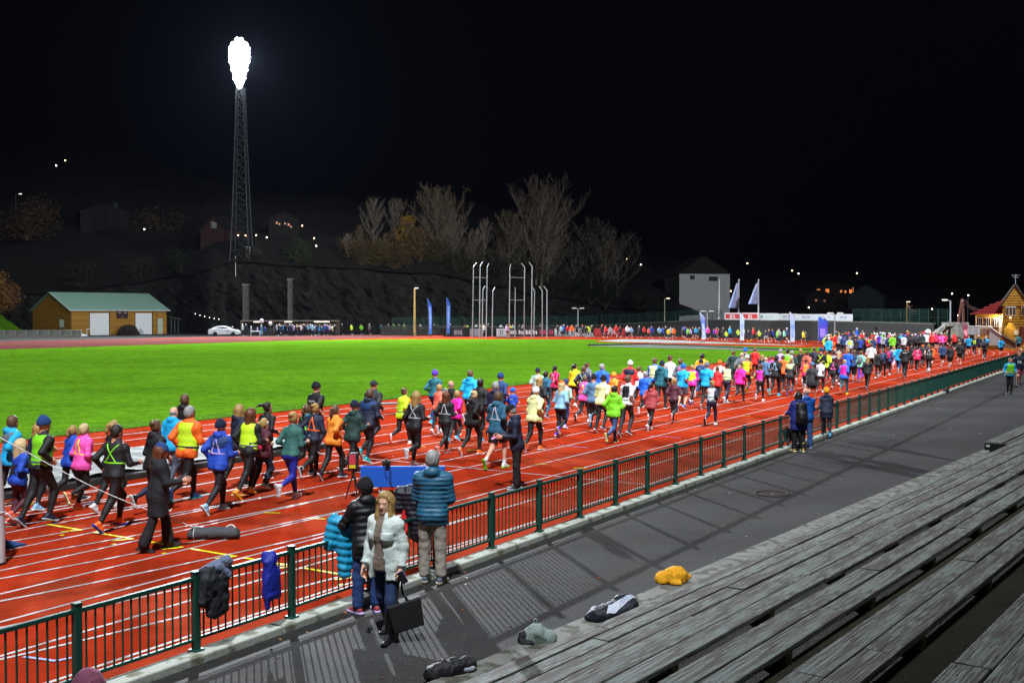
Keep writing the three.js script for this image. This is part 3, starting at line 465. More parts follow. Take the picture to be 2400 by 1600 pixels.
function makePerson(s) {                                       // s: position, yaw, height, sex, pose, lod, clothes
  const { sex = 'm', lod = 1, P, top, bottom, skin = 0 } = s, build = s.build ?? 1, J = skeleton(P, sex), key = lod >= 2 ? [lod, sex, s.poseKey, build].join() : null;
  const geo = (k, f) => key ? once(key + k, f) : f(), root = thing('person', s.label, 'person', s.pos, s.yaw, s.group), bare = { arms: top.type === 't' || top.type === 'v', legs: bottom.type === 'S' || bottom.type === 'k' };
  obj('body', geo('body' + bare.arms + bare.legs, () => bodyGeo(J, sex, lod, bare, P, build)), lod === 3 ? (mats['sf' + skin % 4] ??= std(SKIN[skin % 4], 0.6)) : skinMat(skin), root);
  let TF = null; const nm = { j: 'jacket', s: 'shirt', t: 'shirt', v: 'singlet', p: 'jacket', c: 'coat', o: 'jacket' }[top.type];
  const topG = geo('top' + top.type + (top.hood ? 'h' : ''), () => { TF = topField(J, sex, lod, top.type, { ...top, build, seed: top.seed ?? (key ? 0 : rnd() * 20) }); return TF.mesh(); });
  const topM = obj(nm, topG, top.mat ?? fabric(top.color, top.type === 'p' ? 0.5 : 0.7), root);
  obj(bottom.type === 'S' ? 'shorts' : bottom.type === 'b' ? 'tights' : 'trousers', geo('bot' + bottom.type, () => bottomGeo(J, sex, lod, bottom.type, build)), bottom.mat ?? fabric(bottom.color, bottom.type === 'b' ? 0.62 : 0.8), root);
  const sc = [0.008, 0.012, 0.018, 0.026][lod];
  for (const S of ['L', 'R']) {
    const m = footMatrix(J, S), sh = obj('shoe', shoeGeo(sc, 'upper', s.boots), fabric(s.shoe ?? 'K', 0.6), root); sh.applyMatrix4(m);
    if (lod < 3) obj('sole', shoeGeo(sc, 'sole'), fabric(s.sole ?? 'W', 0.6), sh);
    if (s.sock && lod < 3) { const a = J['ank' + S], d = nrm(sub(J['knee' + S], a)), hgt = s.sockH ?? 0.1; obj('sock', cyl(0.041, hgt > 0.2 ? 0.056 : 0.044, add(a, d, -0.01), add(a, d, hgt), 12), soft(s.sock), root); }
  }
  const hm = headMatrix(J, sex === 'k'), hc = [0.009, 0.013, 0.02, 0.028][lod];
  for (const [kind, col] of s.head ?? []) { const h = obj({ beanie: 'beanie', cap: 'cap', band: 'headband' }[kind] ?? 'hair', hairGeo(kind, hc), ['beanie', 'cap', 'band'].includes(kind) ? soft(col) : hairMat(col), root); h.applyMatrix4(hm); }
  if (s.glasses) { const g = mergeGeometries([-1, 1].map((k) => { const t = new THREE.TorusGeometry(0.021, 0.003, 5, 14); t.translate(k * 0.031, 0.001, 0.093); return t; }).concat([cyl(0.003, 0.003, [-0.052, 0.004, 0.09], [-0.08, 0.004, 0.0], 5), cyl(0.003, 0.003, [0.052, 0.004, 0.09], [0.08, 0.004, 0.0], 5)]).map(plain)); obj('glasses', g, M.black, root).applyMatrix4(hm); }
  if (s.lamp) { const l = obj('head_lamp', rbx(0.05, 0.035, 0.03, 0.008, 0, 0.055, 0.105), glow(0xf4f8ff, 2.2), root); l.applyMatrix4(hm); }
  const g0 = LOOSE[top.type];
  if (s.vest) {                                                // high visibility vest with grey reflective bands
    const v = obj('vest', geo('vest' + g0, () => torsoShell(J, sex, lod, g0 + 0.013, (u, t, w) => Math.max(0.0 - t, t - 0.52, Math.abs(u) - 0.158 - Math.max(0, 0.3 - t) * 0.6, neckHole(u, t, w)), build)), fabric(s.vest, 0.6), root);
    if (lod < 3) { obj('reflective_band', geo('vb' + g0, () => torsoShell(J, sex, lod, g0 + 0.019, (u, t, w) => Math.min(Math.abs(t - 0.08), s.vest === 'W' || s.vest === 'PY' ? Math.abs(t - 0.17) : 9) - 0.021, build, 0.016)), s.band ? fabric(s.band) : std(0x59626a, 0.4, { metalness: 0.3 }), v); }
  }
  if (s.harness) {
    const A = s.harnessA; obj('reflective_harness', geo('har' + g0 + A, () => torsoShell(J, sex, lod, g0 + 0.010, (u, t, w) => { const q = clamp((t - 0.19) / 0.30, 0, 1), th = lod > 1 ? 0.02 : 0.0155; const belt = Math.abs(t - 0.19) - th, x = A ? Math.abs(Math.abs(u) - 0.092 * (1 - q)) : Math.min(Math.abs(u - 0.11 * (2 * q - 1)), Math.abs(u + 0.11 * (2 * q - 1))); return Math.min(belt, Math.max(x - th, t - 0.50, 0.19 - t, neckHole(u, t, w, 0.07))); }, build, lod > 1 ? 0.02 : 0.014)), fabric(s.harness, 0.45), root);
  }
  if (s.panel) obj('jacket_panel', geo('pan' + g0 + s.panel.join(), () => torsoShell(J, sex, lod, g0 + 0.008, (u, t, w) => Math.max(s.panel[1] - t, t - s.panel[2], Math.abs(u) - (s.panel[3] ?? 0.22), neckHole(u, t, w)), build)), fabric(s.panel[0]), topM);
  if (s.pack) {
    const b = obj('backpack', geo('pack', () => { const [lo, hi] = bounds(J, 0.3), F = new Field(lo, hi, CELL[lod]), U = (t, w) => add(add(J.pelvis, J.up, t), J.fw, w), q = s.packSize ?? 1; F.bone(U(0.47 - 0.3 * q, -0.17 - 0.03 * q), U(0.42, -0.165 - 0.02 * q), 0.085 * q, 0.07 * q, 0.03, 0, J.sd, 1.5); F.bone(U(0.26, -0.2 - 0.06 * q), U(0.32, -0.2 - 0.05 * q), 0.05 * q, 0.045 * q, 0.03, 0, J.sd, 1.7); F.warp((x, y, z) => 0.008 * (fbm3(x * 14, y * 14, z * 14, 3) - 0.5)); return F.mesh(); }), fabric(s.pack, 0.6), root);
    obj('strap', geo('strap', () => torsoShell(J, sex, lod, g0 + 0.012, (u, t, w) => Math.max(Math.abs(Math.abs(u) - 0.095) - 0.02, 0.16 - t, t - 0.55), build)), fabric(s.pack, 0.6), b);
  }
  if (s.text && lod < 3 && TF) { const [g, m] = decal(TF, J, ...s.text); obj('print', g, m, topM); }
  if (s.waist) obj('waist_band', torsoShell(J, sex, lod, g0 + 0.01, (u, t, w) => Math.abs(t - (s.waistT ?? 0.0)) - 0.03, build), fabric(s.waist), root);
  const k = s.height / 1.75; root.scale.set(k, k, k); if (s.after) s.after(root, J, TF); return [root, J];
}
// ---------------------------------------------------------------- ground, track, infield
struct('ground', flat([[-300, 300], [900, 300], [900, -900], [-300, -900]], -0.03), std(0x23261c, 1, { map: M.scrub.map }));
const CX = 100, CZ = -64.8, CX0 = 17.6;                         // centres of the bends (right, left)
const trackPts = [[-60, -8.95], [112, -8.95]]; for (let a = 12; a <= 180; a += 6) { const r = 58 + 5 * smooth(90, 170, a); trackPts.push([CX + Math.sin(a * D2R) * Math.min(r, 56), CZ + Math.cos(a * D2R) * r]); } trackPts.push([-60, -137]);
const track = struct('running_track', flat(trackPts.reverse(), 0), M.track); tag(track, 'red running track with white lane lines around the grass infield');
const LZ = [-9.61, -10.8, -12, -13.2, -14.4, -15.57, -16.8, -17.95, -19.13, -20.5, -22.2, -24.5, -26.0, -27.3];
for (const z of LZ) {
  obj('lane_line', strip([z > -20 ? -30 : 12, z], [z > -10 ? 112 : 100, z], 0.055, 0.004), M.line, track);
  if (z > -20 || z < -24) { const r = z - CZ; if (z > -20) { obj('lane_line', arcStrip(CX0, CZ, r, -48, -1, 0.055, 0.006), M.line, track); } obj('lane_line', arcStrip(CX, CZ, r, 0, 180, 0.055, 0.004, 80), M.line, track); }
}
for (const x of [21.08, 39.83]) obj('start_line', strip([x, -26], [x, -9.7], 0.05, 0.009), M.line, track);
for (let i = 0; i < 6; i++) { const z0 = [-17.0, -15.65, -14.45, -13.25, -12.05, -10.85][i] + 0.1, z1 = z0 + 1.02; obj('yellow_mark', [strip([11.5, z0], [11.5, z1], 0.065, 0.011), strip([11.5, z1], [11.22, z1 - 0.16], 0.06, 0.013)], M.yellow, track); obj('yellow_mark', strip([11.02, z1 + 0.08], [11.1, z1 + 0.08], 0.05, 0.011), M.yellow, track); }
for (const [px, py] of [[640, 1202], [745, 1216], [1270, 1088], [1361, 1097], [1110, 1055], [985, 1047], [1750, 975], [640, 1300], [1470, 1106], [560, 1160]]) { const p = G(px, py); obj('yellow_mark', strip([p.x - 0.1, p.z - 0.14], [p.x + 0.04, p.z + 0.14], 0.05, 0.011), M.yellow, track); }
obj('blue_mark', [strip([6.9, -10.55], [7.0, -10.12], 0.05, 0.011), strip([7.0, -10.12], [7.2, -10.05], 0.05, 0.013)], M.blueMark, track);
for (const [px, py] of [[1345, 1047], [1560, 1024]]) { const p = G(px, py); obj('blue_mark', strip([p.x, p.z - 0.5], [p.x, p.z + 0.5], 0.04, 0.011), M.blueMark, track); }
const infield = [[CX0 - 40, -28.6], [94, -28.6]]; for (let a = 5; a <= 175; a += 5) { const r = 36.2 - 4.6 * smooth(22, 55, a) * smooth(175, 120, a); infield.push([CX + Math.sin(a * D2R) * r, CZ + Math.cos(a * D2R) * r]); } infield.push([60, -101.2], [CX0 - 40, -103]);
const grass = struct('infield_grass', flat(infield.slice().reverse(), 0.02), M.grass); tag(grass, 'green grass infield inside the running track');
{ // grass fringe along the near edge: countless blades
  const b = new THREE.BufferGeometry(); b.setAttribute('position', new THREE.Float32BufferAttribute([-0.008, 0, 0, 0.008, 0, 0, 0.004, 0.04, 0.01, -0.004, 0.04, 0.01], 3)); b.setIndex([0, 1, 2, 0, 2, 3]); b.computeVertexNormals();
  const n = 26000, im = new THREE.InstancedMesh(b, std(0x53801f, 1, { side: THREE.DoubleSide }), n), m = new THREE.Matrix4(), q = new THREE.Quaternion();
  for (let i = 0; i < n; i++) { const x = 16 + 80 * Math.pow(rnd(), 1.5), z = -28.62 - Math.pow(rnd(), 1.6) * 1.2; q.setFromEuler(new THREE.Euler(rr(-0.4, 0.4), rr(0, 6.28), rr(-0.4, 0.4))); m.compose(V3(x, 0.02, z), q, V3(1, rr(0.5, 1.2), 1)); im.setMatrixAt(i, m); }
  im.name = 'grass_blades'; im.userData.kind = 'stuff'; tag(im, 'short green grass blades along the infield edge', 'grass'); im.receiveShadow = true; scene.add(im);
}
tag(struct('far_track', flat([[-60, -103], [60, -101.0], [100, -100.8], [128, -99.5], [150, -106], [140, -116], [120, -122], [60, -137], [-60, -137]], 0.008), matte(0x573431, 0.0, { map: tex(256, 256, (u, v) => { const n = 0.8 + 0.35 * fbm2(u * 6, v * 6, 6, 5); return [n, n, n]; }, true, [0.1, 0.1]) })), 'dull reddish far side of the running track');
// pale kerb strip round the far bend and the grey tarmac fan of the high jump
const onGround = (l) => l.map(([x, y]) => { const p = G(x, y); return [p.x, p.z]; });
tag(struct('inner_strip', flat(onGround([[1395, 799], [1460, 794.6], [1540, 796], [1720, 803], [1890, 810], [1910, 815.5], [1850, 813.5], [1720, 810.5], [1540, 806.5], [1400, 801.5]]).reverse(), 0.028), M.track), 'red strip inside the far bend');
tag(struct('pale_strip', flat(onGround([[1400, 799.5], [1460, 795.2], [1540, 796.3], [1720, 803.2], [1850, 808.2], [1890, 810.4], [1840, 809.8], [1720, 806.6], [1540, 803.2], [1440, 801.2]]).reverse(), 0.036), std(0x8d9790, 0.7, { map: tex(256, 256, (u, v) => { const n = 0.75 + 0.4 * fbm2(u * 6, v * 6, 6, 5); return [n, n, n]; }, true, [0.2, 0.2]) })), 'pale grey green strip along the inside of the far bend');
tag(struct('tarmac_fan', flat(onGround([[1375, 811], [1520, 808.5], [1640, 812.5], [1720, 816.5], [1850, 822], [1780, 822.5], [1650, 818.5], [1520, 815.5]]).reverse(), 0.034), std(0x4a5048, 0.8, { map: tex(256, 256, (u, v) => { const n = 0.75 + 0.4 * fbm2(u * 6, v * 6, 6, 5); return [n, n, n]; }, true, [0.15, 0.15]) })), 'grey tarmac fan on the infield near the far bend');
{ const k = onGround([[1378, 810.2], [1520, 807.6], [1640, 811.5], [1720, 815.5], [1850, 821], [1900, 821]]); for (let i = 0; i + 1 < k.length; i++) struct('edge_kerb', cyl(0.12, 0.12, [k[i][0], 0.06, k[i][1]], [k[i + 1][0], 0.06, k[i + 1][1]], 6), std(0x1c2016, 0.9)); }
tag(struct('sand_pit', [rbx(10.5, 0.16, 3.5, 0.04, 17.0, 0.06, -21.5)], std(0x50544e, 0.8, { map: M.concrete.map })), 'dark kerb frame of the covered long jump pit');
{ // rumpled pale sheet over the pit
  const g = new THREE.PlaneGeometry(10.1, 3.1, 120, 40); g.rotateX(-Math.PI / 2); const p = g.attributes.position; for (let i = 0; i < p.count; i++) { const x = p.getX(i), z = p.getZ(i); p.setY(i, 0.17 + 0.10 * fbm3(x * 1.3, 3, z * 1.8, 4) + 0.02 * Math.sin(x * 9 + 3 * fbm3(x, 1, z, 2)) - 0.02); } g.computeVertexNormals(); g.translate(17, 0, -21.5);
  tag(obj('pit_cover', uvPlanar(g), std(0x858b87, 0.8, { map: tex(256, 256, (u, v) => { const n = fbm2(u * 8, v * 8, 8, 5), m = vn2(u * 100, v * 100, 100, 100), k = 0.62 + 0.4 * n + 0.35 * smooth(0.75, 0.9, m); return [k, k, k]; }, true, [0.5, 0.5]) })), 'pale rumpled sheet covering the long jump pit', 'cover');
}
// ---------------------------------------------------------------- apron, kerb, fence
const SA = Math.atan(0.0907), SO = [0, -7.205];                 // the stand runs at a small angle to the track
const stand = (s, t, y = 0) => V3(SO[0] + s * Math.cos(SA) - t * Math.sin(SA), y, SO[1] + s * Math.sin(SA) + t * Math.cos(SA));
tag(struct('asphalt_path', flat([[-30, -8.7], [140, -8.7], [140, 8], [60, 4], [-30, 4]], 0.004), M.asphalt), 'dark asphalt walkway between fence and stand');
for (let i = 0, x = -6; i < 42; i++) { const l = 3.0; if (i === 0) { var kerbRoot = struct('kerb', [rbx(l - 0.012, 0.30, 0.25, 0.02, x + l / 2, -0.055, -8.85)], M.kerb); kerbRoot.name = 'kerb'; tag(kerbRoot, 'concrete kerb under the green fence'); } else obj('kerb_stone', rbx(l - 0.012, 0.30 + rr(-0.008, 0.008), 0.25, 0.02, x + l / 2, -0.055, -8.85 + rr(-0.006, 0.006)), M.kerb, kerbRoot); x += l; }
struct('drain_strip', flat([[-30, -8.73], [118, -8.73], [118, -8.42], [-30, -8.42]].reverse(), 0.008), std(0x3d3b37, 0.8, { map: M.concrete.map }));
const postX = []; for (let x = 6.38 - 1.47 * 6; x < 118; x += x < 14 ? 1.47 : 1.44) postX.push(x);
{
  const f = thing('fence', 'long dark green metal railing with vertical bars beside the track', 'fence'), z = -8.9, pg = rbx(0.075, 0.86, 0.075, 0.008, 0, 0.52, 0), foot = rbx(0.13, 0.025, 0.13, 0.006, 0, 0.105, 0), capg = rbx(0.085, 0.018, 0.085, 0.006, 0, 0.955, 0), bg = cyl(0.0105, 0.0105, [0, 0.235, 0], [0, 0.865, 0], 6), far = [];
  let bars = 0;
  postX.forEach((x, i) => {
    const p = obj('post', [pg, foot, capg], M.green, f); p.position.set(x, 0, z); p.rotation.z = rr(-0.006, 0.006);
    const n = postX[i + 1]; if (!n) return; const L = n - x - 0.075, dy = rr(-0.004, 0.004);
    const t = obj('top_rail', rbx(L, 0.045, 0.05, 0.008), M.green, f); t.position.set((x + n) / 2, 0.885 + dy, z); const b = obj('bottom_rail', rbx(L, 0.035, 0.04, 0.006), M.green, f); b.position.set((x + n) / 2, 0.225 + dy, z);
    for (let k = 1; k < 14; k++) { const X = x + (n - x) * k / 14; if (X < 2.6) continue; if (bars < 300) { const m = obj('bar', bg, M.green, f); m.position.set(X + rr(-0.002, 0.002), 0, z); bars++; } else far.push(bg.clone().translate(X, 0, z)); }
  });
  const fm = obj('bars', far, M.green, f); fm.userData.kind = 'stuff';
}
// ---------------------------------------------------------------- stand: earth and concrete tiers, weathered plank benches
const ROWS = [[1.55, 0.42], [2.45, 0.7], [3.22, 1.0], [4.17, 1.3], [5.13, 1.6], [6.1, 1.9], [7.05, 2.2]], S0 = -4, S1 = 62;
function standBox(s0, s1, t0, t1, y0, y1) { const g = bx(s1 - s0, y1 - y0, t1 - t0, 0, 0, 0); const c = stand((s0 + s1) / 2, (t0 + t1) / 2, (y0 + y1) / 2); g.rotateY(-SA); g.translate(c.x, c.y, c.z); return uvPlanar(g); }
{
  const gs = []; for (let k = 0; k < ROWS.length; k++) gs.push(standBox(S0, S1, ROWS[k][0] - 0.41, k + 1 < ROWS.length ? ROWS[k + 1][0] - 0.41 : 14, -0.2, ROWS[k][1] - 0.15));
  tag(struct('stand_steps', gs, M.moss), 'mossy gravel tiers under the plank benches');
  const edge = struct('stand_edge', standBox(S0, S1, 0.25, 0.95, -0.1, 0.09), M.concrete); tag(edge, 'low concrete edge in front of the benches');
  const names = ['lowest', 'second lowest', 'third', 'fourth', 'fifth', 'sixth', 'uppermost'];
  ROWS.forEach(([t, h], k) => {
    if (k > 6) return; const r = thing('plank_bench', `weathered grey wooden plank bench, ${names[k]} row of the stand counted from the asphalt`, 'bench', stand(0, 0).toArray(), -SA);
    const planks = k === 0 ? 2 : 2, w = 0.198;
    for (let j = 0; j < planks; j++) for (let s = S0 + rr(0, 2) ; s < S1;) {
      const L = rr(3.6, 5.4), g = rbx(L - 0.01, 0.046, w - 0.004, 0.007), near = s < 30 ? 1 : 0.4; uvPlanar(g, 1, rr(0, 3.2), Math.floor(rr(0, 4)) * 0.2 + 0.1);
      const m = obj('plank', g, M.wood, r); m.position.set(s + L / 2, h - 0.023 + rr(-0.006, 0.006), t - 0.10 - j * 0.212 + rr(-0.008, 0.008)); m.rotation.set(rr(-0.025, 0.025), rr(-0.0016, 0.0016) * near, rr(-0.0012, 0.0012)); s += L;
    }
    for (let s = S0 + 0.7; s < 40; s += 1.9) { const m = obj('support', rbx(0.12, k ? 0.12 : 0.36, 0.34, 0.01), M.concrete, r); m.position.set(s, h - 0.05 - (k ? 0.06 : 0.18), t - 0.2); }
  });
  const r = thing('plank_bench', 'separate low plank bench at right, its dark end showing a small white label', 'bench', [29.4, 0, -3.55], -SA + 0.02);
  for (const j of [0, 1]) { const m = obj('plank', uvPlanar(rbx(26, 0.05, 0.2, 0.008), 1, j * 1.3, j * 0.4), M.wood, r); m.position.set(13, 0.42, -0.1 - j * 0.21); }
  obj('end_board', rbx(0.06, 0.16, 0.46, 0.01, 0.05, 0.31, -0.2), std(0x14160f, 0.9), r); obj('label', rbx(0.006, 0.05, 0.09, 0.002, 0.016, 0.34, -0.34), M.white, r); obj('support', rbx(0.3, 0.3, 0.36, 0.02, 0.5, 0.2, -0.2), M.concrete, r); obj('support', rbx(0.3, 0.3, 0.36, 0.02, 6, 0.2, -0.2), M.concrete, r);
}
{ const p = G(1810, 1158), m = thing('manhole_cover', 'round rusty manhole cover in the dark asphalt', 'manhole cover', [p.x, 0.006, p.z]); const c = new THREE.CylinderGeometry(0.3, 0.3, 0.016, 32); obj('lid', uvPlanar(c), std(0x3a2c24, 0.7, { metalness: 0.5, bumpMap: withRepeat(grain, 6, 6), bumpScale: 0.01 }), m); const t = new THREE.TorusGeometry(0.34, 0.03, 6, 40); t.rotateX(Math.PI / 2); obj('ring', t, std(0x2c2724, 0.8), m); const q = rbx(0.16, 0.006, 0.05, 0.002, -0.05, 0.012, 0.02); obj('plate', q, std(0x9a9a96, 0.4, { metalness: 0.6 }), m); }
{ // autumn leaves and litter: too many and too small to count
  const g = new THREE.CircleGeometry(0.03, 5); g.rotateX(-Math.PI / 2); const n = 420, im = new THREE.InstancedMesh(g, std(0xffffff, 0.8, { side: THREE.DoubleSide }), n), m = new THREE.Matrix4(), q = new THREE.Quaternion(), c = new THREE.Color();
  for (let i = 0; i < n; i++) { const a = rnd(); const x = rr(6, 55), z = a < 0.45 ? rr(-8.6, -4.4 + 0.02 * x) : a < 0.7 ? -8.5 + rr(-0.2, 0.15) : rr(-27, -9.2); q.setFromEuler(new THREE.Euler(rr(-0.4, 0.4), rr(0, 6.28), rr(-0.4, 0.4))); const k = rr(0.35, 1.1); m.compose(V3(x, 0.016, z), q, V3(k, k, k * rr(0.4, 1))); im.setMatrixAt(i, m); im.setColorAt(i, c.setHex(pick([0x6a3a1c, 0x7a5a2a, 0x3a2818, 0xb8b4a8, 0x8a4a22]))); }
  im.name = 'fallen_leaves'; im.userData.kind = 'stuff'; tag(im, 'scattered fallen leaves and litter on asphalt and track', 'leaves'); scene.add(im);
}
// ---------------------------------------------------------------- service yard, cliff, hillside
tag(struct('service_yard', flat([[40, -136.9], [150, -136.9], [176, -124], [190, -150], [190, -215], [20, -215]], 0.01), std(0x8a8f92, 0.7, { map: M.asphalt.map })), 'grey asphalt yard in front of the rock wall');
function relief(name, cols, rows, at, mat, label) {             // grid sheet from world points
  const pos = [], idx = []; for (let j = 0; j <= rows; j++) for (let i = 0; i <= cols; i++) { const p = at(i / cols, j / rows); pos.push(p.x, p.y, p.z); }
  for (let j = 0; j < rows; j++) for (let i = 0; i < cols; i++) { const a = j * (cols + 1) + i, b = a + cols + 1; idx.push(a, a + 1, b, a + 1, b + 1, b); }
  const g = new THREE.BufferGeometry(); g.setAttribute('position', new THREE.Float32BufferAttribute(pos, 3)); g.setIndex(idx); g.computeVertexNormals(); uvPlanar(g); const m = struct(name, g, mat); tag(m, label); return m;
}
const cliffD = (px) => 186 + 6 * smooth(700, 1100, px) + 26 * smooth(1100, 1500, px) + 20 * smooth(1500, 1800, px) + 15 * smooth(500, 400, px);
const cliffY = (px) => { const y = [[-150, 700], [120, 690], [300, 668], [420, 648], [560, 614], [700, 622], [830, 628], [1000, 640], [1150, 668], [1300, 700], [1450, 722], [1700, 738], [2000, 745]]; for (let i = 1; i < y.length; i++) if (px <= y[i][0]) return lerp(y[i - 1][1], y[i][1], fade(clamp((px - y[i - 1][0]) / (y[i][0] - y[i - 1][0])))); return 745; };
const onCliff = (px, back = 6) => { const d = cliffD(px) + back, p = W(px, cliffY(px), cliffD(px) + 3), q = W(px, HORIZON, d); return V3(q.x, p.y + back * 0.12, q.z); };
relief('rock_cliff', 360, 60, (u, v) => {
  const px = lerp(-300, 1560, u), top = W(px, cliffY(px), cliffD(px) + 3).y, y = lerp(-0.3, top + 0.3, v), q = W(px, HORIZON, cliffD(px)), s = px * 0.075;
  const crag = (fbm3(s * 0.55, y * 0.35, 2, 5) - 0.5) * 5.2 + (Math.abs(fbm3(s * 0.9 + y * 0.5, y * 0.7, 9, 4) - 0.5) * 2 - 0.3) * 2.2 + (fbm3(s * 3, y * 3, 5, 3) - 0.5) * 0.9, k = Math.sin(Math.min(1, v * 1.02) * Math.PI * 0.98) * 0.8 + 0.25, back = v * 3.2 + crag * k;
  const r = ray(px, HORIZON), l = Math.hypot(r[0], r[2]); return V3(q.x + r[0] / l * back, y, q.z + r[2] / l * back);
}, M.rock, 'dark rock cliff behind the back straight');
relief('hillside', 150, 50, (u, v) => {
  const px = lerp(-260, 2500, u), d0 = cliffD(px) + 2, d = d0 + v * v * 320, base = W(px, cliffY(px), cliffD(px) + 3).y, ridge = lerp(lerp(330, 470, smooth(100, 700, px)), 640, smooth(900, 1900, px)), end = W(px, ridge, d0 + 320).y;
  const p = W(px, HORIZON, d), y = lerp(base, end, Math.pow(v, 1.35)) + (fbm3(p.x * 0.09, 0, p.z * 0.09, 4) - 0.5) * (1 + 10 * v); return V3(p.x, Math.max(y, 0), p.z);
}, std(0x6a6a60, 1, { map: M.scrub.map, bumpMap: M.scrub.bumpMap, bumpScale: 0.3 }), 'dark scrubby hillside above the rock cliff');
function hillAt(px, py, back = 1) {                            // where the hillside shows at that pixel (or its ridge)
  const d0 = cliffD(px) + 2, base = W(px, cliffY(px), cliffD(px) + 3).y, ridge = lerp(lerp(330, 470, smooth(100, 700, px)), 640, smooth(900, 1900, px)), end = W(px, ridge, d0 + 320).y;
  for (let v = 0; v <= 1; v += 0.01) { const d = d0 + v * v * 320, y = lerp(base, end, Math.pow(v, 1.35)) + 1.2; if (y >= W(px, py, d).y) return d - back; } return d0 + 318;
}
{ // grass bank and rock at the left edge
  relief('grass_bank', 60, 30, (u, v) => { const px = lerp(-120, 118, u), d = lerp(160, 176, v), p = W(px, 790, d), h = lerp(0.5, 6.2, v) * smooth(1.02, 0.35, u + v * 0.15) + (fbm3(px * 0.05, v * 4, 1, 4) - 0.5) * 0.8; return V3(p.x, h, p.z); }, M.grass, 'steep grassy bank at the left edge beside the wooden shed');
  const a = W(-60, 790, 158), b = W(190, 790, 160), m = thing('retaining_wall', 'low mossy concrete wall below the grassy bank', 'wall'); const L = a.distanceTo(b), g = rbx(L, 1.3, 0.5, 0.05, (a.x + b.x) / 2, 0.5, (a.z + b.z) / 2); const w = obj('wall_face', uvPlanar(new RoundedBoxGeometry(L, 1.3, 0.5, 1, 0.05)), M.concrete, m); w.position.set((a.x + b.x) / 2, 0.5, (a.z + b.z) / 2); w.rotation.y = Math.atan2(-(b.z - a.z), b.x - a.x);
}
// ---------------------------------------------------------------- trees and bushes
const barkMats = [std(0x857a6c, 0.95), std(0xb4aea2, 0.9), std(0x5a5042, 0.95)];
function branchGeo(list) {                                     // 3-sided tapered twigs in one buffer
  const pos = [], idx = []; for (const [a, b, ra, rb, n = 3] of list) {
    const d = nrm(sub(b, a)), s = nrm(cross(d, Math.abs(d[1]) > 0.9 ? [1, 0, 0] : [0, 1, 0])), t = cross(d, s), k = pos.length / 3;
    for (const [p, r] of [[a, ra], [b, rb]]) for (let i = 0; i < n; i++) { const A = i / n * 6.2832; pos.push(...add(add(p, s, Math.cos(A) * r), t, Math.sin(A) * r)); }
    for (let i = 0; i < n; i++) { const j = (i + 1) % n; idx.push(k + i, k + j, k + n + i, k + j, k + n + j, k + n + i); }
  }
  const g = new THREE.BufferGeometry(); g.setAttribute('position', new THREE.Float32BufferAttribute(pos, 3)); g.setIndex(idx); g.computeVertexNormals(); uvPlanar(g); return g;
}
function leafGeo(pts, size) { const pos = [], idx = []; for (const p of pts) { const a = nrm([rr(-1, 1), rr(-1, 1), rr(-1, 1)]), b = nrm(cross(a, [rr(-1, 1), rr(-1, 1), rr(-1, 1)])), s = size * rr(0.6, 1.3), k = pos.length / 3; pos.push(...add(p, a, s), ...add(p, b, s * 0.6), ...add(p, a, -s), ...add(p, b, -s * 0.6)); idx.push(k, k + 1, k + 2, k, k + 2, k + 3); } const g = new THREE.BufferGeometry(); g.setAttribute('position', new THREE.Float32BufferAttribute(pos, 3)); g.setIndex(idx); g.computeVertexNormals(); uvPlanar(g); return g; }
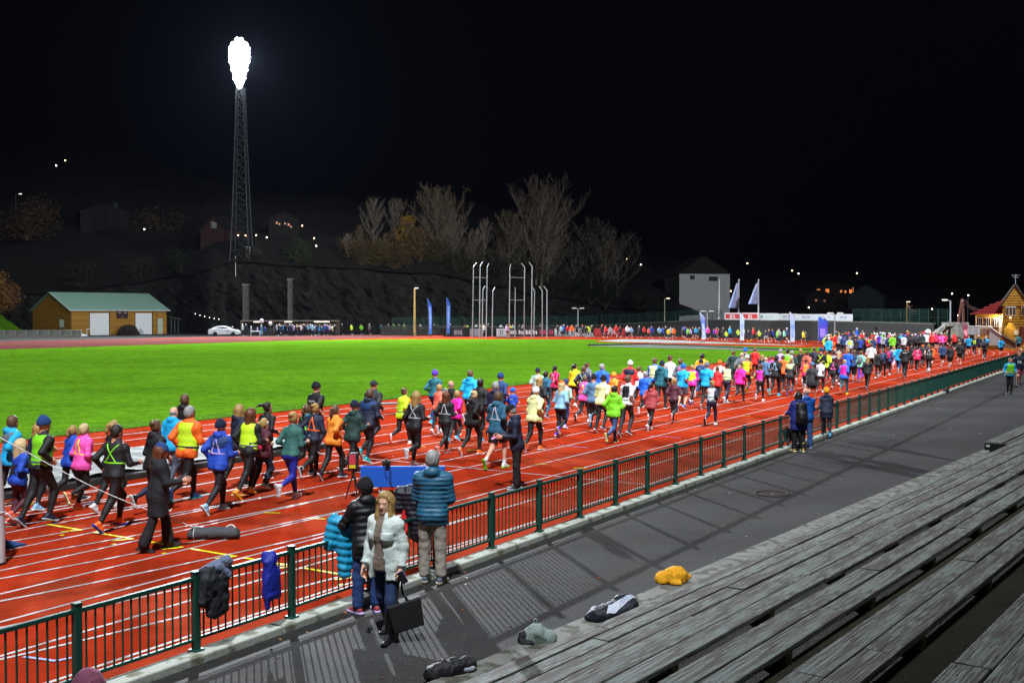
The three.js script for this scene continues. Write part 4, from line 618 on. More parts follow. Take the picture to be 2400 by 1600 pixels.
function tree(label, pos, H, o = {}) {
  const t = thing('tree', label, 'tree', pos.toArray(), 0), trunk = [], twigs = [], tips = [], spread = o.spread ?? 0.5, R = H * spread * 0.46, lo = o.low0 ?? 0.25, N = o.limbs ?? 22;
  const limb = (p, d, L, r, steps, out, lift, wob) => { let q = p, dir = d; const pts = [p]; for (let i = 0; i < steps; i++) { const n = add(q, dir, L / steps); out.push([q, n, Math.max(0.016, r * (1 - i / steps * 0.8)), Math.max(0.014, r * (1 - (i + 1) / steps * 0.8)), r > 0.12 ? 5 : 3]); q = n; pts.push(q); dir = nrm(add(dir, [rr(-1, 1), rr(-0.6, 1) + lift, rr(-1, 1)], wob)); } return [pts, dir]; };
  for (let s = 0; s < (o.stems ?? 1); s++) {
    const base = [s ? rr(-1.5, 1.5) : 0, -0.5, s ? rr(-1, 1) : 0], [tp] = limb(base, nrm([rr(-0.06, 0.06) + s * 0.12, 1, rr(-0.06, 0.06)]), H * (s ? 0.85 : 0.97), H * 0.011 + 0.06, 12, trunk, 0.2, 0.05);
    for (let k = 0; k < N; k++) {
      const f = lerp(lo, 0.97, (k + rnd() * 0.8) / N), i = Math.min(11, Math.floor(f * 12)), p = [0, 1, 2].map((c) => lerp(tp[i][c], tp[i + 1][c], f * 12 - i)), A = k * 2.4 + rr(-0.4, 0.4), prof = Math.sin(Math.pow((f - lo) / (1 - lo), 0.75) * 2.7 + 0.35) * 0.9 + 0.12, L = R * Math.max(0.22, prof) * rr(0.8, 1.15), up = lerp(0.55, 1.6, f);
      const [lp, ld] = limb(p, nrm([Math.cos(A), up, Math.sin(A)]), L * 1.25, 0.03 + L * 0.012, 5, trunk, 0.35, 0.16);
      for (let j = 1; j <= 5; j++) for (let c = 0; c < 2; c++) {
        const [sp, sd2] = limb(lp[j], nrm(add(add(ld, [rr(-1, 1), rr(0, 0.8), rr(-1, 1)], 0.9), [0, 0.2, 0])), L * rr(0.28, 0.5), 0.03, 3, twigs, 0.3, 0.2); tips.push(sp[3]);
        for (let q = 1; q <= 3; q++) for (let e = 0; e < (o.fine ?? 2); e++) { const [fp] = limb(sp[q], nrm(add(sd2, [rr(-1, 1), rr(-0.2, 0.9), rr(-1, 1)], 0.9)), L * rr(0.14, 0.26), 0.02, 1, twigs, 0, 0); tips.push(fp[1]); }
      }
    }
  }
  obj('trunk', branchGeo(trunk), barkMats[o.bark ?? 0], t); const crown = obj('crown', branchGeo(twigs), barkMats[o.bark ?? 0], t);
  if (o.leaf) { const pts = [], cl = []; for (let i = 0; i < 60; i++) cl.push(pick(tips)); for (let i = 0; i < (o.leaves ?? 1500); i++) { const c = rnd() < 0.65 ? pick(cl) : pick(tips); pts.push(add(c, [rr(-1, 1), rr(-1, 1), rr(-1, 1)], H * 0.05 * rnd())); } obj('leaves', leafGeo(pts, o.leafSize ?? 0.17), std(o.leaf, 0.9, { side: THREE.DoubleSide }), crown); }
  return t;
}
function bush(label, pos, w, h, color, n = 1500, size = 0.12) {
  const b = thing('bush', label, 'bush', pos.toArray()), pts = [], st = [], cl = []; for (let i = 0; i < 14; i++) { const a = rnd() * 6.28, r = Math.sqrt(rnd()); cl.push([Math.cos(a) * r * w * 0.36, h * rr(0.25, 0.85) * (1 - r * 0.4), Math.sin(a) * r * w * 0.36]); st.push([[0, -0.3, 0], cl[i], 0.05, 0.015]); }
  for (let i = 0; i < n; i++) { const c = pick(cl), v = nrm([rr(-1, 1), rr(-1, 1), rr(-1, 1)]), k = Math.cbrt(rnd()) * Math.min(w, h) * 0.26; pts.push([c[0] + v[0] * k, Math.max(0, c[1] + v[1] * k), c[2] + v[2] * k]); }
  obj('stems', branchGeo(st), barkMats[2], b); obj('foliage', leafGeo(pts, size), std(color, 0.95, { side: THREE.DoubleSide }), b);
}
const T = [ // px, top py, label, options
  [845, 520, 'thin leafless tree at the left end of the wood on the cliff', { spread: 0.35, leaf: 0x5a4626, leaves: 500 }],
  [876, 462, 'pale leafless birch, left one of the two tall white-limbed trees', { bark: 0, spread: 0.5, low0: 0.3 }],
  [924, 464, 'pale leafless birch, right one of the two tall white-limbed trees', { bark: 0, spread: 0.48, low0: 0.3 }],
  [952, 505, 'small tree still holding bright yellow leaves beside the two birches', { leaf: 0x9a7a16, leaves: 2600, spread: 0.5, low0: 0.16 }],
  [985, 530, 'brownish bushy tree with dead leaves under the tallest round tree', { leaf: 0x66502a, leaves: 2400, low0: 0.16 }],
  [1030, 448, 'tall round bare tree right of the birches', { bark: 0, spread: 0.8, stems: 2, low0: 0.12, leaf: 0x54462a, leaves: 2200 }],
  [1022, 540, 'slim tree with yellow leaves in front of the tall round bare tree', { leaf: 0x8f7420, leaves: 1300, low0: 0.16 }],
  [1090, 560, 'low spreading bare tree in the gap of the wood', { spread: 0.9, low0: 0.1, leaf: 0x4a4020, leaves: 1100 }],
  [1135, 505, 'slim bare tree with a small crown in the middle of the wood', { spread: 0.3, low0: 0.5 }],
  [1195, 500, 'bare tree left of the tallest crown above the hammer cage', { spread: 0.65, low0: 0.12, leaf: 0x4a4226, leaves: 1800 }],
  [1255, 448, 'tallest bare tree with a wide crown above the hammer cage', { spread: 0.85, stems: 2, low0: 0.12, leaf: 0x46402a, leaves: 2200 }],
  [1300, 560, 'dark bare tree right of the tallest crown', { bark: 0, spread: 0.75, low0: 0.1, leaf: 0x3a3a20, leaves: 2200 }],
  [818, 540, 'slender bare tree leaning out at the left edge of the wood', { spread: 0.4, low0: 0.3 }], [905, 545, 'bare bushy tree between the two birches', { spread: 0.6, low0: 0.1, leaf: 0x4e3a1e, leaves: 1800 }], [1062, 505, 'bare tree right behind the tall round tree', { spread: 0.6, low0: 0.2 }], [1110, 535, 'bare many-branched tree left of the slim small-crowned tree', { spread: 0.6, low0: 0.15 }], [1165, 545, 'short bare tree in front of the middle of the wood', { spread: 0.7, low0: 0.1 }], [1225, 520, 'bare tree just left of the tallest crown', { spread: 0.5, low0: 0.2 }], [1285, 500, 'bare tree just right of the tallest crown', { spread: 0.5, low0: 0.2 }], [1340, 575, 'dark low tree between the bare crowns and the leafy tree', { spread: 0.8, low0: 0.1, leaf: 0x20260f, leaves: 2200 }], [1415, 545, 'dark tree between leafy tree and rounded tree', { spread: 0.7, low0: 0.15, leaf: 0x1c2210, leaves: 1600 }],
  [1385, 520, 'dark leafy tree near the right end of the wood', { leaf: 0x1c2412, leaves: 3000, spread: 0.7, low0: 0.16, leafSize: 0.2 }],
  [1445, 565, 'dark rounded tree at the right end of the wood', { leaf: 0x1e2413, leaves: 2600, spread: 0.8, low0: 0.16, leafSize: 0.2 }],
];
for (const [px, py, label, o] of T) { const back = rr(5, 16), p = onCliff(px, back), H = W(px, py, cliffD(px) + back).y - p.y; tree(label, p, H / (o.fit ?? 1.0), o); }
for (const [px, w, h, c, label, back = 3] of [
  [850, 8, 6, 0x42381f, 'rusty brown bush at the left foot of the wood'], [885, 7, 7, 0x504818, 'yellowish bush below the left birch'], [925, 8, 6, 0x463a20, 'brown bush below the right birch'], [700, 5, 5, 0x28381c, 'round green bush on the cliff edge left of the wood'], [1080, 9, 6, 0x2c2c18, 'dull olive bush at the cliff edge in the gap of the wood'], [1180, 10, 8, 0x24281a, 'dark bush below the middle of the wood'], [1340, 11, 7, 0x1a2414, 'dark green bush left of the leafy tree'],
  [830, 9, 8, 0x5c4824, 'tan bush at the outer left end of the wood', 8], [960, 10, 8, 0x54461f, 'olive brown bush under the small yellow tree', 6], [1005, 10, 9, 0x4a3f20, 'olive bush under the tall round bare tree', 7], [1050, 9, 8, 0x3c3820, 'grey olive bush right of the tall round tree foot', 5], [1125, 11, 9, 0x34341e, 'greenish bush below the slim small-crowned tree', 6], [1230, 11, 9, 0x30321c, 'dark olive bush under the tallest bare crown', 5], [1285, 11, 8, 0x262c18, 'dark green bush right under the tallest bare crown', 4], [1385, 12, 8, 0x1c2614, 'dark green bush at the foot of the leafy tree', 2],
  [1420, 10, 6, 0x1b2213, 'dark green bush under the rounded tree', 0], [1500, 10, 5, 0x20241a, 'dark bush left of the gabled house', 0], [590, 6, 3, 0x2c3020, 'low scrub beside the floodlight mast foot'], [330, 9, 6, 0x2e2a18, 'brown bush on the slope above the shed roof'], [430, 9, 6, 0x1e2416, 'dark green bush between shed and floodlight mast'], [200, 10, 7, 0x26200f, 'dark brown bush behind the shed roof'],
]) bush(label, onCliff(px, back), w, h, c, 1500, 0.15);
bush('tall rusty orange bush at the left edge above the grassy bank', W(-10, 735, 178).setY(3.4), 11, 8.5, 0x6a4a1c, 3600, 0.16);
bush('brown bush on the hill under the street lamp at far left', W(60, 560, 215), 15, 11, 0x4a3620, 2600, 0.2);
bush('large brown bush on the dark hill right of the chimney house', W(395, 580, 230), 18, 11, 0x4a3820, 2600, 0.2);
// ---------------------------------------------------------------- floodlight mast and the two concrete piers under it
const local = (o, v) => o.worldToLocal(v.clone());
{
  const mastM0 = std(0x3c4246, 0.6, { metalness: 0.3 }); const base = onCliff(566, 4), d = 190, foot = V3(MAST[0] + 23.7, base.y - 0.3, MAST[2] + 6.2); const top = W(575, 205, d);
  const m = thing('floodlight_mast', 'tall steel lattice floodlight mast on the cliff with its lamps switched on', 'floodlight mast', [W(566, 610, d).x, base.y - 0.4, W(566, 610, d).z], FACE);
  const H = top.y - m.position.y, legs = [], lat = [], w0 = 1.75, w1 = 0.62, C = [[-1, -1], [1, -1], [1, 1], [-1, 1]], wt = (t) => lerp(w0, w1, Math.pow(t, 0.75));
  for (const [a, b] of C) legs.push(cyl(0.11, 0.08, [a * w0, 0, b * w0], [a * w1, H, b * w1], 6));
  C.forEach(([a, b]) => { for (let i = 0; i < 12; i++) { const t0 = i / 12, t1 = (i + 1) / 12; obj('leg', cyl(0.12, 0.115, [a * wt(t0), H * t0, b * wt(t0)], [a * wt(t1), H * t1, b * wt(t1)], 6), mastM0, m); } });
  const N = 17; for (let i = 0; i < N; i++) { const t0 = 1 - Math.pow(1 - i / N, 1.15), t1 = 1 - Math.pow(1 - (i + 1) / N, 1.15); for (let k = 0; k < 4; k++) { const [a, b] = C[k], [c, e] = C[(k + 1) % 4], p = wt(t0), q = wt(t1); lat.push(cyl(0.045, 0.045, [a * p, H * t0, b * p], [c * q, H * t1, e * q], 4), cyl(0.045, 0.045, [c * p, H * t0, e * p], [a * q, H * t1, b * q], 4), cyl(0.05, 0.05, [a * q, H * t1, b * q], [c * q, H * t1, e * q], 4)); } }
  const l = obj('lattice', lat, mastM0, m); l.userData.kind = 'stuff';
  obj('cabinet', rbx(0.7, 2.2, 0.6, 0.03, 1.3, 1.6, 0.6), M.white, m); obj('cable_pipe', cyl(0.05, 0.05, [-0.7, -5, 1.6], [-0.7, 1, 1.6]), M.white, m);
  // lamp bank: packed round floodlights, widest near the top
  const rows = [[2, 8.6], [4, 7.85], [5, 7.1], [5, 6.35], [5, 5.6], [5, 4.85], [4, 4.1], [4, 3.35], [3, 2.6], [3, 1.85], [2, 1.1], [1, 0.4]], frame = [], q = 0.74; const lamp = glow(0xf2f7ff, 300), bodyM = mastM0;
  const rack = obj('lamp_rack', [cyl(0.09, 0.09, [-0.5, H - 0.5, 0.2], [-0.5, H + 8.9, 0.2], 6), cyl(0.09, 0.09, [0.5, H - 0.5, 0.2], [0.5, H + 8.9, 0.2], 6), ...rows.map(([n, y]) => rbx(n * q + 0.2, 0.1, 0.1, 0.02, 0, H + y - 0.3, 0.25))], M.galv, m);
  const lg = new THREE.CylinderGeometry(0.36, 0.36, 0.05, 20); lg.rotateX(Math.PI / 2); const bg = new THREE.CylinderGeometry(0.37, 0.24, 0.35, 16, 1, true); bg.rotateX(Math.PI / 2);
  for (const [n, y] of rows) for (let i = 0; i < n; i++) { const b = obj('floodlight_body', bg, bodyM, m); b.position.set((i - (n - 1) / 2) * q, H + y - 0.3, 0.62); b.rotation.x = 0.28; const f = obj('floodlight_lens', lg, lamp, b); f.position.z = 0.17; }
}
for (const [px, top, w, label] of [[576, 668, 13, 'left one of the two concrete piers on the rock wall'], [680, 655, 10, 'right one of the two concrete piers on the rock wall']]) { const d = 181, p = W(px, HORIZON, d), h = W(px, top, d).y, o = thing('concrete_pier', label, 'pier', [p.x, 0, p.z], FACE); const g = new RoundedBoxGeometry(w * mpp(d), h, 1.0, 1, 0.05); uvPlanar(g); obj('pier_shaft', g, std(0xb0b4b2, 0.85, { map: M.concrete.map }), o).position.y = h / 2; obj('pier_cap', rbx(w * mpp(d) + 0.12, 0.2, 1.12, 0.03, 0, h + 0.05, 0), M.concrete, o); }
// ---------------------------------------------------------------- yellow wooden shed
const tongue = tex(512, 256, (u, v) => { const n = fbm2(u * 6, v * 20, 6, 4, 0.5, 20), k = 0.82 + 0.3 * n; return [0.60 * k, 0.43 * k, 0.12 * k]; }, true, [0.3, 0.3]);
M.ochre = std(0xffffff, 0.75, { map: tongue }); M.roofGreen = std(0x7fa392, 0.6);
{
  const C = W(165, 784, 172), R = W(390, 781, 185.4), L = Math.hypot(R.x - C.x, R.z - C.z), turn = Math.atan2(-(R.z - C.z), R.x - C.x), D = 13, hW = 4.15, hR = 2.85;
  const s = thing('wooden_shed', 'low yellow wooden shed with green metal roof and two white roller doors', 'shed', [C.x, 0.05, C.z], turn); // x along the front, -z towards the back
  const boards = (n, w, h, pos, rot, skip = () => false) => { const bw = w / n; for (let i = 0; i < n; i++) { const x = (i + 0.5) * bw, hh = typeof h === 'function' ? h(x) : h; if (skip(x)) continue; const b = obj('board', rbx(bw - 0.012, hh, 0.03 + (i % 2) * 0.012, 0.004), M.ochre, s); b.position.set(...pos(x, hh)); b.rotation.y = rot; } };
  obj('wall', [bx(L, hW, 0.1, L / 2, hW / 2, -0.1), bx(0.1, hW, D, 0.1, hW / 2, -D / 2), bx(L, hW, 0.1, L / 2, hW / 2, -D), bx(0.1, hW, D, L - 0.1, hW / 2, -D / 2)], std(0x4c3510, 0.9), s);
  const doors = [[0.185, 0.385], [0.655, 0.84]], inDoor = (x) => doors.some(([a, b]) => x > L * a - 0.06 && x < L * b + 0.06) || (x > L * 0.895 && x < L * 0.96);
  boards(92, L, hW, (x, h) => [x, h / 2, -0.02], 0, inDoor);
  obj('wall', [bx(L * 0.2, 0.45, 0.03, L * 0.285, hW - 0.22, -0.02), bx(L * 0.185, 0.45, 0.03, L * 0.7475, hW - 0.22, -0.02), bx(L * 0.065, 1.35, 0.03, L * 0.9275, hW - 0.67, -0.02)], M.ochre, s);
  for (const [a, b] of doors) { const w = L * (b - a), d = obj('roller_door', rbx(w, 3.65, 0.06, 0.01, L * (a + b) / 2, 1.83, -0.06), M.white, s); for (let k = 1; k < 9; k++) obj('door_rib', rbx(w - 0.06, 0.02, 0.03, 0.004, L * (a + b) / 2, k * 0.41, -0.02), std(0xb8bdbd, 0.6), d); for (const x of [a, b]) obj('door_frame', bx(0.09, 3.75, 0.1, L * x, 1.875, 0.0), std(0x2a2018, 0.9), d); }
  const dr = obj('door', rbx(L * 0.058, 2.75, 0.06, 0.01, L * 0.9275, 1.4, -0.02), std(0xa9b39c, 0.6), s); obj('handle', rbx(0.12, 0.03, 0.06, 0.01, L * 0.95, 1.3, 0.03), M.steel, dr);
  const gable = (x) => hW + hR * (1 - Math.abs(x - D / 2) / (D / 2)); boards(44, D, gable, (x, h) => [0.02, h / 2, -x], Math.PI / 2);
  obj('gable_trim', [cyl(0.06, 0.06, [-0.25, hW + 0.02, 0.4], [-0.25, hW + hR + 0.12, -D / 2], 4)], M.white, s);
  const roofN = 62, rw = (L + 0.9) / roofN, sl = Math.hypot(D / 2 + 0.5, hR + 0.2), ang = Math.atan2(hR + 0.2, D / 2 + 0.5), rg = rbx(rw - 0.01, 0.05, sl, 0.008), rib = rbx(0.07, 0.06, sl, 0.01, rw / 2 - 0.05, 0.03, 0);
  const roof = obj('roof', [bx(L + 0.9, 0.06, sl, 0, -0.06, 0).rotateX(ang).translate(L / 2, hW + hR / 2 + 0.05, -D / 4 + 0.25), bx(L + 0.9, 0.06, sl, 0, -0.06, 0).rotateX(-ang).translate(L / 2, hW + hR / 2 + 0.05, -D * 0.75 - 0.25)], M.roofGreen, s);
  for (let i = 0; i < roofN; i++) { const p = obj('roof_panel', [rg, rib], M.roofGreen, roof); p.position.set(-0.45 + (i + 0.5) * rw, hW + hR / 2 + 0.05, -D / 4 + 0.25); p.rotation.x = ang; }
  obj('gutter', [rbx(L + 0.9, 0.12, 0.12, 0.03, L / 2, hW - 0.05, 0.55)], M.white, roof);
  const sb = thing('scoreboard', 'small dark red scoreboard panel hung between the shed doors', 'scoreboard', s.localToWorld(V3(L * 0.515, hW - 0.75, 0.12)).toArray(), turn); obj('panel', rbx(L * 0.115, 1.25, 0.14, 0.02), std(0x2c0a0e, 0.6), sb); obj('lettering', [bx(0.55, 0.2, 0.02, -0.5, 0.32, 0.075), bx(0.55, 0.2, 0.02, 0.5, 0.32, 0.075), bx(0.4, 0.12, 0.02, 0, -0.35, 0.075)], std(0x8a8284, 0.6), sb);
  // things standing in front
  const at = (fx, z, y = 0) => s.localToWorld(V3(L * fx, y, z));
  const bk = thing('bicycle', 'dark bicycle leaning against the right white shed door', 'bicycle', at(0.665, 0.9).toArray(), turn + 0.12);
  for (const x of [-0.56, 0.56]) { const w = obj('wheel', new THREE.TorusGeometry(0.34, 0.028, 6, 24).translate(x, 0.36, 0), M.black, bk); obj('spokes', branchGeo([...Array(8)].map((_, i) => [[x, 0.36, 0], [x + Math.cos(i * 0.785) * 0.33, 0.36 + Math.sin(i * 0.785) * 0.33, 0], 0.006, 0.006])), M.steel, w); }
  obj('frame', [cyl(0.025, 0.025, [-0.56, 0.36, 0], [-0.1, 0.36, 0]), cyl(0.025, 0.025, [-0.1, 0.36, 0], [-0.24, 0.85, 0]), cyl(0.025, 0.025, [-0.1, 0.36, 0], [0.4, 0.82, 0]), cyl(0.02, 0.02, [-0.56, 0.36, 0], [-0.22, 0.78, 0]), cyl(0.025, 0.025, [-0.22, 0.78, 0], [0.4, 0.86, 0]), cyl(0.025, 0.025, [0.56, 0.36, 0], [0.36, 0.98, 0])], std(0x16242e, 0.4), bk);
  obj('saddle', rbx(0.26, 0.06, 0.14, 0.025, -0.27, 0.9, 0), M.black, bk); obj('handlebar', [cyl(0.016, 0.016, [0.36, 1.02, -0.28], [0.36, 1.02, 0.28])], M.black, bk);
  const rk = thing('soil_heap', 'dark brown heap of soil in front of the shed wall', 'heap', at(0.54, 1.4).toArray()); const rg2 = new THREE.SphereGeometry(1, 40, 20, 0, 6.2832, 0, 1.57), rp = rg2.attributes.position; for (let i = 0; i < rp.count; i++) { const x = rp.getX(i), y = rp.getY(i), z = rp.getZ(i), k = 0.8 + 0.7 * (fbm3(x * 2 + 5, y * 2, z * 2, 4) - 0.3); rp.setXYZ(i, x * 2.1 * k, y * 1.75 * k, z * 1.2 * k); } rg2.computeVertexNormals(); obj('heap', uvPlanar(rg2), std(0x2c1f14, 1, { bumpMap: withRepeat(grain, 1, 1), bumpScale: 0.1 }), rk);
  const ch = thing('umpire_stand', 'pale wooden board on legs leaning at the left corner of the shed', 'stand', at(-0.12, 1.2).toArray(), turn + 0.5); obj('board', rbx(1.1, 1.2, 0.08, 0.02, 0, 2.0, 0), std(0x6f7f70, 0.7), ch); for (const x of [-0.45, 0, 0.45]) obj('leg', cyl(0.05, 0.05, [x - 0.15, 0, 0.5], [x, 1.6, 0]), M.wood, ch);
  const rl = thing('white_rail', 'small white tubular rail in front of the left shed door', 'rail', at(0.13, 2.2).toArray(), turn); obj('frame', [cyl(0.05, 0.05, [-0.7, 0, 0], [-0.7, 1.1, 0]), cyl(0.05, 0.05, [0.7, 0, 0], [0.7, 1.1, 0]), cyl(0.05, 0.05, [-0.72, 1.1, 0], [0.72, 1.1, 0])], M.white, rl);
  const sk = thing('white_tarpaulin', 'low white tarpaulin heap lying at the left end of the shed', 'tarpaulin', at(-0.06, 4.2).toArray(), turn); const sg = new THREE.SphereGeometry(1, 28, 10, 0, 6.2832, 0, 1.57); sg.scale(1.7, 0.42, 0.8); obj('sheet', uvPlanar(sg), M.white, sk);
  const lean = thing('lean_to', 'open wooden lean-to roof at the right end of the shed', 'shelter', at(1.0, -2).toArray(), turn); obj('roof', rbx(2.6, 0.12, 4, 0.02, 1.4, 3.0, 0).rotateZ(-0.14), std(0x4a463e, 0.9), lean); for (const x of [1.0, 1.7, 2.4]) obj('post', rbx(0.14, 2.9, 0.14, 0.02, x, 1.4, 1.8), std(0x3c4a48, 0.8), lean);
}
// ---------------------------------------------------------------- white car
{
  const d = 173, p = W(526, 783, d), c = thing('car', 'white saloon car parked in front of the rock wall, tail lights on', 'car', [p.x, 0.02, p.z], FACE + 0.12), white = new THREE.MeshPhysicalMaterial({ color: 0xd2d6da, roughness: 0.35, clearcoat: 0.8, clearcoatRoughness: 0.1 });
  const prof = new THREE.Shape(); [[-2.42, 0.32], [-2.46, 0.72], [-2.36, 0.98], [-1.7, 1.08], [-1.0, 1.12], [0.4, 1.06], [1.3, 0.98], [2.05, 0.86], [2.4, 0.66], [2.44, 0.36], [1.95, 0.28]].forEach(([x, y], i) => i ? prof.lineTo(x, y) : prof.moveTo(x, y)); prof.absarc(1.45, 0.33, 0.38, 0, Math.PI); prof.lineTo(-1.02, 0.26); prof.absarc(-1.4, 0.33, 0.38, 0, Math.PI); prof.lineTo(-2.42, 0.32);
  const ext = (s, w, b) => { const g = new THREE.ExtrudeGeometry(s, { depth: w - 2 * b, bevelEnabled: true, bevelSize: b, bevelThickness: b, bevelSegments: 3, curveSegments: 10 }); g.translate(0, 0, -w / 2 + b); return uvPlanar(g); };
  obj('body', ext(prof, 1.84, 0.09), white, c);
  const cab = new THREE.Shape(); cab.moveTo(-1.95, 1.02); cab.bezierCurveTo(-1.3, 1.42, -0.8, 1.46, -0.3, 1.45); cab.bezierCurveTo(0.3, 1.44, 0.8, 1.2, 1.2, 0.98); cab.lineTo(-1.95, 1.0); obj('roof', ext(cab, 1.52, 0.16), white, c);
  const win = new THREE.Shape(); win.moveTo(-1.45, 1.08); win.bezierCurveTo(-1.1, 1.34, -0.7, 1.385, -0.3, 1.38); win.bezierCurveTo(0.2, 1.36, 0.6, 1.2, 0.92, 1.06); win.lineTo(-1.45, 1.08); const gl = new THREE.MeshPhysicalMaterial({ color: 0x0a0d10, roughness: 0.08, metalness: 0.2 });
  obj('window', ext(win, 1.56, 0.02), gl, c); obj('pillar', bx(0.07, 0.36, 1.585, -0.2, 1.22, 0), M.black, c);
  for (const x of [-1.4, 1.45]) for (const z of [-0.84, 0.84]) { const w = obj('wheel', new THREE.CylinderGeometry(0.33, 0.33, 0.2, 20).rotateX(Math.PI / 2).translate(x, 0.33, z), M.rubber, c); obj('rim', new THREE.CylinderGeometry(0.22, 0.22, 0.21, 14).rotateX(Math.PI / 2).translate(x, 0.33, z * 1.01), std(0x2c2f33, 0.4, { metalness: 0.6 }), w); }
  for (const z of [-0.6, 0.6]) { obj('tail_light', rbx(0.1, 0.14, 0.5, 0.03, -2.42, 0.86, z), glow(0xff3020, 1.6), c); obj('headlight', rbx(0.16, 0.12, 0.4, 0.03, 2.26, 0.72, z), gl, c); }
  obj('door_lettering', new THREE.PlaneGeometry(0.95, 0.34).translate(0.75, 0.7, 0.935), new THREE.MeshStandardMaterial({ transparent: true, roughness: 0.5, map: canvasTex(192, 64, (x) => { x.fillStyle = '#a01818'; x.beginPath(); x.arc(22, 34, 14, 0, 7); x.fill(); x.fillStyle = '#1a1a1c'; x.font = 'bold 46px sans-serif'; x.fillText('Bilen', 48, 50, 140); }) }), c);
  obj('number_plate', rbx(0.02, 0.12, 0.5, 0.005, -2.49, 0.66, 0), M.white, c); obj('mirror', rbx(0.1, 0.12, 0.2, 0.04, 0.7, 1.05, 1.0), white, c);
}
// ---------------------------------------------------------------- lit shelter in front of the cliff
{
  const d = 176, a = W(563, 751, d), b = W(795, 753, d + 2), L = a.distanceTo(b), turn = Math.atan2(-(b.z - a.z), b.x - a.x), s = thing('shelter', 'long open shelter with flat roof and fluorescent tubes, crowded with people', 'shelter', [a.x, 0, a.z], turn);
  obj('roof', rbx(L, 0.16, 3.4, 0.03, L / 2, 2.38, -1.5), std(0x5a5248, 0.8), s); obj('back_wall', rbx(L, 2.3, 0.1, 0.02, L / 2, 1.15, -3.1), std(0x2a2c2c, 0.9), s);
  for (const f of [0.005, 0.335, 0.67, 0.97, 0.995]) obj('post', rbx(0.12, 2.3, 0.12, 0.02, L * f, 1.15, 0.05), std(0x5c5040, 0.8), s);
  for (const f of [0.17, 0.48, 0.78, 0.86]) { obj('tube_lamp', rbx(1.2, 0.09, 0.16, 0.03, L * f, 2.25, 0.0), glow(0xfff4e4, 6), s); const p = s.localToWorld(V3(L * f, 2.1, 0.1)), l = new THREE.PointLight(0xfff2e0, 6, 0, 2); l.position.copy(p); l.shadow.radius = 6; l.castShadow = true; l.name = 'tube_light'; scene.add(l); }
  const lg = thing('string_lights', 'sagging string of small lights from the lean-to toward the car', 'string lights', W(440, 728, 178).toArray()); const P0 = V3(0, 0, 0), P1 = W(525, 748, 178).sub(W(440, 728, 178)); obj('cable', tube([P0, P0.clone().lerp(P1, 0.5).add(V3(0, -0.25, 0)), P1], 0.02, 4, 20), M.black, lg);
  for (let i = 0; i < 6; i++) { const t = 0.2 + i * 0.13, q = P0.clone().lerp(P1, t); q.y -= 0.25 * 4 * t * (1 - t) * 0.9 + 0.08; const g = new THREE.SphereGeometry(0.06, 8, 6); g.translate(q.x, q.y, q.z); obj('bulb', g, glow(0xffffff, 5), lg); }
  const rl = thing('white_rail', 'white tubular rail in front of the shelter', 'rail', [...W(598, 782, 172).toArray()].map((v, i) => i === 1 ? 0 : v), turn); obj('frame', [cyl(0.05, 0.05, [-0.7, 0, 0], [-0.7, 0.75, 0]), cyl(0.05, 0.05, [0.7, 0, 0], [0.7, 0.75, 0]), cyl(0.05, 0.05, [-0.72, 0.75, 0], [0.72, 0.75, 0])], M.white, rl);
}
// ---------------------------------------------------------------- hammer cage
{
  const d = 158, o = W(1195, 793, d), c = thing('hammer_cage', 'hammer throwing cage of tall grey posts with bent tops, nets down', 'sports cage', [o.x, 0, o.z], FACE), toL = (px, py, z = 0) => { const k = mpp(d); return [(px - 1195) * k, (793 - py) * k, z]; };
  const posts = [[1107, 1110, 1118, 0, 1], [1124, 1126, 1132, 1.2, 1], [1138, 1141, 1145, -3, 1], [1131, 1133, 1138, 3, 0], [1152, 1154, 1160, -4, 0], [1193, 1195, 1197, -5, 1], [1207, 1208, 1208, -6, 0], [1229, 1230, 1222, -2, 1], [1245, 1247, 1239, 1, 1], [1252, 1254, 1248, -3, 0], [1271, 1271, 1263, 0, 0], [1281, 1281, 1273, 2, 0]];
  for (const [a, b, t, z, tall] of posts) { const B = toL(a, 795, z), K = toL(b, tall ? 626 : 682, z), Tp = toL(t, tall ? 616 : 672, z); obj('post', [cyl(0.085, 0.075, B, K, 8), cyl(0.075, 0.06, K, Tp, 8)], M.galv, c); }
  for (const [x0, x1, y] of [[1108, 1140, 651], [1108, 1139, 704], [1194, 1230, 651], [1194, 1230, 704]]) obj('crossbar', cyl(0.05, 0.05, toL(x0, y, 0), toL(x1, y, -2), 6), M.galv, c);
  obj('floor_beam', [rbx(4.2, 0.12, 0.3, 0.02, -0.1, 0.1, 1.5), rbx(3.0, 0.1, 0.3, 0.02, -0.6, 0.1, 0.2)], std(0x5a4632, 0.9), c);
}
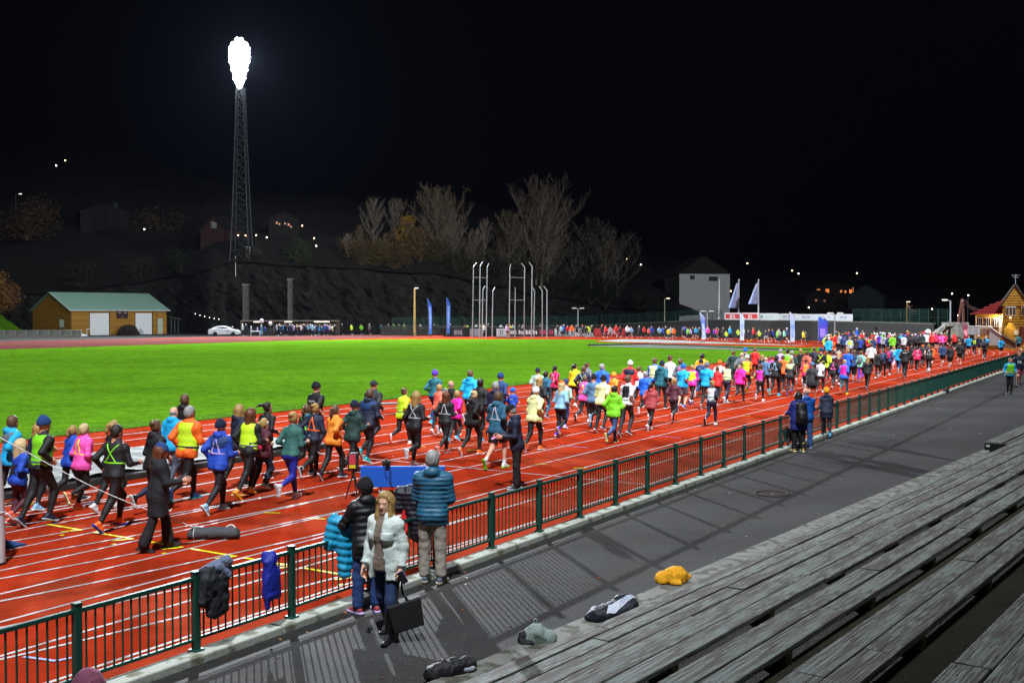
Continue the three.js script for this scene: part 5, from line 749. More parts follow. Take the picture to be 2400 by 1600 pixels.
// ---------------------------------------------------------------- poles, lamps, flags
function lampPost(label, px, ytop, ybase, d, { heads = 1, color = 0x8a9096, lit = 1.2, lampColor = 0xfff0dc, r = 0.08, arm = 0.9, real = 0, side = 1 } = {}) {
  const b = W(px, ybase, d), t = W(px, ytop, d), o = thing('lamp_post', label, 'lamp post', b.toArray(), FACE), H = t.y - b.y; obj('post', cyl(r * 1.3, r * 0.8, [0, -1.5, 0], [0, H, 0], 8), std(color, 0.6), o);
  if (heads === 2) for (const s of [-1, 1]) { obj('lamp_head', rbx(0.7, 0.16, 0.4, 0.05, s * 0.62, H + 0.06, 0.2).rotateZ(0), lit ? glow(lampColor, lit) : M.white, o); obj('arm', cyl(0.04, 0.04, [0, H - 0.1, 0], [s * 0.5, H + 0.02, 0.1], 6), M.galv, o); }
  else { obj('arm', cyl(0.05, 0.04, [0, H - 0.05, 0], [side * arm, H + 0.08, 0.1], 6), std(color, 0.6), o); const h = obj('lamp_hood', rbx(0.62, 0.1, 0.3, 0.04, side * (arm + 0.2), H + 0.14, 0.1), std(0x777777, 0.6), o); obj('lamp_glass', rbx(0.56, 0.1, 0.26, 0.04, side * (arm + 0.2), H + 0.06, 0.12), glow(lampColor, lit), h); }
  if (real) { const l = new THREE.PointLight(lampColor, real, 0, 2); l.position.copy(o.localToWorld(V3(side * (arm + 0.2), H - 0.15, 0.1))); l.castShadow = true; l.shadow.radius = 5; l.name = 'street_light'; scene.add(l); }
}
lampPost('tall yellowish timber lamp pole left of the blue feather flags', 972, 676, 772, 172, { color: 0xb09a58, lit: 3, r: 0.17, arm: 0.1 });
lampPost('small twin floodlight post behind the banners, right of the hammer cage', 1355, 723, 772, 172, { heads: 2, lit: 0, color: 0x9aa0a4 });
lampPost('street lamp post on the terrace, right of the dark slope', 1558, 700, 752, 176, { color: 0x8f8f78, lit: 3, arm: 0.35 });
lampPost('twin floodlight post beside the leftmost flagpole', 1658, 730, 768, 158, { heads: 2, lit: 0, color: 0x9aa0a4 });
lampPost('twin floodlight post in front of the rightmost blue lettering board', 1957, 735, 792, 133, { heads: 2, lit: 0, color: 0x8a9092 });
lampPost('grey street lamp post at the right end of the terrace', 2228, 704, 772, 128, { color: 0x9aa0a4, lit: 5, arm: 0.55, side: -1, r: 0.09 });
lampPost('timber pole with lamp and wires behind the terrace end', 2126, 708, 745, 175, { color: 0xa8823c, lit: 4, arm: 0.0, r: 0.13, lampColor: 0xffdca8 });
lampPost('street lamp on the hill at far left', 36, 455, 480, 240, { color: 0x4a4a46, lit: 5, arm: 0.9, lampColor: 0xfff2e0 });
function flagPole(label, px, d, flag) {
  const b = W(px, 751, d), t = W(px, 657, d), o = thing('flagpole', label, 'flagpole', b.toArray(), FACE), H = t.y - b.y; obj('pole', cyl(0.12, 0.06, [0, 0, 0], [0, H, 0], 10), M.white, o); obj('base', cyl(0.3, 0.14, [0, -0.1, 0], [0, 0.6, 0], 10), M.white, o); obj('finial', new THREE.SphereGeometry(0.11, 10, 8).translate(0, H + 0.08, 0), M.white, o);
  if (!flag) return; const g = new THREE.PlaneGeometry(1, 1, 14, 22), p = g.attributes.position; const [w, h, lean] = flag; for (let i = 0; i < p.count; i++) { const u = p.getX(i) + 0.5, v = 0.5 - p.getY(i), x = (lean * u * w * (0.25 + 0.75 * v)), fold = Math.sin(u * 17) * 0.16 * (0.4 + v); p.setXYZ(i, x + Math.sin(u * 17 + 1) * 0.05, -v * h * (1 - 0.12 * u) - u * 0.4, fold + 0.1); } g.computeVertexNormals(); g.translate(0, H - 0.15, 0);
  obj('flag', g, new THREE.MeshStandardMaterial({ side: THREE.DoubleSide, roughness: 0.8, map: canvasTex(128, 128, (x) => { const q = x.createLinearGradient(0, 0, 128, 128); q.addColorStop(0, '#c8ccdc'); q.addColorStop(0.6, '#aab4d4'); q.addColorStop(1, '#8ea6d6'); x.fillStyle = q; x.fillRect(0, 0, 128, 128); x.fillStyle = '#5a8ad0'; x.beginPath(); x.arc(84, 52, 15, 0, 7); x.fill(); x.fillStyle = '#a86a8a'; x.fillRect(30, 92, 34, 8); }) }), o);
}
flagPole('leftmost white flagpole on the terrace, bare without a flag', 1686, 168); flagPole('middle white flagpole with a limp pale blue flag hanging to the left', 1732, 165, [1.6, 4.2, -1]); flagPole('right white flagpole with a limp pale flag at its foot signs', 1778, 160, [2.0, 3.4, -0.75]);
function featherFlag(label, px, ytop, ybase, d, bg, text, fg, w = 0.75, lean = 0.1) {
  const b = W(px, ybase, d), t = W(px, ytop, d), o = thing('feather_flag', label, 'feather flag', [b.x, Math.max(0, b.y), b.z], FACE), H = t.y - Math.max(0, b.y);
  const pos = [], uv = [], idx = [], n = 24; for (let i = 0; i <= n; i++) { const v = i / n, y = 0.35 + v * (H - 0.35), bend = -lean * 1.6 * v * v, ww = w * (v > 0.8 ? 1 - (v - 0.8) / 0.2 * 0.85 : 0.75 + 0.25 * v), q = 0.12 * Math.sin(v * 9); for (const s of [0, 1]) { pos.push(bend + s * ww, y, q * s); uv.push(s, v); } if (i) { const k = i * 2; idx.push(k - 2, k - 1, k, k - 1, k + 1, k); } }
  const g = new THREE.BufferGeometry(); g.setAttribute('position', new THREE.Float32BufferAttribute(pos, 3)); g.setAttribute('uv', new THREE.Float32BufferAttribute(uv, 2)); g.setIndex(idx); g.computeVertexNormals();
  obj('banner', g, new THREE.MeshStandardMaterial({ side: THREE.DoubleSide, roughness: 0.7, map: canvasTex(64, 512, (x) => { const gr = x.createLinearGradient(0, 0, 0, 512); bg.forEach((c, i) => gr.addColorStop(i / Math.max(1, bg.length - 1), c)); x.fillStyle = gr; x.fillRect(0, 0, 64, 512); x.save(); x.translate(34, 440); x.rotate(-Math.PI / 2); x.fillStyle = fg; x.font = 'bold 46px sans-serif'; x.textBaseline = 'middle'; x.fillText(text, 0, 0, 380); x.restore(); }) }), o);
  obj('pole', tube([[0, 0, 0], [0, H * 0.4, 0], [-lean * 0.4, H * 0.7, 0], [-lean * 1.65, H, 0]], 0.025, 6, 14), M.steel, o); obj('foot', [rbx(0.9, 0.05, 0.12, 0.01, 0, 0.03, 0), rbx(0.12, 0.05, 0.9, 0.01, 0, 0.035, 0)], M.black, o);
}
featherFlag('left one of the two narrow blue feather flags on the back straight', 1005, 699, 788, 160, ['#1458c8', '#2a78e0'], 'SPAREBANKEN', '#9cc4f4', 0.6, 0.14);
featherFlag('right one of the two narrow blue feather flags on the back straight', 1047, 697, 786, 162, ['#1a60d0', '#2f80e4'], 'SPAREBANKEN', '#9cc4f4', 0.6, 0.0);
featherFlag('narrow white and blue feather flag left of the flagpoles', 1645, 731, 802, 130, ['#c4c8d8', '#3a58b8', '#d0d4e0'], 'VESTLAND', '#d8e0f0', 0.62, 0.2);
featherFlag('white feather flag standing between the two red boards', 1735, 732, 804, 128, ['#d4d8e4', '#9ab4e4', '#d4d8e4'], 'VESTLAND', '#7a4a8a', 0.6, 0.05);
featherFlag('white and blue feather flag right of the first blue lettering', 1853, 731, 808, 121, ['#d0d6e6', '#7fa0e0', '#c8d0e8'], 'VESTLAND', '#3a58b8', 0.6, 0.08);
featherFlag('wide blue and purple feather flag facing the crowd at the bend', 1918, 743, 806, 120, ['#2a66d8', '#4a3ab8', '#2a3a98'], 'OBOSIVE', '#b48ae0', 1.15, 0.0);
featherFlag('narrow dark purple feather flag right behind the wide blue one', 1931, 745, 805, 122, ['#2c3488', '#3a2a70'], 'OBOSIVE', '#5a4a9a', 0.55, 0.0);
featherFlag('red and white feather flag at the right end of the bend', 2259, 755, 802, 98, ['#c8c4e0', '#c83a52', '#c83a52'], 'MARATON', '#e8c8d0', 0.5, 0.12);
// ---------------------------------------------------------------- concrete terrace round the bend with boards and mesh fence
{
  const base = [], top = []; // [px, base depth, top depth, top pixel]
  const prof = [[1040, 166, 170, 768], [1200, 168, 173, 766], [1400, 171, 178, 763], [1480, 172, 178, 759], [1560, 167, 175, 755], [1650, 162, 168, 750], [1720, 158, 164, 750], [1800, 148, 153, 752], [1900, 143, 147, 753], [2000, 134, 137.5, 755], [2100, 123, 127, 757], [2190, 114, 118, 760]];
  const at = (px, k) => { for (let i = 1; i < prof.length; i++) if (px <= prof[i][0]) { const t = (px - prof[i - 1][0]) / (prof[i][0] - prof[i - 1][0]); return lerp(prof[i - 1][k], prof[i][k], t); } return prof.at(-1)[k]; };
  const n = 60, steps = 9, pos = [], idx = [], P = (px) => { const b = W(px, HORIZON, at(px, 1)), t = W(px, at(px, 3), at(px, 2)); b.y = 0; return [b, t]; };
  const prof2 = []; for (let s = 0; s < steps; s++) prof2.push([s / steps, s / steps], [s / steps, (s + 1) / steps]); prof2.push([1, 1], [2.2, 1], [2.2, -0.3]);
  for (let i = 0; i <= n; i++) { const [b, t] = P(lerp(1040, 2190, i / n)); for (const [u, v] of prof2) pos.push(lerp(b.x, t.x, u), v < 0 ? -0.3 : v * t.y, lerp(b.z, t.z, u)); }
  const m = prof2.length; for (let i = 0; i < n; i++) for (let j = 0; j < m - 1; j++) { const a = i * m + j, c = a + m; idx.push(a, c, a + 1, a + 1, c, c + 1); }
  const g = new THREE.BufferGeometry(); g.setAttribute('position', new THREE.Float32BufferAttribute(pos, 3)); g.setIndex(idx); let g2 = g.toNonIndexed(); g2.computeVertexNormals(); uvPlanar(g2);
  const terr = struct('concrete_terrace', g2, std(0x353830, 0.9, { map: M.concrete.map })); tag(terr, 'dark concrete spectator terrace around the far bend');
  for (let i = 0; i < n; i++) { const a = P(lerp(1040, 2190, i / n)), b = P(lerp(1040, 2190, (i + 1) / n)), L = a[1].distanceTo(b[1]), q = obj('coping_stone', rbx(L - 0.02, 0.14, 0.45, 0.02), std(0xa8aaa6, 0.85, { map: M.concrete.map }), terr); q.position.copy(a[1].clone().lerp(b[1], 0.5)).add(V3(0, 0.06, 0)); q.rotation.y = Math.atan2(-(b[1].z - a[1].z), b[1].x - a[1].x); q.rotation.z = Math.atan2(b[1].y - a[1].y, L); }
  function board(label, x0, x1, y0, y1, draw, W_ = 512) { const A = W(x0, y1, at(x0, 2) - 0.3), B = W(x1, y1, at(x1, 2) - 0.3), h = (y1 - y0) * mpp(at((x0 + x1) / 2, 2)), L = Math.hypot(B.x - A.x, B.z - A.z), o = thing('advertising_board', label, 'advertising board', [(A.x + B.x) / 2, (A.y + B.y) / 2, (A.z + B.z) / 2], Math.atan2(-(B.z - A.z), B.x - A.x)); obj('panel', rbx(L, h, 0.08, 0.01, 0, h / 2, 0), M.white, o); const f = new THREE.PlaneGeometry(L - 0.06, h - 0.06); f.translate(0, h / 2, 0.045); obj('print', f, new THREE.MeshStandardMaterial({ roughness: 0.55, map: canvasTex(W_, Math.round(W_ * h / L), draw) }), o); for (const s of [-0.4, 0.4]) obj('leg', cyl(0.05, 0.05, [L * s, -0.4, -0.1], [L * s, h, -0.1], 6), M.galv, o); }
  const red = (x, w, h) => { x.fillStyle = '#d4d2d2'; x.fillRect(0, 0, w, h); x.fillStyle = '#b01e26'; x.fillRect(w * 0.05, h * 0.12, w * 0.9, h * 0.76); x.fillStyle = '#d8d6d6'; x.font = `bold ${Math.round(h * 0.78)}px serif`; x.textAlign = 'center'; x.textBaseline = 'middle'; x.save(); x.translate(w / 2, h * 0.53); x.scale(1.22, 1); x.fillText('BA', 0, 0, w * 0.72); x.restore(); };
  board('left one of the two red boards lettered BA', 1699, 1737, 733, 749, red); board('right one of the two red boards lettered BA', 1740, 1779, 733, 749, red);
  const nec = (s) => (x, w, h) => { x.fillStyle = '#aab6b8'; x.fillRect(0, 0, w, h); x.font = `bold ${Math.round(h * 0.5 * s)}px sans-serif`; x.textBaseline = 'middle'; const parts = [['NE', '#14427e'], ['C', '#a8242c'], ['ON', '#14427e']]; let t = 0; for (const [p] of parts) t += x.measureText(p).width; let X = (w - t) / 2; for (const [p, c] of parts) { x.fillStyle = c; x.fillText(p, X, h * 0.46); X += x.measureText(p).width; } x.fillStyle = '#7a94a0'; x.fillRect(w * 0.2, h * 0.82, w * 0.6, h * 0.03); };
  board('long pale board with a small green emblem and fine print, right of the red boards', 1781, 1824, 734, 750, (x, w, h) => { x.fillStyle = '#a6b4b4'; x.fillRect(0, 0, w, h); x.fillStyle = '#0e3c36'; x.fillRect(w * 0.05, h * 0.3, w * 0.06, h * 0.4); x.fillStyle = '#1e7a6a'; x.fillRect(w * 0.11, h * 0.28, w * 0.07, h * 0.44); x.fillStyle = '#4a6a68'; x.font = `${Math.round(h * 0.17)}px sans-serif`; x.textBaseline = 'middle'; x.fillText('MURERFIRMAET STRØMMEN A.S', w * 0.24, h * 0.52, w * 0.7); });
  board('first pale board lettered NECON, behind the white feather flag', 1824, 1868, 735, 750, nec(1)); board('second pale board lettered NECON from the left', 1868, 1913, 736, 751, nec(1));
  board('pale board with small lettering behind the blue feather flag', 1913, 1957, 736, 751, (x, w, h) => { nec(0.7)(x, w * 0.62, h); x.fillStyle = '#aab6b8'; x.fillRect(w * 0.6, 0, w * 0.4, h); x.fillStyle = '#14427e'; x.font = `bold ${Math.round(h * 0.22)}px sans-serif`; x.textBaseline = 'middle'; x.fillText('ADBM', w * 0.66, h * 0.45, w * 0.25); }); board('rightmost pale board lettered NECON', 1957, 1999, 736, 752, nec(1));
  function meshFence(label, x0, x1, hgt, n, lift = 0) { const f = thing('mesh_fence', label, 'fence', [0, 0, 0]); let prev = null; for (let i = 0; i <= n; i++) { const px = lerp(x0, x1, i / n), p = W(px, at(px, 3), at(px, 2) + 1.2); p.y += lift; obj('post', cyl(0.04, 0.04, [p.x, p.y - 0.3, p.z], [p.x, p.y + hgt, p.z], 6), M.green, f); if (prev) { const q = [], L = prev.distanceTo(p), k = Math.round(L / 0.16); for (let j = 1; j < k; j++) { const c = prev.clone().lerp(p, j / k); q.push(cyl(0.012, 0.012, [c.x, c.y, c.z], [c.x, c.y + hgt, c.z], 3)); } for (let j = 0; j < 7; j++) q.push(cyl(0.014, 0.014, [prev.x, prev.y + hgt * j / 6, prev.z], [p.x, p.y + hgt * j / 6, p.z], 3)); obj('wire_panel', q, M.green, f); } prev = p; } }
  meshFence('dark green wire mesh fence on the terrace, left of the flagpoles', 1410, 1692, 1.75, 13); meshFence('dark green wire mesh fence right of the pale boards', 2000, 2222, 1.7, 10); meshFence('low wire fence along the back straight behind the runners', 920, 1400, 1.5, 20, 0.2);
  const boards = [[1062, 1085, '#151a1e', 'BERG', '#8a9298', 'black banner lettered BERG at the back straight'], [1100, 1128, '#6f7a80', '', '#fff', 'plain grey banner between the feather flags and the hammer cage'], [1163, 1188, '#a2b2b4', 'D', '#44525a', 'pale banner with a big D behind the hammer cage'], [1190, 1212, '#0c0e10', 'FANA', '#d4d8d8', 'narrow black banner left of the hubbin banner'], [1212, 1262, '#0a0b0d', 'hubbin', '#e2e4e4', 'black banner with white lettering hubbin'], [1262, 1299, '#0c0d10', 'XXLO', '#d41a58', 'black banner with pink lettering'], [1299, 1346, '#aab4b6', 'D D', '#4a6a70', 'pale banner right of the pink lettering'], [1346, 1392, '#c2c6c8', 'OTT', '#22282c', 'white banner with dark lettering OTT'], [1392, 1466, '#a8161e', 'COOP', '#e0c8c8', 'red banner at the right end of the row']];
  for (const [x0, x1, bg, t, fg, label] of boards) { const A = W(x0, 785, at(x0, 1) - 0.5), B = W(x1, 785, at(x1, 1) - 0.5), L = Math.hypot(B.x - A.x, B.z - A.z), h = 1.25, o = thing('banner', label, 'banner', [(A.x + B.x) / 2, 0, (A.z + B.z) / 2], Math.atan2(-(B.z - A.z), B.x - A.x)); obj('board', rbx(L - 0.05, h, 0.06, 0.01, 0, h / 2 + 0.05, 0), M.black, o); const f = new THREE.PlaneGeometry(L - 0.1, h - 0.05); f.translate(0, h / 2 + 0.05, 0.036); obj('print', f, new THREE.MeshStandardMaterial({ roughness: 0.6, map: canvasTex(256, Math.round(256 * h / L), (x, w, hh) => { x.fillStyle = bg; x.fillRect(0, 0, w, hh); x.fillStyle = fg; x.font = `bold ${Math.round(hh * 0.75)}px sans-serif`; x.textAlign = 'center'; x.textBaseline = 'middle'; x.fillText(t, w / 2, hh * 0.5, w * 0.92); }) }), o); }
  const lw = thing('low_stand', 'low grey plank stand at the left end of the terrace', 'stand', [W(985, 785, 172).x, 0, W(985, 785, 172).z], FACE); for (let k = 0; k < 4; k++) { obj('plank', rbx(13, 0.1, 0.4, 0.02, 0, 0.45 + k * 0.38, -k * 0.55), std(0x84867e, 0.8, { map: M.concrete.map }), lw); obj('riser', rbx(13, 0.26, 0.08, 0.01, 0, 0.25 + k * 0.38, -k * 0.55 - 0.1), std(0x3a3c3a, 0.9), lw); }
  const st = thing('concrete_stairs', 'concrete stair flank rising to the right at the end of the terrace', 'stairs', W(2205, 795, 107).toArray(), FACE); obj('stringer', cyl(0.34, 0.34, [-2.0, -0.6, 0], [1.2, 1.45, -1], 4), M.concrete, st); obj('landing', rbx(2.0, 0.4, 2, 0.04, 1.9, 1.5, -1), M.concrete, st); for (let k = 0; k < 5; k++) obj('block', rbx(1.6 - k * 0.12, 0.3, 1.2, 0.04, 1.6 + k * 0.05, 0.2 + k * 0.26, 0.2 - k * 0.2), M.concrete, st);
  for (const [px, py, d, label, c] of [[2176, 778, 106, 'large white balloon above the crowd at the bend', 0xd8dcd8], [613, 752, 170, 'white balloon under the shelter roof beside the first tube lamp', 0xc8ccd0], [633, 758, 171, 'lower white balloon in the shelter crowd', 0xc8ccd0]]) { const p = W(px, py, d), r = d < 120 ? 0.28 : 0.33, o = thing('balloon', label, 'balloon', p.toArray()); const g = new THREE.SphereGeometry(r, 20, 16); g.scale(1, 1.08, 1); obj('skin', g, std(c, 0.3), o); obj('knot', cyl(0.03, 0.005, [0, -r * 1.15, 0], [0, -r * 1.02, 0], 6), std(c, 0.4), o); obj('string', tube([[0, -r, 0], [0.05, -r - 0.5, 0], [0, -r - 0.9, 0]], 0.008, 4, 8), M.white, o); }
}
// ---------------------------------------------------------------- hedged in house, clubhouse, far houses and lights
function houseLight(label, px, py, d, k = 6, c = 0xffe0b0, r) { if (d > 200) d = Math.min(d, hillAt(px, py)); const p = W(px, py, d), o = thing('distant_lamp', label, 'lamp', [p.x, p.y - 3, p.z], FACE); obj('lamp_post', cyl(0.06, 0.05, [0, -6, 0], [0, 3, 0], 6), std(0x2c2c2a, 0.9), o); obj('lamp_globe', new THREE.SphereGeometry(r ?? d * 0.00062, 10, 8).translate(0, 3, 0.1), glow(c, k), o); }
[[131, 388, 330, 'lower one of the two white lights high on the left hill'], [152, 376, 340, 'upper one of the two white lights high on the left hill'], [299, 517, 300, 'faint light beside the chimney house'], [338, 537, 290, 'small warm light right of the chimney house'], [558, 551, 320, 'warm light behind the left leg of the mast'], [600, 551, 330, 'warm light just right of the mast'], [625, 556, 340, 'dim light second right of the mast'], [708, 529, 360, 'warm light right of the lit hillside house'], [736, 558, 350, 'warm light at the right end of the hillside lights'], [741, 576, 330, 'small white light below the rightmost hillside light'], [575, 552, 300, 'faint white light between the legs of the mast'], [1468, 606, 330, 'white light on the hill behind the round dark tree'], [1502, 620, 320, 'dim light left of the gabled house'], [1752, 617, 360, 'white pinpoint light above the flagpoles'], [1713, 682, 300, 'small light right of the gabled house'], [1872, 641, 380, 'warm light on the dark hill right of the flags'], [1857, 634, 390, 'faint reddish light above left of the orange house lamps'], [1896, 720, 300, 'bright lamp just above the pale boards'], [2060, 699, 330, 'small white light between house and timber pole'], [2009, 640, 380, 'dim warm light on the hill right of the lit house'], [2185, 724, 260, 'white lamp left of the grey street lamp'], [2232, 688, 280, 'white lamp high above the grey street lamp'], [2270, 692, 150, 'large white lamp at the top of the slanting poles'], [2246, 739, 150, 'white lamp low between the slanting poles']].forEach(([px, py, d, l], i) => houseLight(l, px, py, d, 9, i % 3 === 0 || d < 300 ? 0xfff0e0 : 0xffc890));
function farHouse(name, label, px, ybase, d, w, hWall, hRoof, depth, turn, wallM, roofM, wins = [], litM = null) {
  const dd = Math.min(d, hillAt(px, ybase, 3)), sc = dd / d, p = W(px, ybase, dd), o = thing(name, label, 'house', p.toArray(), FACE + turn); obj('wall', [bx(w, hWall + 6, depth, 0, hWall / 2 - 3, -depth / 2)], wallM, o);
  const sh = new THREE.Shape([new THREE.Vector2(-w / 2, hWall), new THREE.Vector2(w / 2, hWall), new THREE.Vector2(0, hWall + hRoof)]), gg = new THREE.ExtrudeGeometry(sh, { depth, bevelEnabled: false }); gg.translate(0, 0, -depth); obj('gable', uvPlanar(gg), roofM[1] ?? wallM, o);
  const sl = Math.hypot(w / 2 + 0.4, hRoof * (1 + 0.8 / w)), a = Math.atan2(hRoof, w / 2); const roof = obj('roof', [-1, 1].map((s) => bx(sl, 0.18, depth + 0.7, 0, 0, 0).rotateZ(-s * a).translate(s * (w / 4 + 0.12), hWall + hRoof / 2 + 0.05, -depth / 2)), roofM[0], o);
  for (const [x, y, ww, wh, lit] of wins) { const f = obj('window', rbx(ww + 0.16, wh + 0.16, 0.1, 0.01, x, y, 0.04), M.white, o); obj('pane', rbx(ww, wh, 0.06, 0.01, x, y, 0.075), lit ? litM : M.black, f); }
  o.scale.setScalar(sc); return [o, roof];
}
{ // white house with a dark gable right of the wood: its tall gable faces the track
  const d = 230, k = mpp(d), dk = std(0x241a14, 0.9); farHouse('gabled_house', 'white house with dark brown gable on the dark slope right of the wood', 1652, 692, d, 122 * k, 50 * k, 40 * k, 12, 0.12, std(0xc4c6c6, 0.85), [std(0x2a2522, 0.9), dk], [[-2.8, 3.9, 1.1, 0.9], [1.9, 3.6, 2.0, 1.0]]);
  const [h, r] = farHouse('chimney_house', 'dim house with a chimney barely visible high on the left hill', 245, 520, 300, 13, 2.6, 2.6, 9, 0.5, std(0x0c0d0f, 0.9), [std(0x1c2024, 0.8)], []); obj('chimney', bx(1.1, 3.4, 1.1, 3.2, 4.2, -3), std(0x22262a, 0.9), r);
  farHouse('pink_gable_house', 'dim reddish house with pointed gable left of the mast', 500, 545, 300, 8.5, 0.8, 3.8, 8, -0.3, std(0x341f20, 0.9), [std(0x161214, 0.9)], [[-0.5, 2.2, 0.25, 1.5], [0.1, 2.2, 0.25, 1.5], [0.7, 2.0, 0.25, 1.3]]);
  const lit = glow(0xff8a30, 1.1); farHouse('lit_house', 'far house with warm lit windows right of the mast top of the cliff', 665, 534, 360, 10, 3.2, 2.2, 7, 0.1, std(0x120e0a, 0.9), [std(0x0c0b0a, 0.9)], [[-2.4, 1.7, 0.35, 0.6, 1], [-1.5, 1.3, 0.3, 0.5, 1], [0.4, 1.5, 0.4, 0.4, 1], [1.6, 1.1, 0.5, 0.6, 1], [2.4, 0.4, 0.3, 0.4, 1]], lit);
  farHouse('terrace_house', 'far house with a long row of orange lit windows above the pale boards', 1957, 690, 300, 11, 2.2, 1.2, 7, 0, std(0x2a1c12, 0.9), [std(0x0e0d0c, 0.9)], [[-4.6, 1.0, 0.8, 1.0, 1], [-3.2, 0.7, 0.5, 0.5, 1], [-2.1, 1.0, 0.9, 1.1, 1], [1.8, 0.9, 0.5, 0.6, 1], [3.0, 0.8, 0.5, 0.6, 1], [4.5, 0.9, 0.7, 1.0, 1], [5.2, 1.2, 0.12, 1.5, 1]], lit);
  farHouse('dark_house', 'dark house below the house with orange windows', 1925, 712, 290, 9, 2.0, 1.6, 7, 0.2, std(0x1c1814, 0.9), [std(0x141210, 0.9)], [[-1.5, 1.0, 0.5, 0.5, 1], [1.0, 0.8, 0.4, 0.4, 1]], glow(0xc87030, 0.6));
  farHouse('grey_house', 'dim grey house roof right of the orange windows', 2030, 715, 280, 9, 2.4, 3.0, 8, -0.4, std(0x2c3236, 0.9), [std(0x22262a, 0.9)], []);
}
{ // clubhouse
  const d = 106, k = mpp(d), p = W(2378, 802, d), TURN = Math.atan2(-p.x, -p.z) + 0.06, c = thing('clubhouse', 'yellow wooden clubhouse with pointed tower gable and red tiled roof at the right edge', 'building', [p.x, 0, p.z], TURN), X = (px) => (px - 2378) * k, Y = (py) => (802 - py) * k + (p.y);
  const yel = std(0xffffff, 0.75, { map: tex(128, 128, (u, v) => { const n = fbm2(u * 8, v * 8, 8, 4), q = 0.8 + 0.3 * n; return [0.66 * q, 0.49 * q, 0.12 * q]; }, true, [0.5, 0.5]) }), dark = std(0x120e0a, 0.7);
  obj('tower_wall', [bx(X(2408) - X(2353), Y(716) + 1, 3.2, X(2380.5), (Y(716) - 1) / 2, -1.6)], yel, c);
  const tri = new THREE.Shape([[2349, 716], [2409, 716], [2379, 669]].map(([a, b]) => new THREE.Vector2(X(a), Y(b)))), tg = new THREE.ExtrudeGeometry(tri, { depth: 3.4, bevelEnabled: false }); tg.translate(0, 0, -3.3); obj('tower_gable', uvPlanar(tg), yel, c);
  for (let y = 680; y < 800; y += 6) { const w = y < 716 ? (y - 669) / 47 * 60 : 55; if (y > 760) continue; obj('clapboard', rbx(w * k - 0.02, 0.03, 0.03, 0.004, X(2380), Y(y), 0.115), yel, c); }
  obj('tower_roof', [cyl(0.1, 0.1, [X(2347), Y(718), 0.1], [X(2379), Y(667), 0.1], 4), cyl(0.1, 0.1, [X(2411), Y(718), 0.1], [X(2379), Y(667), 0.1], 4), ...[-1, 1].map((q) => { const sl = Math.hypot(31 * k, 47 * k) + 0.15; return bx(sl, 0.08, 3.7, 0, 0, 0).rotateZ(q * -Math.atan2(47, 31)).translate(X(2379) + q * 15.5 * k, Y(692.5) + 0.06, -1.65); })], std(0x2c2018, 0.9), c);
  obj('wing_roof', (() => { const s = new THREE.Shape([[2286, 735], [2353, 735], [2356, 702], [2352, 703]].map(([a, b]) => new THREE.Vector2(X(a), Y(b)))), g = new THREE.ExtrudeGeometry(s, { depth: 0.3, bevelEnabled: false }); g.translate(0, 0, -0.9); return [uvPlanar(g), bx((2353 - 2286) * k, 0.12, 3, X(2319), Y(735), -1.6)]; })(), std(0x7c1a16, 0.8), c);
  const tiles = 16; for (let i = 0; i < tiles; i++) for (let j = 0; j < 5; j++) { const x0 = lerp(2290, 2351, (i + 0.5) / tiles), yb = 733 - j * 6; if (yb < 735 - (x0 - 2286) * 0.5) continue; obj('roof_tile', rbx(0.15, 0.22, 0.05, 0.02, X(x0), Y(yb), -0.58 - j * 0.0), std(0x841c18, 0.75), c); }
  obj('gutter', rbx((2342 - 2288) * k, 0.05, 0.1, 0.01, X(2315), Y(734.5), -0.5), M.white, c);
  obj('wing_wall', [bx(X(2353) - X(2297), Y(736) + 1, 2.6, X(2325), (Y(736) - 1) / 2, -2.2)], yel, c);
  const win = (x0, x1, y0, y1, z, n) => { const f = obj('window', rbx((x1 - x0) * k, (y1 - y0) * k, 0.08, 0.01, X((x0 + x1) / 2), Y((y0 + y1) / 2), z), M.white, c); const w = (x1 - x0) / n; for (let i = 0; i < n; i++) obj('pane', rbx((w - 1.6) * k, (y1 - y0 - 3) * k, 0.05, 0.006, X(x0 + w * (i + 0.5)), Y((y0 + y1) / 2), z + 0.03), dark, f); };
  win(2297, 2311, 744.5, 764, -0.85, 3); win(2314.5, 2328, 744.5, 764.5, -0.85, 3); win(2332.5, 2346, 745.5, 767, -0.85, 3); win(2359, 2381, 718, 739, 0.06, 3); win(2392, 2402, 717, 740, 0.06, 1);
  obj('corner_board', rbx(6.5 * k, 40 * k, 0.1, 0.01, X(2349), Y(766), -0.8), M.white, c);
  const slats = obj('louvre', bx(34 * k, 40 * k, 0.05, X(2372), Y(783), 0.05), dark, c); for (let i = 0; i < 13; i++) obj('slat', rbx(33 * k, 0.09, 0.1, 0.01, X(2372), Y(765 + i * 3), 0.12).rotateX(0), yel, slats);
  obj('notice', rbx(9 * k, 11 * k, 0.03, 0.004, X(2382), Y(779), 0.2), std(0xb8b49a, 0.7), c); obj('door', rbx(8 * k, 36 * k, 0.06, 0.01, X(2396), Y(782), 0.08), std(0x5a2410, 0.6), c);
  const wl = obj('wall_lamp', cyl(0.06, 0.1, [X(2369), Y(743), 0.2], [X(2369), Y(745.5), 0.2], 10), glow(0xfff0b0, 8), c); for (const [py, dir] of [[746.5, -1]]) { const l = new THREE.SpotLight(0xffe08a, 26, 0, 0.62, 0.6, 2), q = c.localToWorld(V3(X(2369), Y(py), 0.42)), t = c.localToWorld(V3(X(2369), Y(790), 0.1)); l.position.copy(q); l.target.position.copy(t); l.castShadow = true; l.shadow.radius = 2; l.name = 'wall_light'; scene.add(l, l.target); }
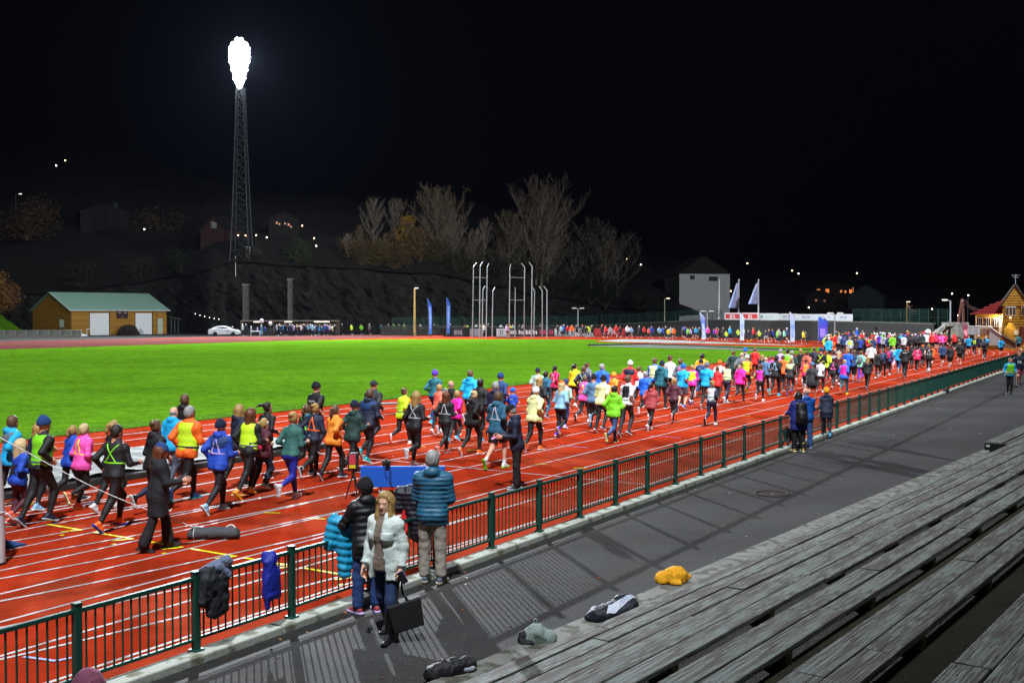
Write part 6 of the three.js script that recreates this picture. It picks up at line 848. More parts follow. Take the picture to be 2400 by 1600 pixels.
  obj('globe_lamp', new THREE.SphereGeometry(0.09, 12, 10).translate(X(2348), Y(741.5), -0.6), glow(0xffffff, 6), c); { const l = new THREE.PointLight(0xfff2d8, 16, 0, 2); l.position.copy(c.localToWorld(V3(X(2348), Y(741.5), -0.45))); l.castShadow = true; l.name = 'globe_light'; l.shadow.radius = 4; scene.add(l); }
  obj('aerial', [cyl(0.04, 0.03, [X(2380), Y(671), -0.4], [X(2380), Y(643), -0.4], 6), cyl(0.02, 0.02, [X(2371), Y(644.5), -0.4], [X(2389), Y(644.5), -0.4], 4), cyl(0.02, 0.02, [X(2374), Y(650), -0.4], [X(2387), Y(650), -0.4], 4), rbx(0.25, 0.1, 0.05, 0.01, X(2380), Y(648), -0.4)], M.steel, c);
  const b = thing('white_balcony', 'white panelled balcony in front of the clubhouse windows', 'balcony', [p.x, 0, p.z], TURN), B = obj('panel', rbx(33 * k, 20 * k, 0.1, 0.01, X(2286), Y(774), 2.2), std(0x9aa4a4, 0.7), b); for (let i = 0; i < 3; i++) obj('seam', rbx(0.04, 20 * k, 0.12, 0.005, X(2275 + i * 12), Y(774), 2.21), M.white, B); obj('top_rail', rbx(62 * k, 0.08, 0.14, 0.01, X(2299), Y(764), 2.2), M.white, b); obj('panel', rbx(26 * k, 18 * k, 0.1, 0.01, X(2316), Y(774), 2.0), std(0xb0a488, 0.7), b); for (const x of [2271, 2292, 2316]) obj('post', rbx(0.12, 18 * k, 0.12, 0.01, X(x), Y(793), 2.1), M.white, b);
  const s = thing('outside_stairs', 'pale wooden stairs with white handrail descending right from the balcony', 'stairs', [p.x, 0, p.z], TURN), side = new THREE.Shape([[2322, 766], [2345, 784], [2345, 808], [2322, 808]].map(([a, q]) => new THREE.Vector2(X(a), Y(q)))), sg = new THREE.ExtrudeGeometry(side, { depth: 0.12, bevelEnabled: false }); sg.translate(0, 0, 2.6); obj('side_panel', uvPlanar(sg), std(0x9ea19c, 0.8), s); obj('handrail', cyl(0.05, 0.05, [X(2321), Y(764), 2.75], [X(2347), Y(784), 2.75], 6), M.white, s); for (let i = 0; i < 7; i++) obj('step', rbx(0.28, 0.05, 1.0, 0.01, X(2324 + i * 3.3), Y(770 + i * 3), 2.1), std(0x8a8478, 0.8), s);
  const r = thing('ramp_wall', 'sloping brown timber ramp side below the yellow slats', 'ramp', [p.x, 0, p.z], TURN), rs = new THREE.Shape([[2352, 782], [2385, 804], [2385, 815], [2356, 815], [2352, 812]].map(([a, q]) => new THREE.Vector2(X(a), Y(q)))), rg = new THREE.ExtrudeGeometry(rs, { depth: 0.15, bevelEnabled: false }); rg.translate(0, 0, 0.8); obj('side', uvPlanar(rg), std(0x6e5a42, 0.85), r); obj('handrail', cyl(0.06, 0.06, [X(2343), Y(782), 1.0], [X(2386), Y(808), 1.0], 6), std(0x2a1810, 0.8), r);
}
for (const [x0, y0, x1, y1, d, label] of [[2258, 700, 2260, 790, 140, 'upright one of the two leaning timber poles left of the clubhouse'], [2256, 700, 2240, 770, 142, 'slanting one of the two leaning timber poles left of the clubhouse']]) { const a = W(x1, y1, d), b = W(x0, y0, d), o = thing('timber_pole', label, 'pole', [a.x, 0, a.z]); obj('pole_shaft', cyl(0.2, 0.15, [0, 0, 0], [b.x - a.x, b.y, b.z - a.z], 8), std(0x6a3f34, 0.9), o); obj('insulator', cyl(0.05, 0.05, [b.x - a.x - 0.4, b.y - 0.3, b.z - a.z], [b.x - a.x + 0.4, b.y - 0.3, b.z - a.z], 6), M.white, o); }
{ const o = thing('overhead_wires', 'sagging overhead wires from the timber poles toward the clubhouse roof', 'wires', [0, 0, 0]); for (const [a, b] of [[[2262, 702], [2290, 722]], [[2262, 712], [2300, 726]], [[2127, 712], [2150, 730]], [[2127, 716], [2148, 738]], [[2127, 710], [2140, 716]]]) { const A = W(...a, 140), B = W(...b, 125); obj('wire', tube([A, A.clone().lerp(B, 0.5).add(V3(0, -0.3, 0)), B], 0.03, 4, 8), std(0x6a4038, 0.8), o); } }
// ---------------------------------------------------------------- small things near the camera
{
  const p = G(3, 1322), a = thing('inflatable_leg', 'white inflated arch leg at the left edge of the track', 'arch', [p.x, 0, p.z], FACE); obj('tube', tube([[-0.11, 0, 0], [-0.115, 0.6, 0], [-0.13, 1.2, 0], [-0.19, 1.75, 0], [-0.4, 2.4, 0]], 0.155, 20, 24), std(0xc2c6c8, 0.5), a); obj('seam', new THREE.TorusGeometry(0.158, 0.006, 6, 24).rotateX(Math.PI / 2).translate(-0.115, 0.78, 0), M.white, a); obj('foot_ring', new THREE.TorusGeometry(0.15, 0.02, 8, 24).rotateX(Math.PI / 2).translate(-0.11, 0.02, 0), M.black, a);
  const f = G(28, 1281), fl = thing('blue_flap', 'blue cloth flap lying on the track beside the white inflated leg', 'cloth', [f.x, 0.02, f.z], FACE); const sh = new THREE.Shape([[-0.22, -0.08], [-0.2, 0.14], [0.2, 0.02], [0.08, -0.02], [0.06, -0.1]].map(([x, y]) => new THREE.Vector2(x, y))), fg = new THREE.ExtrudeGeometry(sh, { depth: 0.02, bevelEnabled: true, bevelSize: 0.01, bevelThickness: 0.01 }); fg.rotateX(-Math.PI / 2 + 0.3); obj('sheet', uvPlanar(fg), fabric('DB'), fl);
  const b = G(500, 1262), bg = thing('weight_bag', 'long grey weight bag lying on the lanes, tied to a white rope', 'bag', [b.x, 0, b.z], FACE + 0.05); const F = new Field([-0.5, -0.02, -0.2], [0.5, 0.25, 0.2], 0.016); F.bone([-0.36, 0.09, 0], [0.37, 0.09, 0], 0.105, 0.105, 0.02, 0, [0, 0, 1], 1.2); F.warp((x, y, z) => 0.03 * (fbm3(x * 7, y * 9, z * 7, 3) - 0.5)); F.cut((x, y, z) => Math.max(0.004 - y, Math.abs(x) - 0.415 + Math.max(0, y - 0.12) * 0.9)); obj('bag_body', F.mesh(), std(0x3c3f42, 0.8, { bumpMap: fabricBump, bumpScale: 0.01 }), bg); obj('tie', [new THREE.TorusGeometry(0.115, 0.006, 5, 20).rotateY(Math.PI / 2).scale(1, 1, 1.2).translate(-0.3, 0.09, 0), tube([[-0.36, 0.19, 0], [-0.28, 0.215, 0.03], [-0.16, 0.2, 0.05]], 0.007, 5)], M.white, bg); obj('carry_strap', tube([[0.2, 0.185, 0], [0.27, 0.225, 0], [0.33, 0.22, 0.02], [0.36, 0.18, 0.03]], 0.012, 5), M.white, bg); obj('end_loop', tube([[0.4, 0.1, 0.08], [0.44, 0.08, 0.08], [0.42, 0.03, 0.09]], 0.015, 5), M.black, bg);
  const r0 = W(-4, 1024, 15.7), r1 = bg.localToWorld(V3(-0.34, 0.2, 0)), rope = thing('rope', 'thin white rope from the left edge down to the grey weight bag', 'rope', r0.toArray()); obj('line', tube([[0, 0, 0], r1.clone().sub(r0).multiplyScalar(0.5).add(V3(0, -0.1, 0)), r1.clone().sub(r0)], 0.007, 5, 24), M.white, rope);
  const q = G(892, 1157), bd = thing('blue_board', 'long blue board on short legs at the track edge, a camera hung on it', 'board', [q.x, 0, q.z], FACE); obj('panel', rbx(1.75, 0.44, 0.1, 0.015, 0.46, 0.36, 0), std(0x0f56b8, 0.5), bd); for (const x of [0.0, 1.15]) { obj('leg', rbx(0.03, 0.16, 0.03, 0.004, x, 0.1, 0), M.black, bd); for (const s of [-1, 1]) obj('caster', cyl(0.03, 0.03, [x - 0.015, 0.03, s * 0.12], [x + 0.015, 0.03, s * 0.12], 10), M.black, bd); obj('foot', rbx(0.05, 0.03, 0.3, 0.005, x, 0.05, 0), M.black, bd); }
  const cm = thing('camera_on_board', 'dark camera with hanging straps on top of the blue board', 'camera', bd.localToWorld(V3(0.12, 0.58, 0.0)).toArray(), FACE); obj('camera_body', rbx(0.17, 0.12, 0.1, 0.02, 0, 0.06, 0), std(0x1c1d1f, 0.6), cm); obj('lens', cyl(0.045, 0.04, [0.02, 0.06, 0.05], [0.03, 0.05, 0.12], 14), M.black, cm); obj('viewfinder', rbx(0.06, 0.04, 0.06, 0.01, 0, 0.13, 0), M.black, cm); for (const [x, l] of [[-0.05, 0.2], [0.04, 0.34], [0.07, 0.42]]) obj('strap', tube([[x, 0.02, 0.05], [x + 0.03, -0.1, 0.07], [x + 0.04, -l, 0.065], [x + 0.08, -l - 0.05, 0.07]], 0.008, 5, 12), M.black, cm);
  const t = G(828, 1168), tr = thing('sensor_tripod', 'black tripod carrying a red and yellow fronted device on the track', 'tripod', [t.x, 0, t.z], FACE + 0.1); for (const [x, z] of [[-0.16, 0.05], [0.09, 0.16], [0.14, -0.14]]) obj('leg', cyl(0.012, 0.016, [x, 0, z], [0, 0.52, 0], 8), M.black, tr); obj('column', cyl(0.018, 0.018, [0, 0.4, 0], [0, 0.6, 0], 8), M.black, tr); const dv = obj('device', rbx(0.21, 0.34, 0.15, 0.02, 0, 0.76, 0), std(0x17181a, 0.6), tr); obj('device_front', rbx(0.13, 0.2, 0.012, 0.004, -0.015, 0.8, 0.078), std(0xb83a48, 0.3), dv); obj('device_label', rbx(0.13, 0.065, 0.012, 0.004, -0.015, 0.655, 0.078), std(0xd0b814, 0.5), dv); obj('handle', tube([[-0.06, 0.93, 0], [-0.05, 0.98, 0], [0.05, 0.98, 0], [0.06, 0.93, 0]], 0.01, 6), M.black, dv);
  const g = G(915, 972), sb = thing('bench', 'small dark bench standing on the inside lane', 'bench', [g.x, 0, g.z], FACE + 0.2); obj('seat', rbx(0.95, 0.05, 0.35, 0.01, 0, 0.42, 0), std(0x4a4d4c, 0.7), sb); for (const s of [-1, 1]) obj('leg', tube([[s * 0.35, 0.4, -0.12], [s * 0.3, 0.2, 0], [s * 0.4, 0.02, 0.02], [s * 0.2, 0.02, 0.1]], 0.018, 6), M.steel, sb);
}
// ---------------------------------------------------------------- the runners
const HEADS = { short: 'short hair', bald: 'bald head', long: 'long hair', pony: 'ponytail', bun: 'hair in a bun', wind: 'ponytail flying', beanie: 'beanie', cap: 'cap', band: 'headband' };
const TOPS = { j: 'jacket', s: 'top', t: 'T-shirt', v: 'singlet', p: 'puffer jacket', c: 'long coat', o: 'long jacket' }, BOTS = { b: 'tights', w: 'trousers', S: 'shorts', F: 'flared trousers', k: 'knee tights' };
const used = new Map();
const words = (t) => t.split(/\s+/).length;
function describe(o, lead, room) {                            // the most telling things first, as far as there is room
  const c = (k) => PAL[k][1], bits = [`${o.vest ? c(o.vest) + ' vest over ' : ''}${c(o.top.color)} ${o.top.hood ? 'hooded ' : ''}${TOPS[o.top.type]}`];
  let t = `${lead} in ${bits[0]}`; const put = (x) => { if (x && words(t + ' ' + x) <= room) t += x; };
  put(o.harness ? ` with ${c(o.harness)} straps` : o.pack ? ` with ${c(o.pack)} backpack` : ''); for (const [k, col] of o.head) put(`, ${k === 'bald' ? 'bald' : c(col) + ' ' + HEADS[k]}`);
  put(o.bottom.type === 'b' && o.bottom.color === 'K' ? '' : `, ${c(o.bottom.color)} ${BOTS[o.bottom.type]}`); return t;
}
function parse(spec) {
  const o = { sex: 'm', head: [], top: { type: 'j', color: 'K' }, bottom: { type: 'b', color: 'K' } };
  for (const t of spec.split(' ')) {
    const [k, a, b] = t.split(/[.\/]/);
    if (k === 'm' || k === 'f' || k === 'k') o.sex = k;
    else if (['j', 's', 't', 'v', 'p', 'c', 'o'].includes(k)) { o.top = { type: k, color: a, hood: b === 'h' }; }
    else if (['b', 'w', 'S', 'F'].includes(k)) o.bottom = { type: k, color: a };
    else if (k === 'sh') { o.shoe = a; if (b) o.sole = b; } else if (HEADS[k]) o.head.push([k, a ?? 'br']);
    else if (k === 'V') { o.vest = a; if (b) o.band = b; } else if (k === 'h') o.harness = a; else if (k === 'hA') { o.harness = a; o.harnessA = true; } else if (k === 'B') o.pack = a;
    else if (k === 'k2') { o.sock = a; if (b) o.sockH = 0.3; } else if (k === 'ph') o.ph = +a / 100; else if (k === 'y') o.dy = +a; else if (k === 'x') o.build = +a / 100; else if (k === 'L') o.lamp = true; else if (k === 'wb') o.waist = a; else if (k === 'P') o.panel = [a, ...(b ? { up: [0.28, 0.52], low: [-0.1, 0.18], mid: [0.0, 0.5, 0.13], low2: [-0.12, 0.06] }[b] : [0.28, 0.52])];
  }
  return o;
}
const people = [];                                            // [px, foot row, top row, clothes, words of its own, extra]
function add_(list, base) { for (const [x, yf, yt, spec, words, extra] of list) people.push({ x, yf, yt, o: parse(spec), words, extra, ...base }); }
const R1 = { zone: 'near' };
add_([
  [24, 1188, 978, 'm j.CY/h b.K sh.K/HV short.br ph.40', 'runner in cyan jacket with grey shoulder, cropped by the left edge', { P: ['GY', 'up'] }],
  [42, 1230, 1019, 'k j.BL b.MR sh.CO long.lb band.MR ph.20', 'child in blue jacket with a large dark star on the back, maroon headband', { star: 1 }],
  [97, 1230, 989, 'm s.K b.K sh.NV/LG beanie.DB ph.33 V.LI x.108', 'runner in bright lime vest over black sleeves, blue beanie'],
  [86, 1196, 1001, 'f j.NV b.K sh.LB long.bl k2.LB ph.62', 'runner in navy jacket with light blue socks behind the lime vest'],
  [193, 1194, 1002, 'f j.PK b.K sh.CO/PY short.lb hA.YE ph.12 x.112', 'runner in pink jacket with yellow straps, pale blond hair, coral shoes'],
  [165, 1176, 1004, 'f j.BL b.K sh.DG pony.bl k2.CY/L ph.48', 'runner in blue jacket with cyan sock, behind the pink jacket with yellow straps'],
  [268, 1242, 1006, 'm s.K b.K sh.OR/BL short.dk h.LI ph.85 x.105', 'dark-haired runner in black with lime green cross straps and orange shoes'],
  [262, 1200, 996, 'f s.K b.K sh.W pony.bl band.MR ph.30', 'runner in black with blond ponytail and maroon headband, half hidden by the lime cross straps'],
  [362, 1202, 992, 'f j.K/h b.NV sh.K/W bun.br ph.56', 'runner in black hooded jacket with brown bun, behind the woman in the dark coat'],
  [402, 1148, 964, 'm j.CY/h b.GJ sh.GY bald.gh ph.70', 'balding runner in cyan hooded jacket, left part of the field'],
  [430, 1118, 933, 'm j.K/h w.GJ sh.GY short.br ph.10', 'runner in black hooded jacket and grey jeans beside the grass'],
  [440, 1173, 957, 'm j.OR b.K sh.DB/AQ short.gh V.HV ph.93 x.106', 'grey-haired runner in orange jacket with neon vest and black gloves', { band: 'DG' }],
  [512, 1200, 990, 'f j.BL/h b.K sh.LB/W beanie.NV hA.LV ph.90', 'runner in blue hooded jacket with dusty pink straps and dark beanie', { P: ['DB', 'up'] }],
  [556, 1146, 958, 'f j.NV/h b.K sh.K/W long.bl band.NV ph.36', 'runner in navy hooded jacket with long fair hair under a navy headband'],
  [582, 1165, 966, 'f s.K b.K sh.LO/MU long.gi V.HV k2.NV ph.84 x.112', 'runner in neon vest with small dark print over black, curly brown hair'],
  [622, 1122, 950, 'f s.K b.K sh.K wind.dk ph.60', 'runner in black with long black ponytail flying'],
  [617, 1150, 981, 'k j.MR/h w.NV sh.MT pony.bl band.W ph.30', 'child in maroon and magenta jacket with white headband', { P: ['MG', 'low'] }],
  [682, 1172, 972, 'f s.GN b.DB sh.W/W bun.bl k2.W wb.MU ph.2', 'runner in sea green top, bright blue tights and white shoes', { bot: 0x16208a }],
  [716, 1110, 954, 'f s.TL b.K sh.K/W pony.br h.LI ph.55', 'runner in teal top with neon green straps behind the sea green top', { P: ['K', 'up'] }],
  [738, 1070, 905, 'm t.K b.K sh.K beanie.K ph.30 x.112', 'broad runner in black T-shirt with white print and black beanie, next to the grass', { text: ['Implenia|bygger', { t: 0.36, w: 0.24, h: 0.09 }] }],
  [733, 1120, 949, 'f s.NV b.K sh.K/W bun.bl band.NV hA.OR k2.W ph.94', 'runner in navy with orange straps and a small white print on the hem', { text: ['FITT', { t: 0.07, w: 0.12, h: 0.05 }] }],
  [782, 1123, 956, 'f j.LO b.K sh.NV/W pony.br ph.38', 'runner in light orange jacket with brown ponytail'],
  [826, 1112, 943, 'f j.DN/h b.K sh.K/W beanie.NV ph.90', 'runner in dark green hooded jacket and navy beanie'],
  [862, 1084, 920, 'm j.NV/h b.K sh.AQ/W short.br ph.70', 'tall runner in navy hooded jacket with turquoise shoes', { P: ['DB', 'up'] }],
  [872, 1052, 900, 'm j.DG b.K sh.K cap.DG ph.20', 'runner in charcoal jacket and charcoal cap against the grass'],
  [944, 1043, 913, 'f j.HV b.K sh.W/CO bun.br V.HV ph.48', 'runner in neon yellow jacket with grey stripes, white shoes', { band: 'GY' }],
  [972, 1092, 925, 'f s.K b.K sh.W/W long.bl band.NV h.LG ph.8 x.104', 'woman in tight black with grey cross straps and fair hair, above the blue board'],
  [1017, 996, 875, 'm s.TL b.DB sh.CY beanie.PU ph.74', 'runner in teal top with patterned purple beanie'],
  [1027, 1016, 902, 'k j.CO b.K sh.W short.bl ph.30', 'child in coral jacket beside the bald man'],
  [1043, 1064, 921, 'f s.K b.K sh.CO/W long.gi hA.LG ph.93', 'runner in tight black with grey straps and reddish hair, coral shoes'],
  [1054, 1024, 896, 'm j.K b.K sh.K bald.gh ph.50', 'bald runner in black sweater'],
  [1068, 1038, 917, 'k j.HP b.DG sh.CY/W band.HP short.bl ph.30', 'runner in bright pink jacket with pink headband'],
  [1099, 998, 874, 'm j.CY/h b.DG sh.K short.br ph.12', 'runner in cyan hooded jacket and charcoal tights at the inside lane'],
  [1123, 1034, 894, 'm j.K b.K sh.CY short.dk ph.60', 'runner in black jacket with white print on the back', { text: ['G', { t: 0.36, w: 0.1, h: 0.1 }] }],
  [1108, 1066, 919, 'f j.K/h b.K sh.OR/W bun.lb ph.40', 'runner in black hooded jacket with fair bun and orange shoes'],
  [1172, 1008, 882, 'm s.DB b.K sh.K beanie.DB ph.20', 'runner in dark blue top and blue beanie next to the grass'],
  [1158, 1044, 901, 'm j.NV/h b.K sh.NV/OR short.gh ph.64', 'grey-haired runner in navy jacket behind the petrol jacket'],
  [1166, 1098, 922, 'm j.TB/h S.K sh.W/LI short.br hA.LG k2.W ph.42 x.106', 'runner in petrol blue jacket and black shorts with bare legs'],
  [1200, 1005, 915, 'k t.BL b.K sh.MT beanie.RB ph.70', 'small child in blue shirt with white lettering and dotted cap', { text: ['BJARG', { t: 0.33, w: 0.22, h: 0.07 }], sleeves: 'LB' }],
  [1253, 1056, 911, 'm j.PY/h b.K sh.OR/W beanie.W ph.40 x.112', 'runner in pale yellow jacket and white beanie'],
  [1259, 968, 868, 'm t.PG b.K sh.W beanie.NV ph.10', 'runner in pale T-shirt and navy beanie beside the grass'],
  [1263, 1004, 889, 'f j.K b.K sh.K long.bl ph.60', 'runner in black jacket with long wavy fair hair'],
  [1277, 984, 876, 'm j.TB b.TB sh.K short.dk ph.30', 'dark-haired runner in petrol jacket'],
  [1298, 962, 861, 'f s.MG b.DG sh.W/K pony.dk hA.LG ph.38', 'runner in magenta top with grey straps and dark ponytail'],
  [1314, 1025, 900, 'f s.LB b.K sh.PU/W long.lb beanie.OR ph.18', 'runner in light blue top and orange beanie'],
  [1323, 1004, 895, 'm s.PG b.DB sh.LV beanie.DB ph.66', 'runner in pale green top with patterned blue tights'],
  [1345, 958, 858, 'f t.YE b.K sh.W pony.dk ph.30', 'runner in yellow T-shirt with dark ponytail'],
  [1366, 970, 864, 'm s.NV b.K sh.K short.br h.PG ph.80', 'runner in navy with pale straps'],
  [1374, 952, 855, 'f j.GY b.K sh.K bun.br ph.20', 'runner in grey jacket at the grass edge'],
  [1369, 990, 884, 'f j.PK b.DG sh.W/K short.br band.NV hA.YE ph.46', 'runner in pink jacket with yellow straps and dark headband'],
  [1409, 964, 855, 'm j.RB b.K sh.K short.gh ph.90 x.110', 'grey-haired runner in bright blue jacket at the grass edge'],
  [1390, 1003, 883, 'm j.SB b.K sh.CY/W beanie.K ph.10', 'runner in grey blue jacket and black beanie'],
  [1411, 1014, 887, 'm j.PY b.K sh.K/W beanie.K ph.28', 'runner in pale yellow jacket and black beanie'],
  [1437, 968, 875, 'k j.LO b.K sh.K beanie.LO ph.30', 'child in light orange jacket and beanie'],
  [1438, 1039, 906, 'f j.LI/h b.JN sh.K/PY short.dk ph.94 x.108', 'runner in lime green hooded jacket and blue tights'],
  [1469, 1024, 887, 'm s.W b.DG sh.DG/W short.br ph.30', 'runner in white top with black running pack', { P: ['K', 'mid'] }],
  [1475, 962, 852, 'm j.RD b.NV sh.K beanie.W ph.70', 'runner in red jacket with navy shoulders and white beanie', { P: ['NV', 'up'] }],
  [1497, 955, 860, 'f s.W b.K sh.W short.br band.DB ph.44', 'runner in white top with blue headband'],
  [1512, 976, 873, 'm j.RB b.K sh.W short.gh ph.50', 'runner in bright blue jacket in the middle lanes'],
  [1525, 1008, 899, 'f j.RW/h b.K sh.W/W pony.dk ph.90 x.118', 'stout runner in dusty red hooded jacket'],
  [1532, 950, 844, 'm s.RB b.K sh.K short.br V.PY ph.30', 'runner in pale vest over bright blue sleeves'],
  [1550, 958, 849, 'm j.TL/h b.DG sh.K/W beanie.NV ph.44', 'runner in teal hooded jacket and navy beanie', { P: ['DG', 'low2'] }],
  [1569, 942, 838, 'f s.W b.K sh.K bun.br ph.20', 'runner in white top with brown bun at the grass edge'],
  [1579, 992, 889, 'f s.MR b.DG sh.W/CO pony.bl ph.6', 'runner in maroon jacket with fair ponytail'],
  [1594, 950, 846, 'f j.GY b.K sh.K short.br hA.PK ph.60', 'runner in grey jacket with pink straps'],
  [1600, 962, 859, 'm t.CY S.GY sh.BL/W beanie.RB ph.30', 'runner in cyan T-shirt and grey shorts'],
  [1622, 946, 858, 'f j.HP b.K sh.W/BL short.bl V.HV ph.90', 'runner in hot pink jacket with neon vest'],
  [1642, 934, 845, 'm j.DB b.DB sh.W beanie.NV ph.50', 'runner in dark blue with white lettering on the shoulders', { text: ['NHH', { t: 0.4, w: 0.2, h: 0.06 }] }],
  [1644, 930, 831, 'm j.MU b.K sh.K short.dk ph.10 x.108', 'runner in amber jacket with black hair at the grass edge'],
  [1656, 958, 852, 'm t.CY b.K sh.K beanie.GY ph.40', 'runner in cyan T-shirt and grey beanie'],
  [1680, 948, 876, 'f j.RD b.K sh.W short.br ph.80', 'runner in red jacket behind the white vest'],
  [1668, 998, 895, 'f s.NV b.NV sh.W/K bun.bl V.W ph.44', 'runner in white vest with red print over navy', { text: ['LØP', { t: 0.4, w: 0.12, h: 0.05, fg: '#c8482c' }], band: 'GN' }],
  [1686, 936, 850, 'm s.W b.K sh.K beanie.OR ph.70', 'runner in white top and orange beanie'],
  [1704, 944, 851, 'f s.DG b.NV sh.W/W short.dk V.PY k2.W ph.92', 'runner in pale vest with grey bands over charcoal sleeves', { band: 'GN' }],
], { zone: 'near' });
add_([
  [1718, 908, 825, 'm j.DN b.DG sh.K short.br', 'runner in dark green jacket at the right end of the grass'], [1738, 918, 831, 'm t.GY b.K sh.K bald.gh'], [1735, 943, 854, 'f j.HP b.DG sh.K/OR cap.K pony.lb ph.44'], [1746, 902, 818, 'm j.DN b.K sh.K beanie.RB h.LI'], [1750, 926, 837, 'm s.OR b.DG sh.K/YE beanie.W V.HV'], [1769, 890, 819, 'm j.RD b.K sh.YE short.br ph.20'], [1782, 941, 856, 'f s.K b.K sh.W short.gi V.HP ph.50'],
  [1794, 918, 839, 'm t.SB b.K sh.CY bald.gh x.116'], [1806, 905, 842, 'f j.PK b.K sh.W pony.br'], [1786, 900, 833, 'f j.NV b.K sh.K long.bl'], [1818, 928, 835, 'm j.K b.K sh.CY/MT short.dk hA.LB ph.44 x.112', 'runner in black jacket with a pale blue triangle of straps'], [1834, 916, 836, 'm j.OR b.K sh.K short.br'], [1853, 929, 843, 'f j.DG b.DG sh.BL/OR pony.bl P.PY/up ph.30', 'runner in charcoal jacket with pale yellow shoulders'], [1845, 908, 821, 'm s.LG b.K sh.K short.dk V.LI'], [1856, 906, 825, 'm j.DN b.K sh.K short.gh B.DG'], [1829, 900, 822, 'f j.LV b.K sh.K short.gh'],
  [1891, 906, 826, 'f j.CO/h b.K sh.K bun.br'], [1908, 898, 812, 'm j.NV b.NV sh.K short.br x.106'], [1876, 896, 820, 'm s.K b.K sh.W short.bl'], [1889, 915, 845, 'f j.MG b.K sh.W bun.br V.LO'], [1903, 941, 852, 'm o.DG S.K sh.NV/OR beanie.SB ph.44 x.116', 'runner in long charcoal jacket, shorts and grey blue beanie'], [1923, 923, 844, 'f s.W b.DG sh.W/CO cap.K'], [1924, 904, 819, 'm s.K b.K sh.K beanie.DB h.HV'], [1938, 900, 826, 'm j.HV b.K sh.K short.br'],
  [1954, 898, 826, 'm t.DB S.K sh.W short.dk P.LG/up'], [1953, 912, 843, 'f s.K b.K sh.W/CO bun.dk hA.PK ph.90'], [1966, 905, 828, 'f s.MR b.K sh.W long.lb'], [1979, 926, 845, 'f j.RB b.TL sh.YE/CO bun.lb V.HP wb.K ph.44'], [1987, 895, 822, 'm t.RB b.K sh.K short.bl'], [2002, 895, 822, 'f j.DB b.K sh.K long.br'], [2018, 897, 826, 'f j.MT b.PU sh.K short.br B.GY'], [2033, 913, 839, 'f j.K b.K sh.K/W long.bl ph.90'], [2042, 878, 808, 'm s.W b.K sh.K short.br x.112'], [2058, 890, 826, 'f j.K b.K sh.W bun.dk x.112'], [2070, 884, 820, 'm j.NV b.K sh.K short.br B.DB'], [2083, 880, 816, 'f j.DB b.K sh.W/W short.br B.MG'], [2095, 864, 813, 'f j.LG b.LV sh.W/W long.bl'],
  [2107, 876, 812, 'm j.CY/h w.DB sh.W short.dk x.108'], [2121, 886, 815, 'm j.K w.K sh.K/W short.dk x.114', 'broad runner in black jacket with white lettering across the shoulders', { text: ['IMPLENIA', { t: 0.42, w: 0.24, h: 0.045 }] }], [2137, 864, 812, 'f j.K b.K sh.K pony.br'], [2150, 871, 813, 'f j.MG b.K sh.W/K short.dk hA.LG'], [2163, 862, 815, 'm j.DG b.K sh.K beanie.OR'], [2177, 874, 809, 'f v.K b.K sh.W bun.bl hA.LG k2.W/L x.112'], [2184, 862, 812, 'm j.OR S.K sh.K short.br'], [2210, 860, 808, 'm t.DB S.K sh.W/W short.br'], [2227, 867, 812, 'm t.K S.K sh.K short.dk x.122'], [2250, 855, 805, 'm j.K S.K sh.W short.bl'], [2257, 846, 796, 'm j.K b.K sh.K short.dk'], [2271, 833, 789, 'm j.CY S.NV sh.W/W bald.gh k2.W/L'], [2284, 835, 793, 'f s.NV b.MR sh.W pony.dk V.HV'], [2295, 829, 788, 'm s.NV S.NV sh.W cap.W'], [2308, 844, 797, 'm j.DG b.K sh.W/CO beanie.NV B.K'], [2312, 826, 790, 'm j.CY b.K sh.K cap.W'], [2347, 836, 795, 'm j.CY S.K sh.K short.br', 'runner in cyan jacket alone at the right end of the bend'], [2388, 828, 784, 'm t.TL S.K sh.W short.dk'],
], { zone: 'mid' });
{ // the dense pack at the bend: heads and shoulders one behind the other
  const cols = ['K', 'K', 'K', 'K', 'K', 'K', 'DG', 'NV', 'K', 'DN', 'DG', 'DG', 'NV', 'NV', 'DB', 'BL', 'CY', 'GY', 'LG', 'W', 'HV', 'LI', 'RD', 'OR', 'PK', 'MG', 'PU', 'TL', 'YE', 'MR', 'DN'], hd = ['short.br', 'short.dk', 'short.gh', 'beanie.K', 'beanie.W', 'beanie.NV', 'cap.W', 'pony.bl', 'pony.br', 'long.bl', 'bun.br', 'short.bl', 'beanie.RB', 'beanie.RD'];
  const big = [];
  for (let i = 0; i < 78; i++) { const t = i / 78, x = 1936 + 322 * ((i * 0.618034) % 1) + rr(-3, 3), u = rnd(), lo = lerp(850, 822, (x - 1936) / 322), yf = lerp(lo, lerp(822, 812, (x - 1936) / 322), u), h = (yf - HORIZON) * rr(0.445, 0.485); const c = pick(cols); big.push([x, yf, yf - h, `${rnd() < 0.5 ? 'm' : 'f'} ${pick(['j', 'j', 's', 't'])}.${c}${rnd() < 0.2 ? '/h' : ''} ${rnd() < 0.12 ? 'S' : 'b'}.${pick(['K', 'K', 'K', 'NV', 'DG'])} sh.${pick(['K', 'W', 'W', 'OR', 'CY'])} ${pick(hd)} ${rnd() < 0.13 ? 'V.' + pick(['HV', 'LI', 'HV', 'OR']) : rnd() < 0.1 ? 'hA.' + pick(['LG', 'HV', 'PK']) : ''} x.${Math.round(rr(97, 112))}`.trim()]); }
  add_(big, { zone: 'pack' });
}
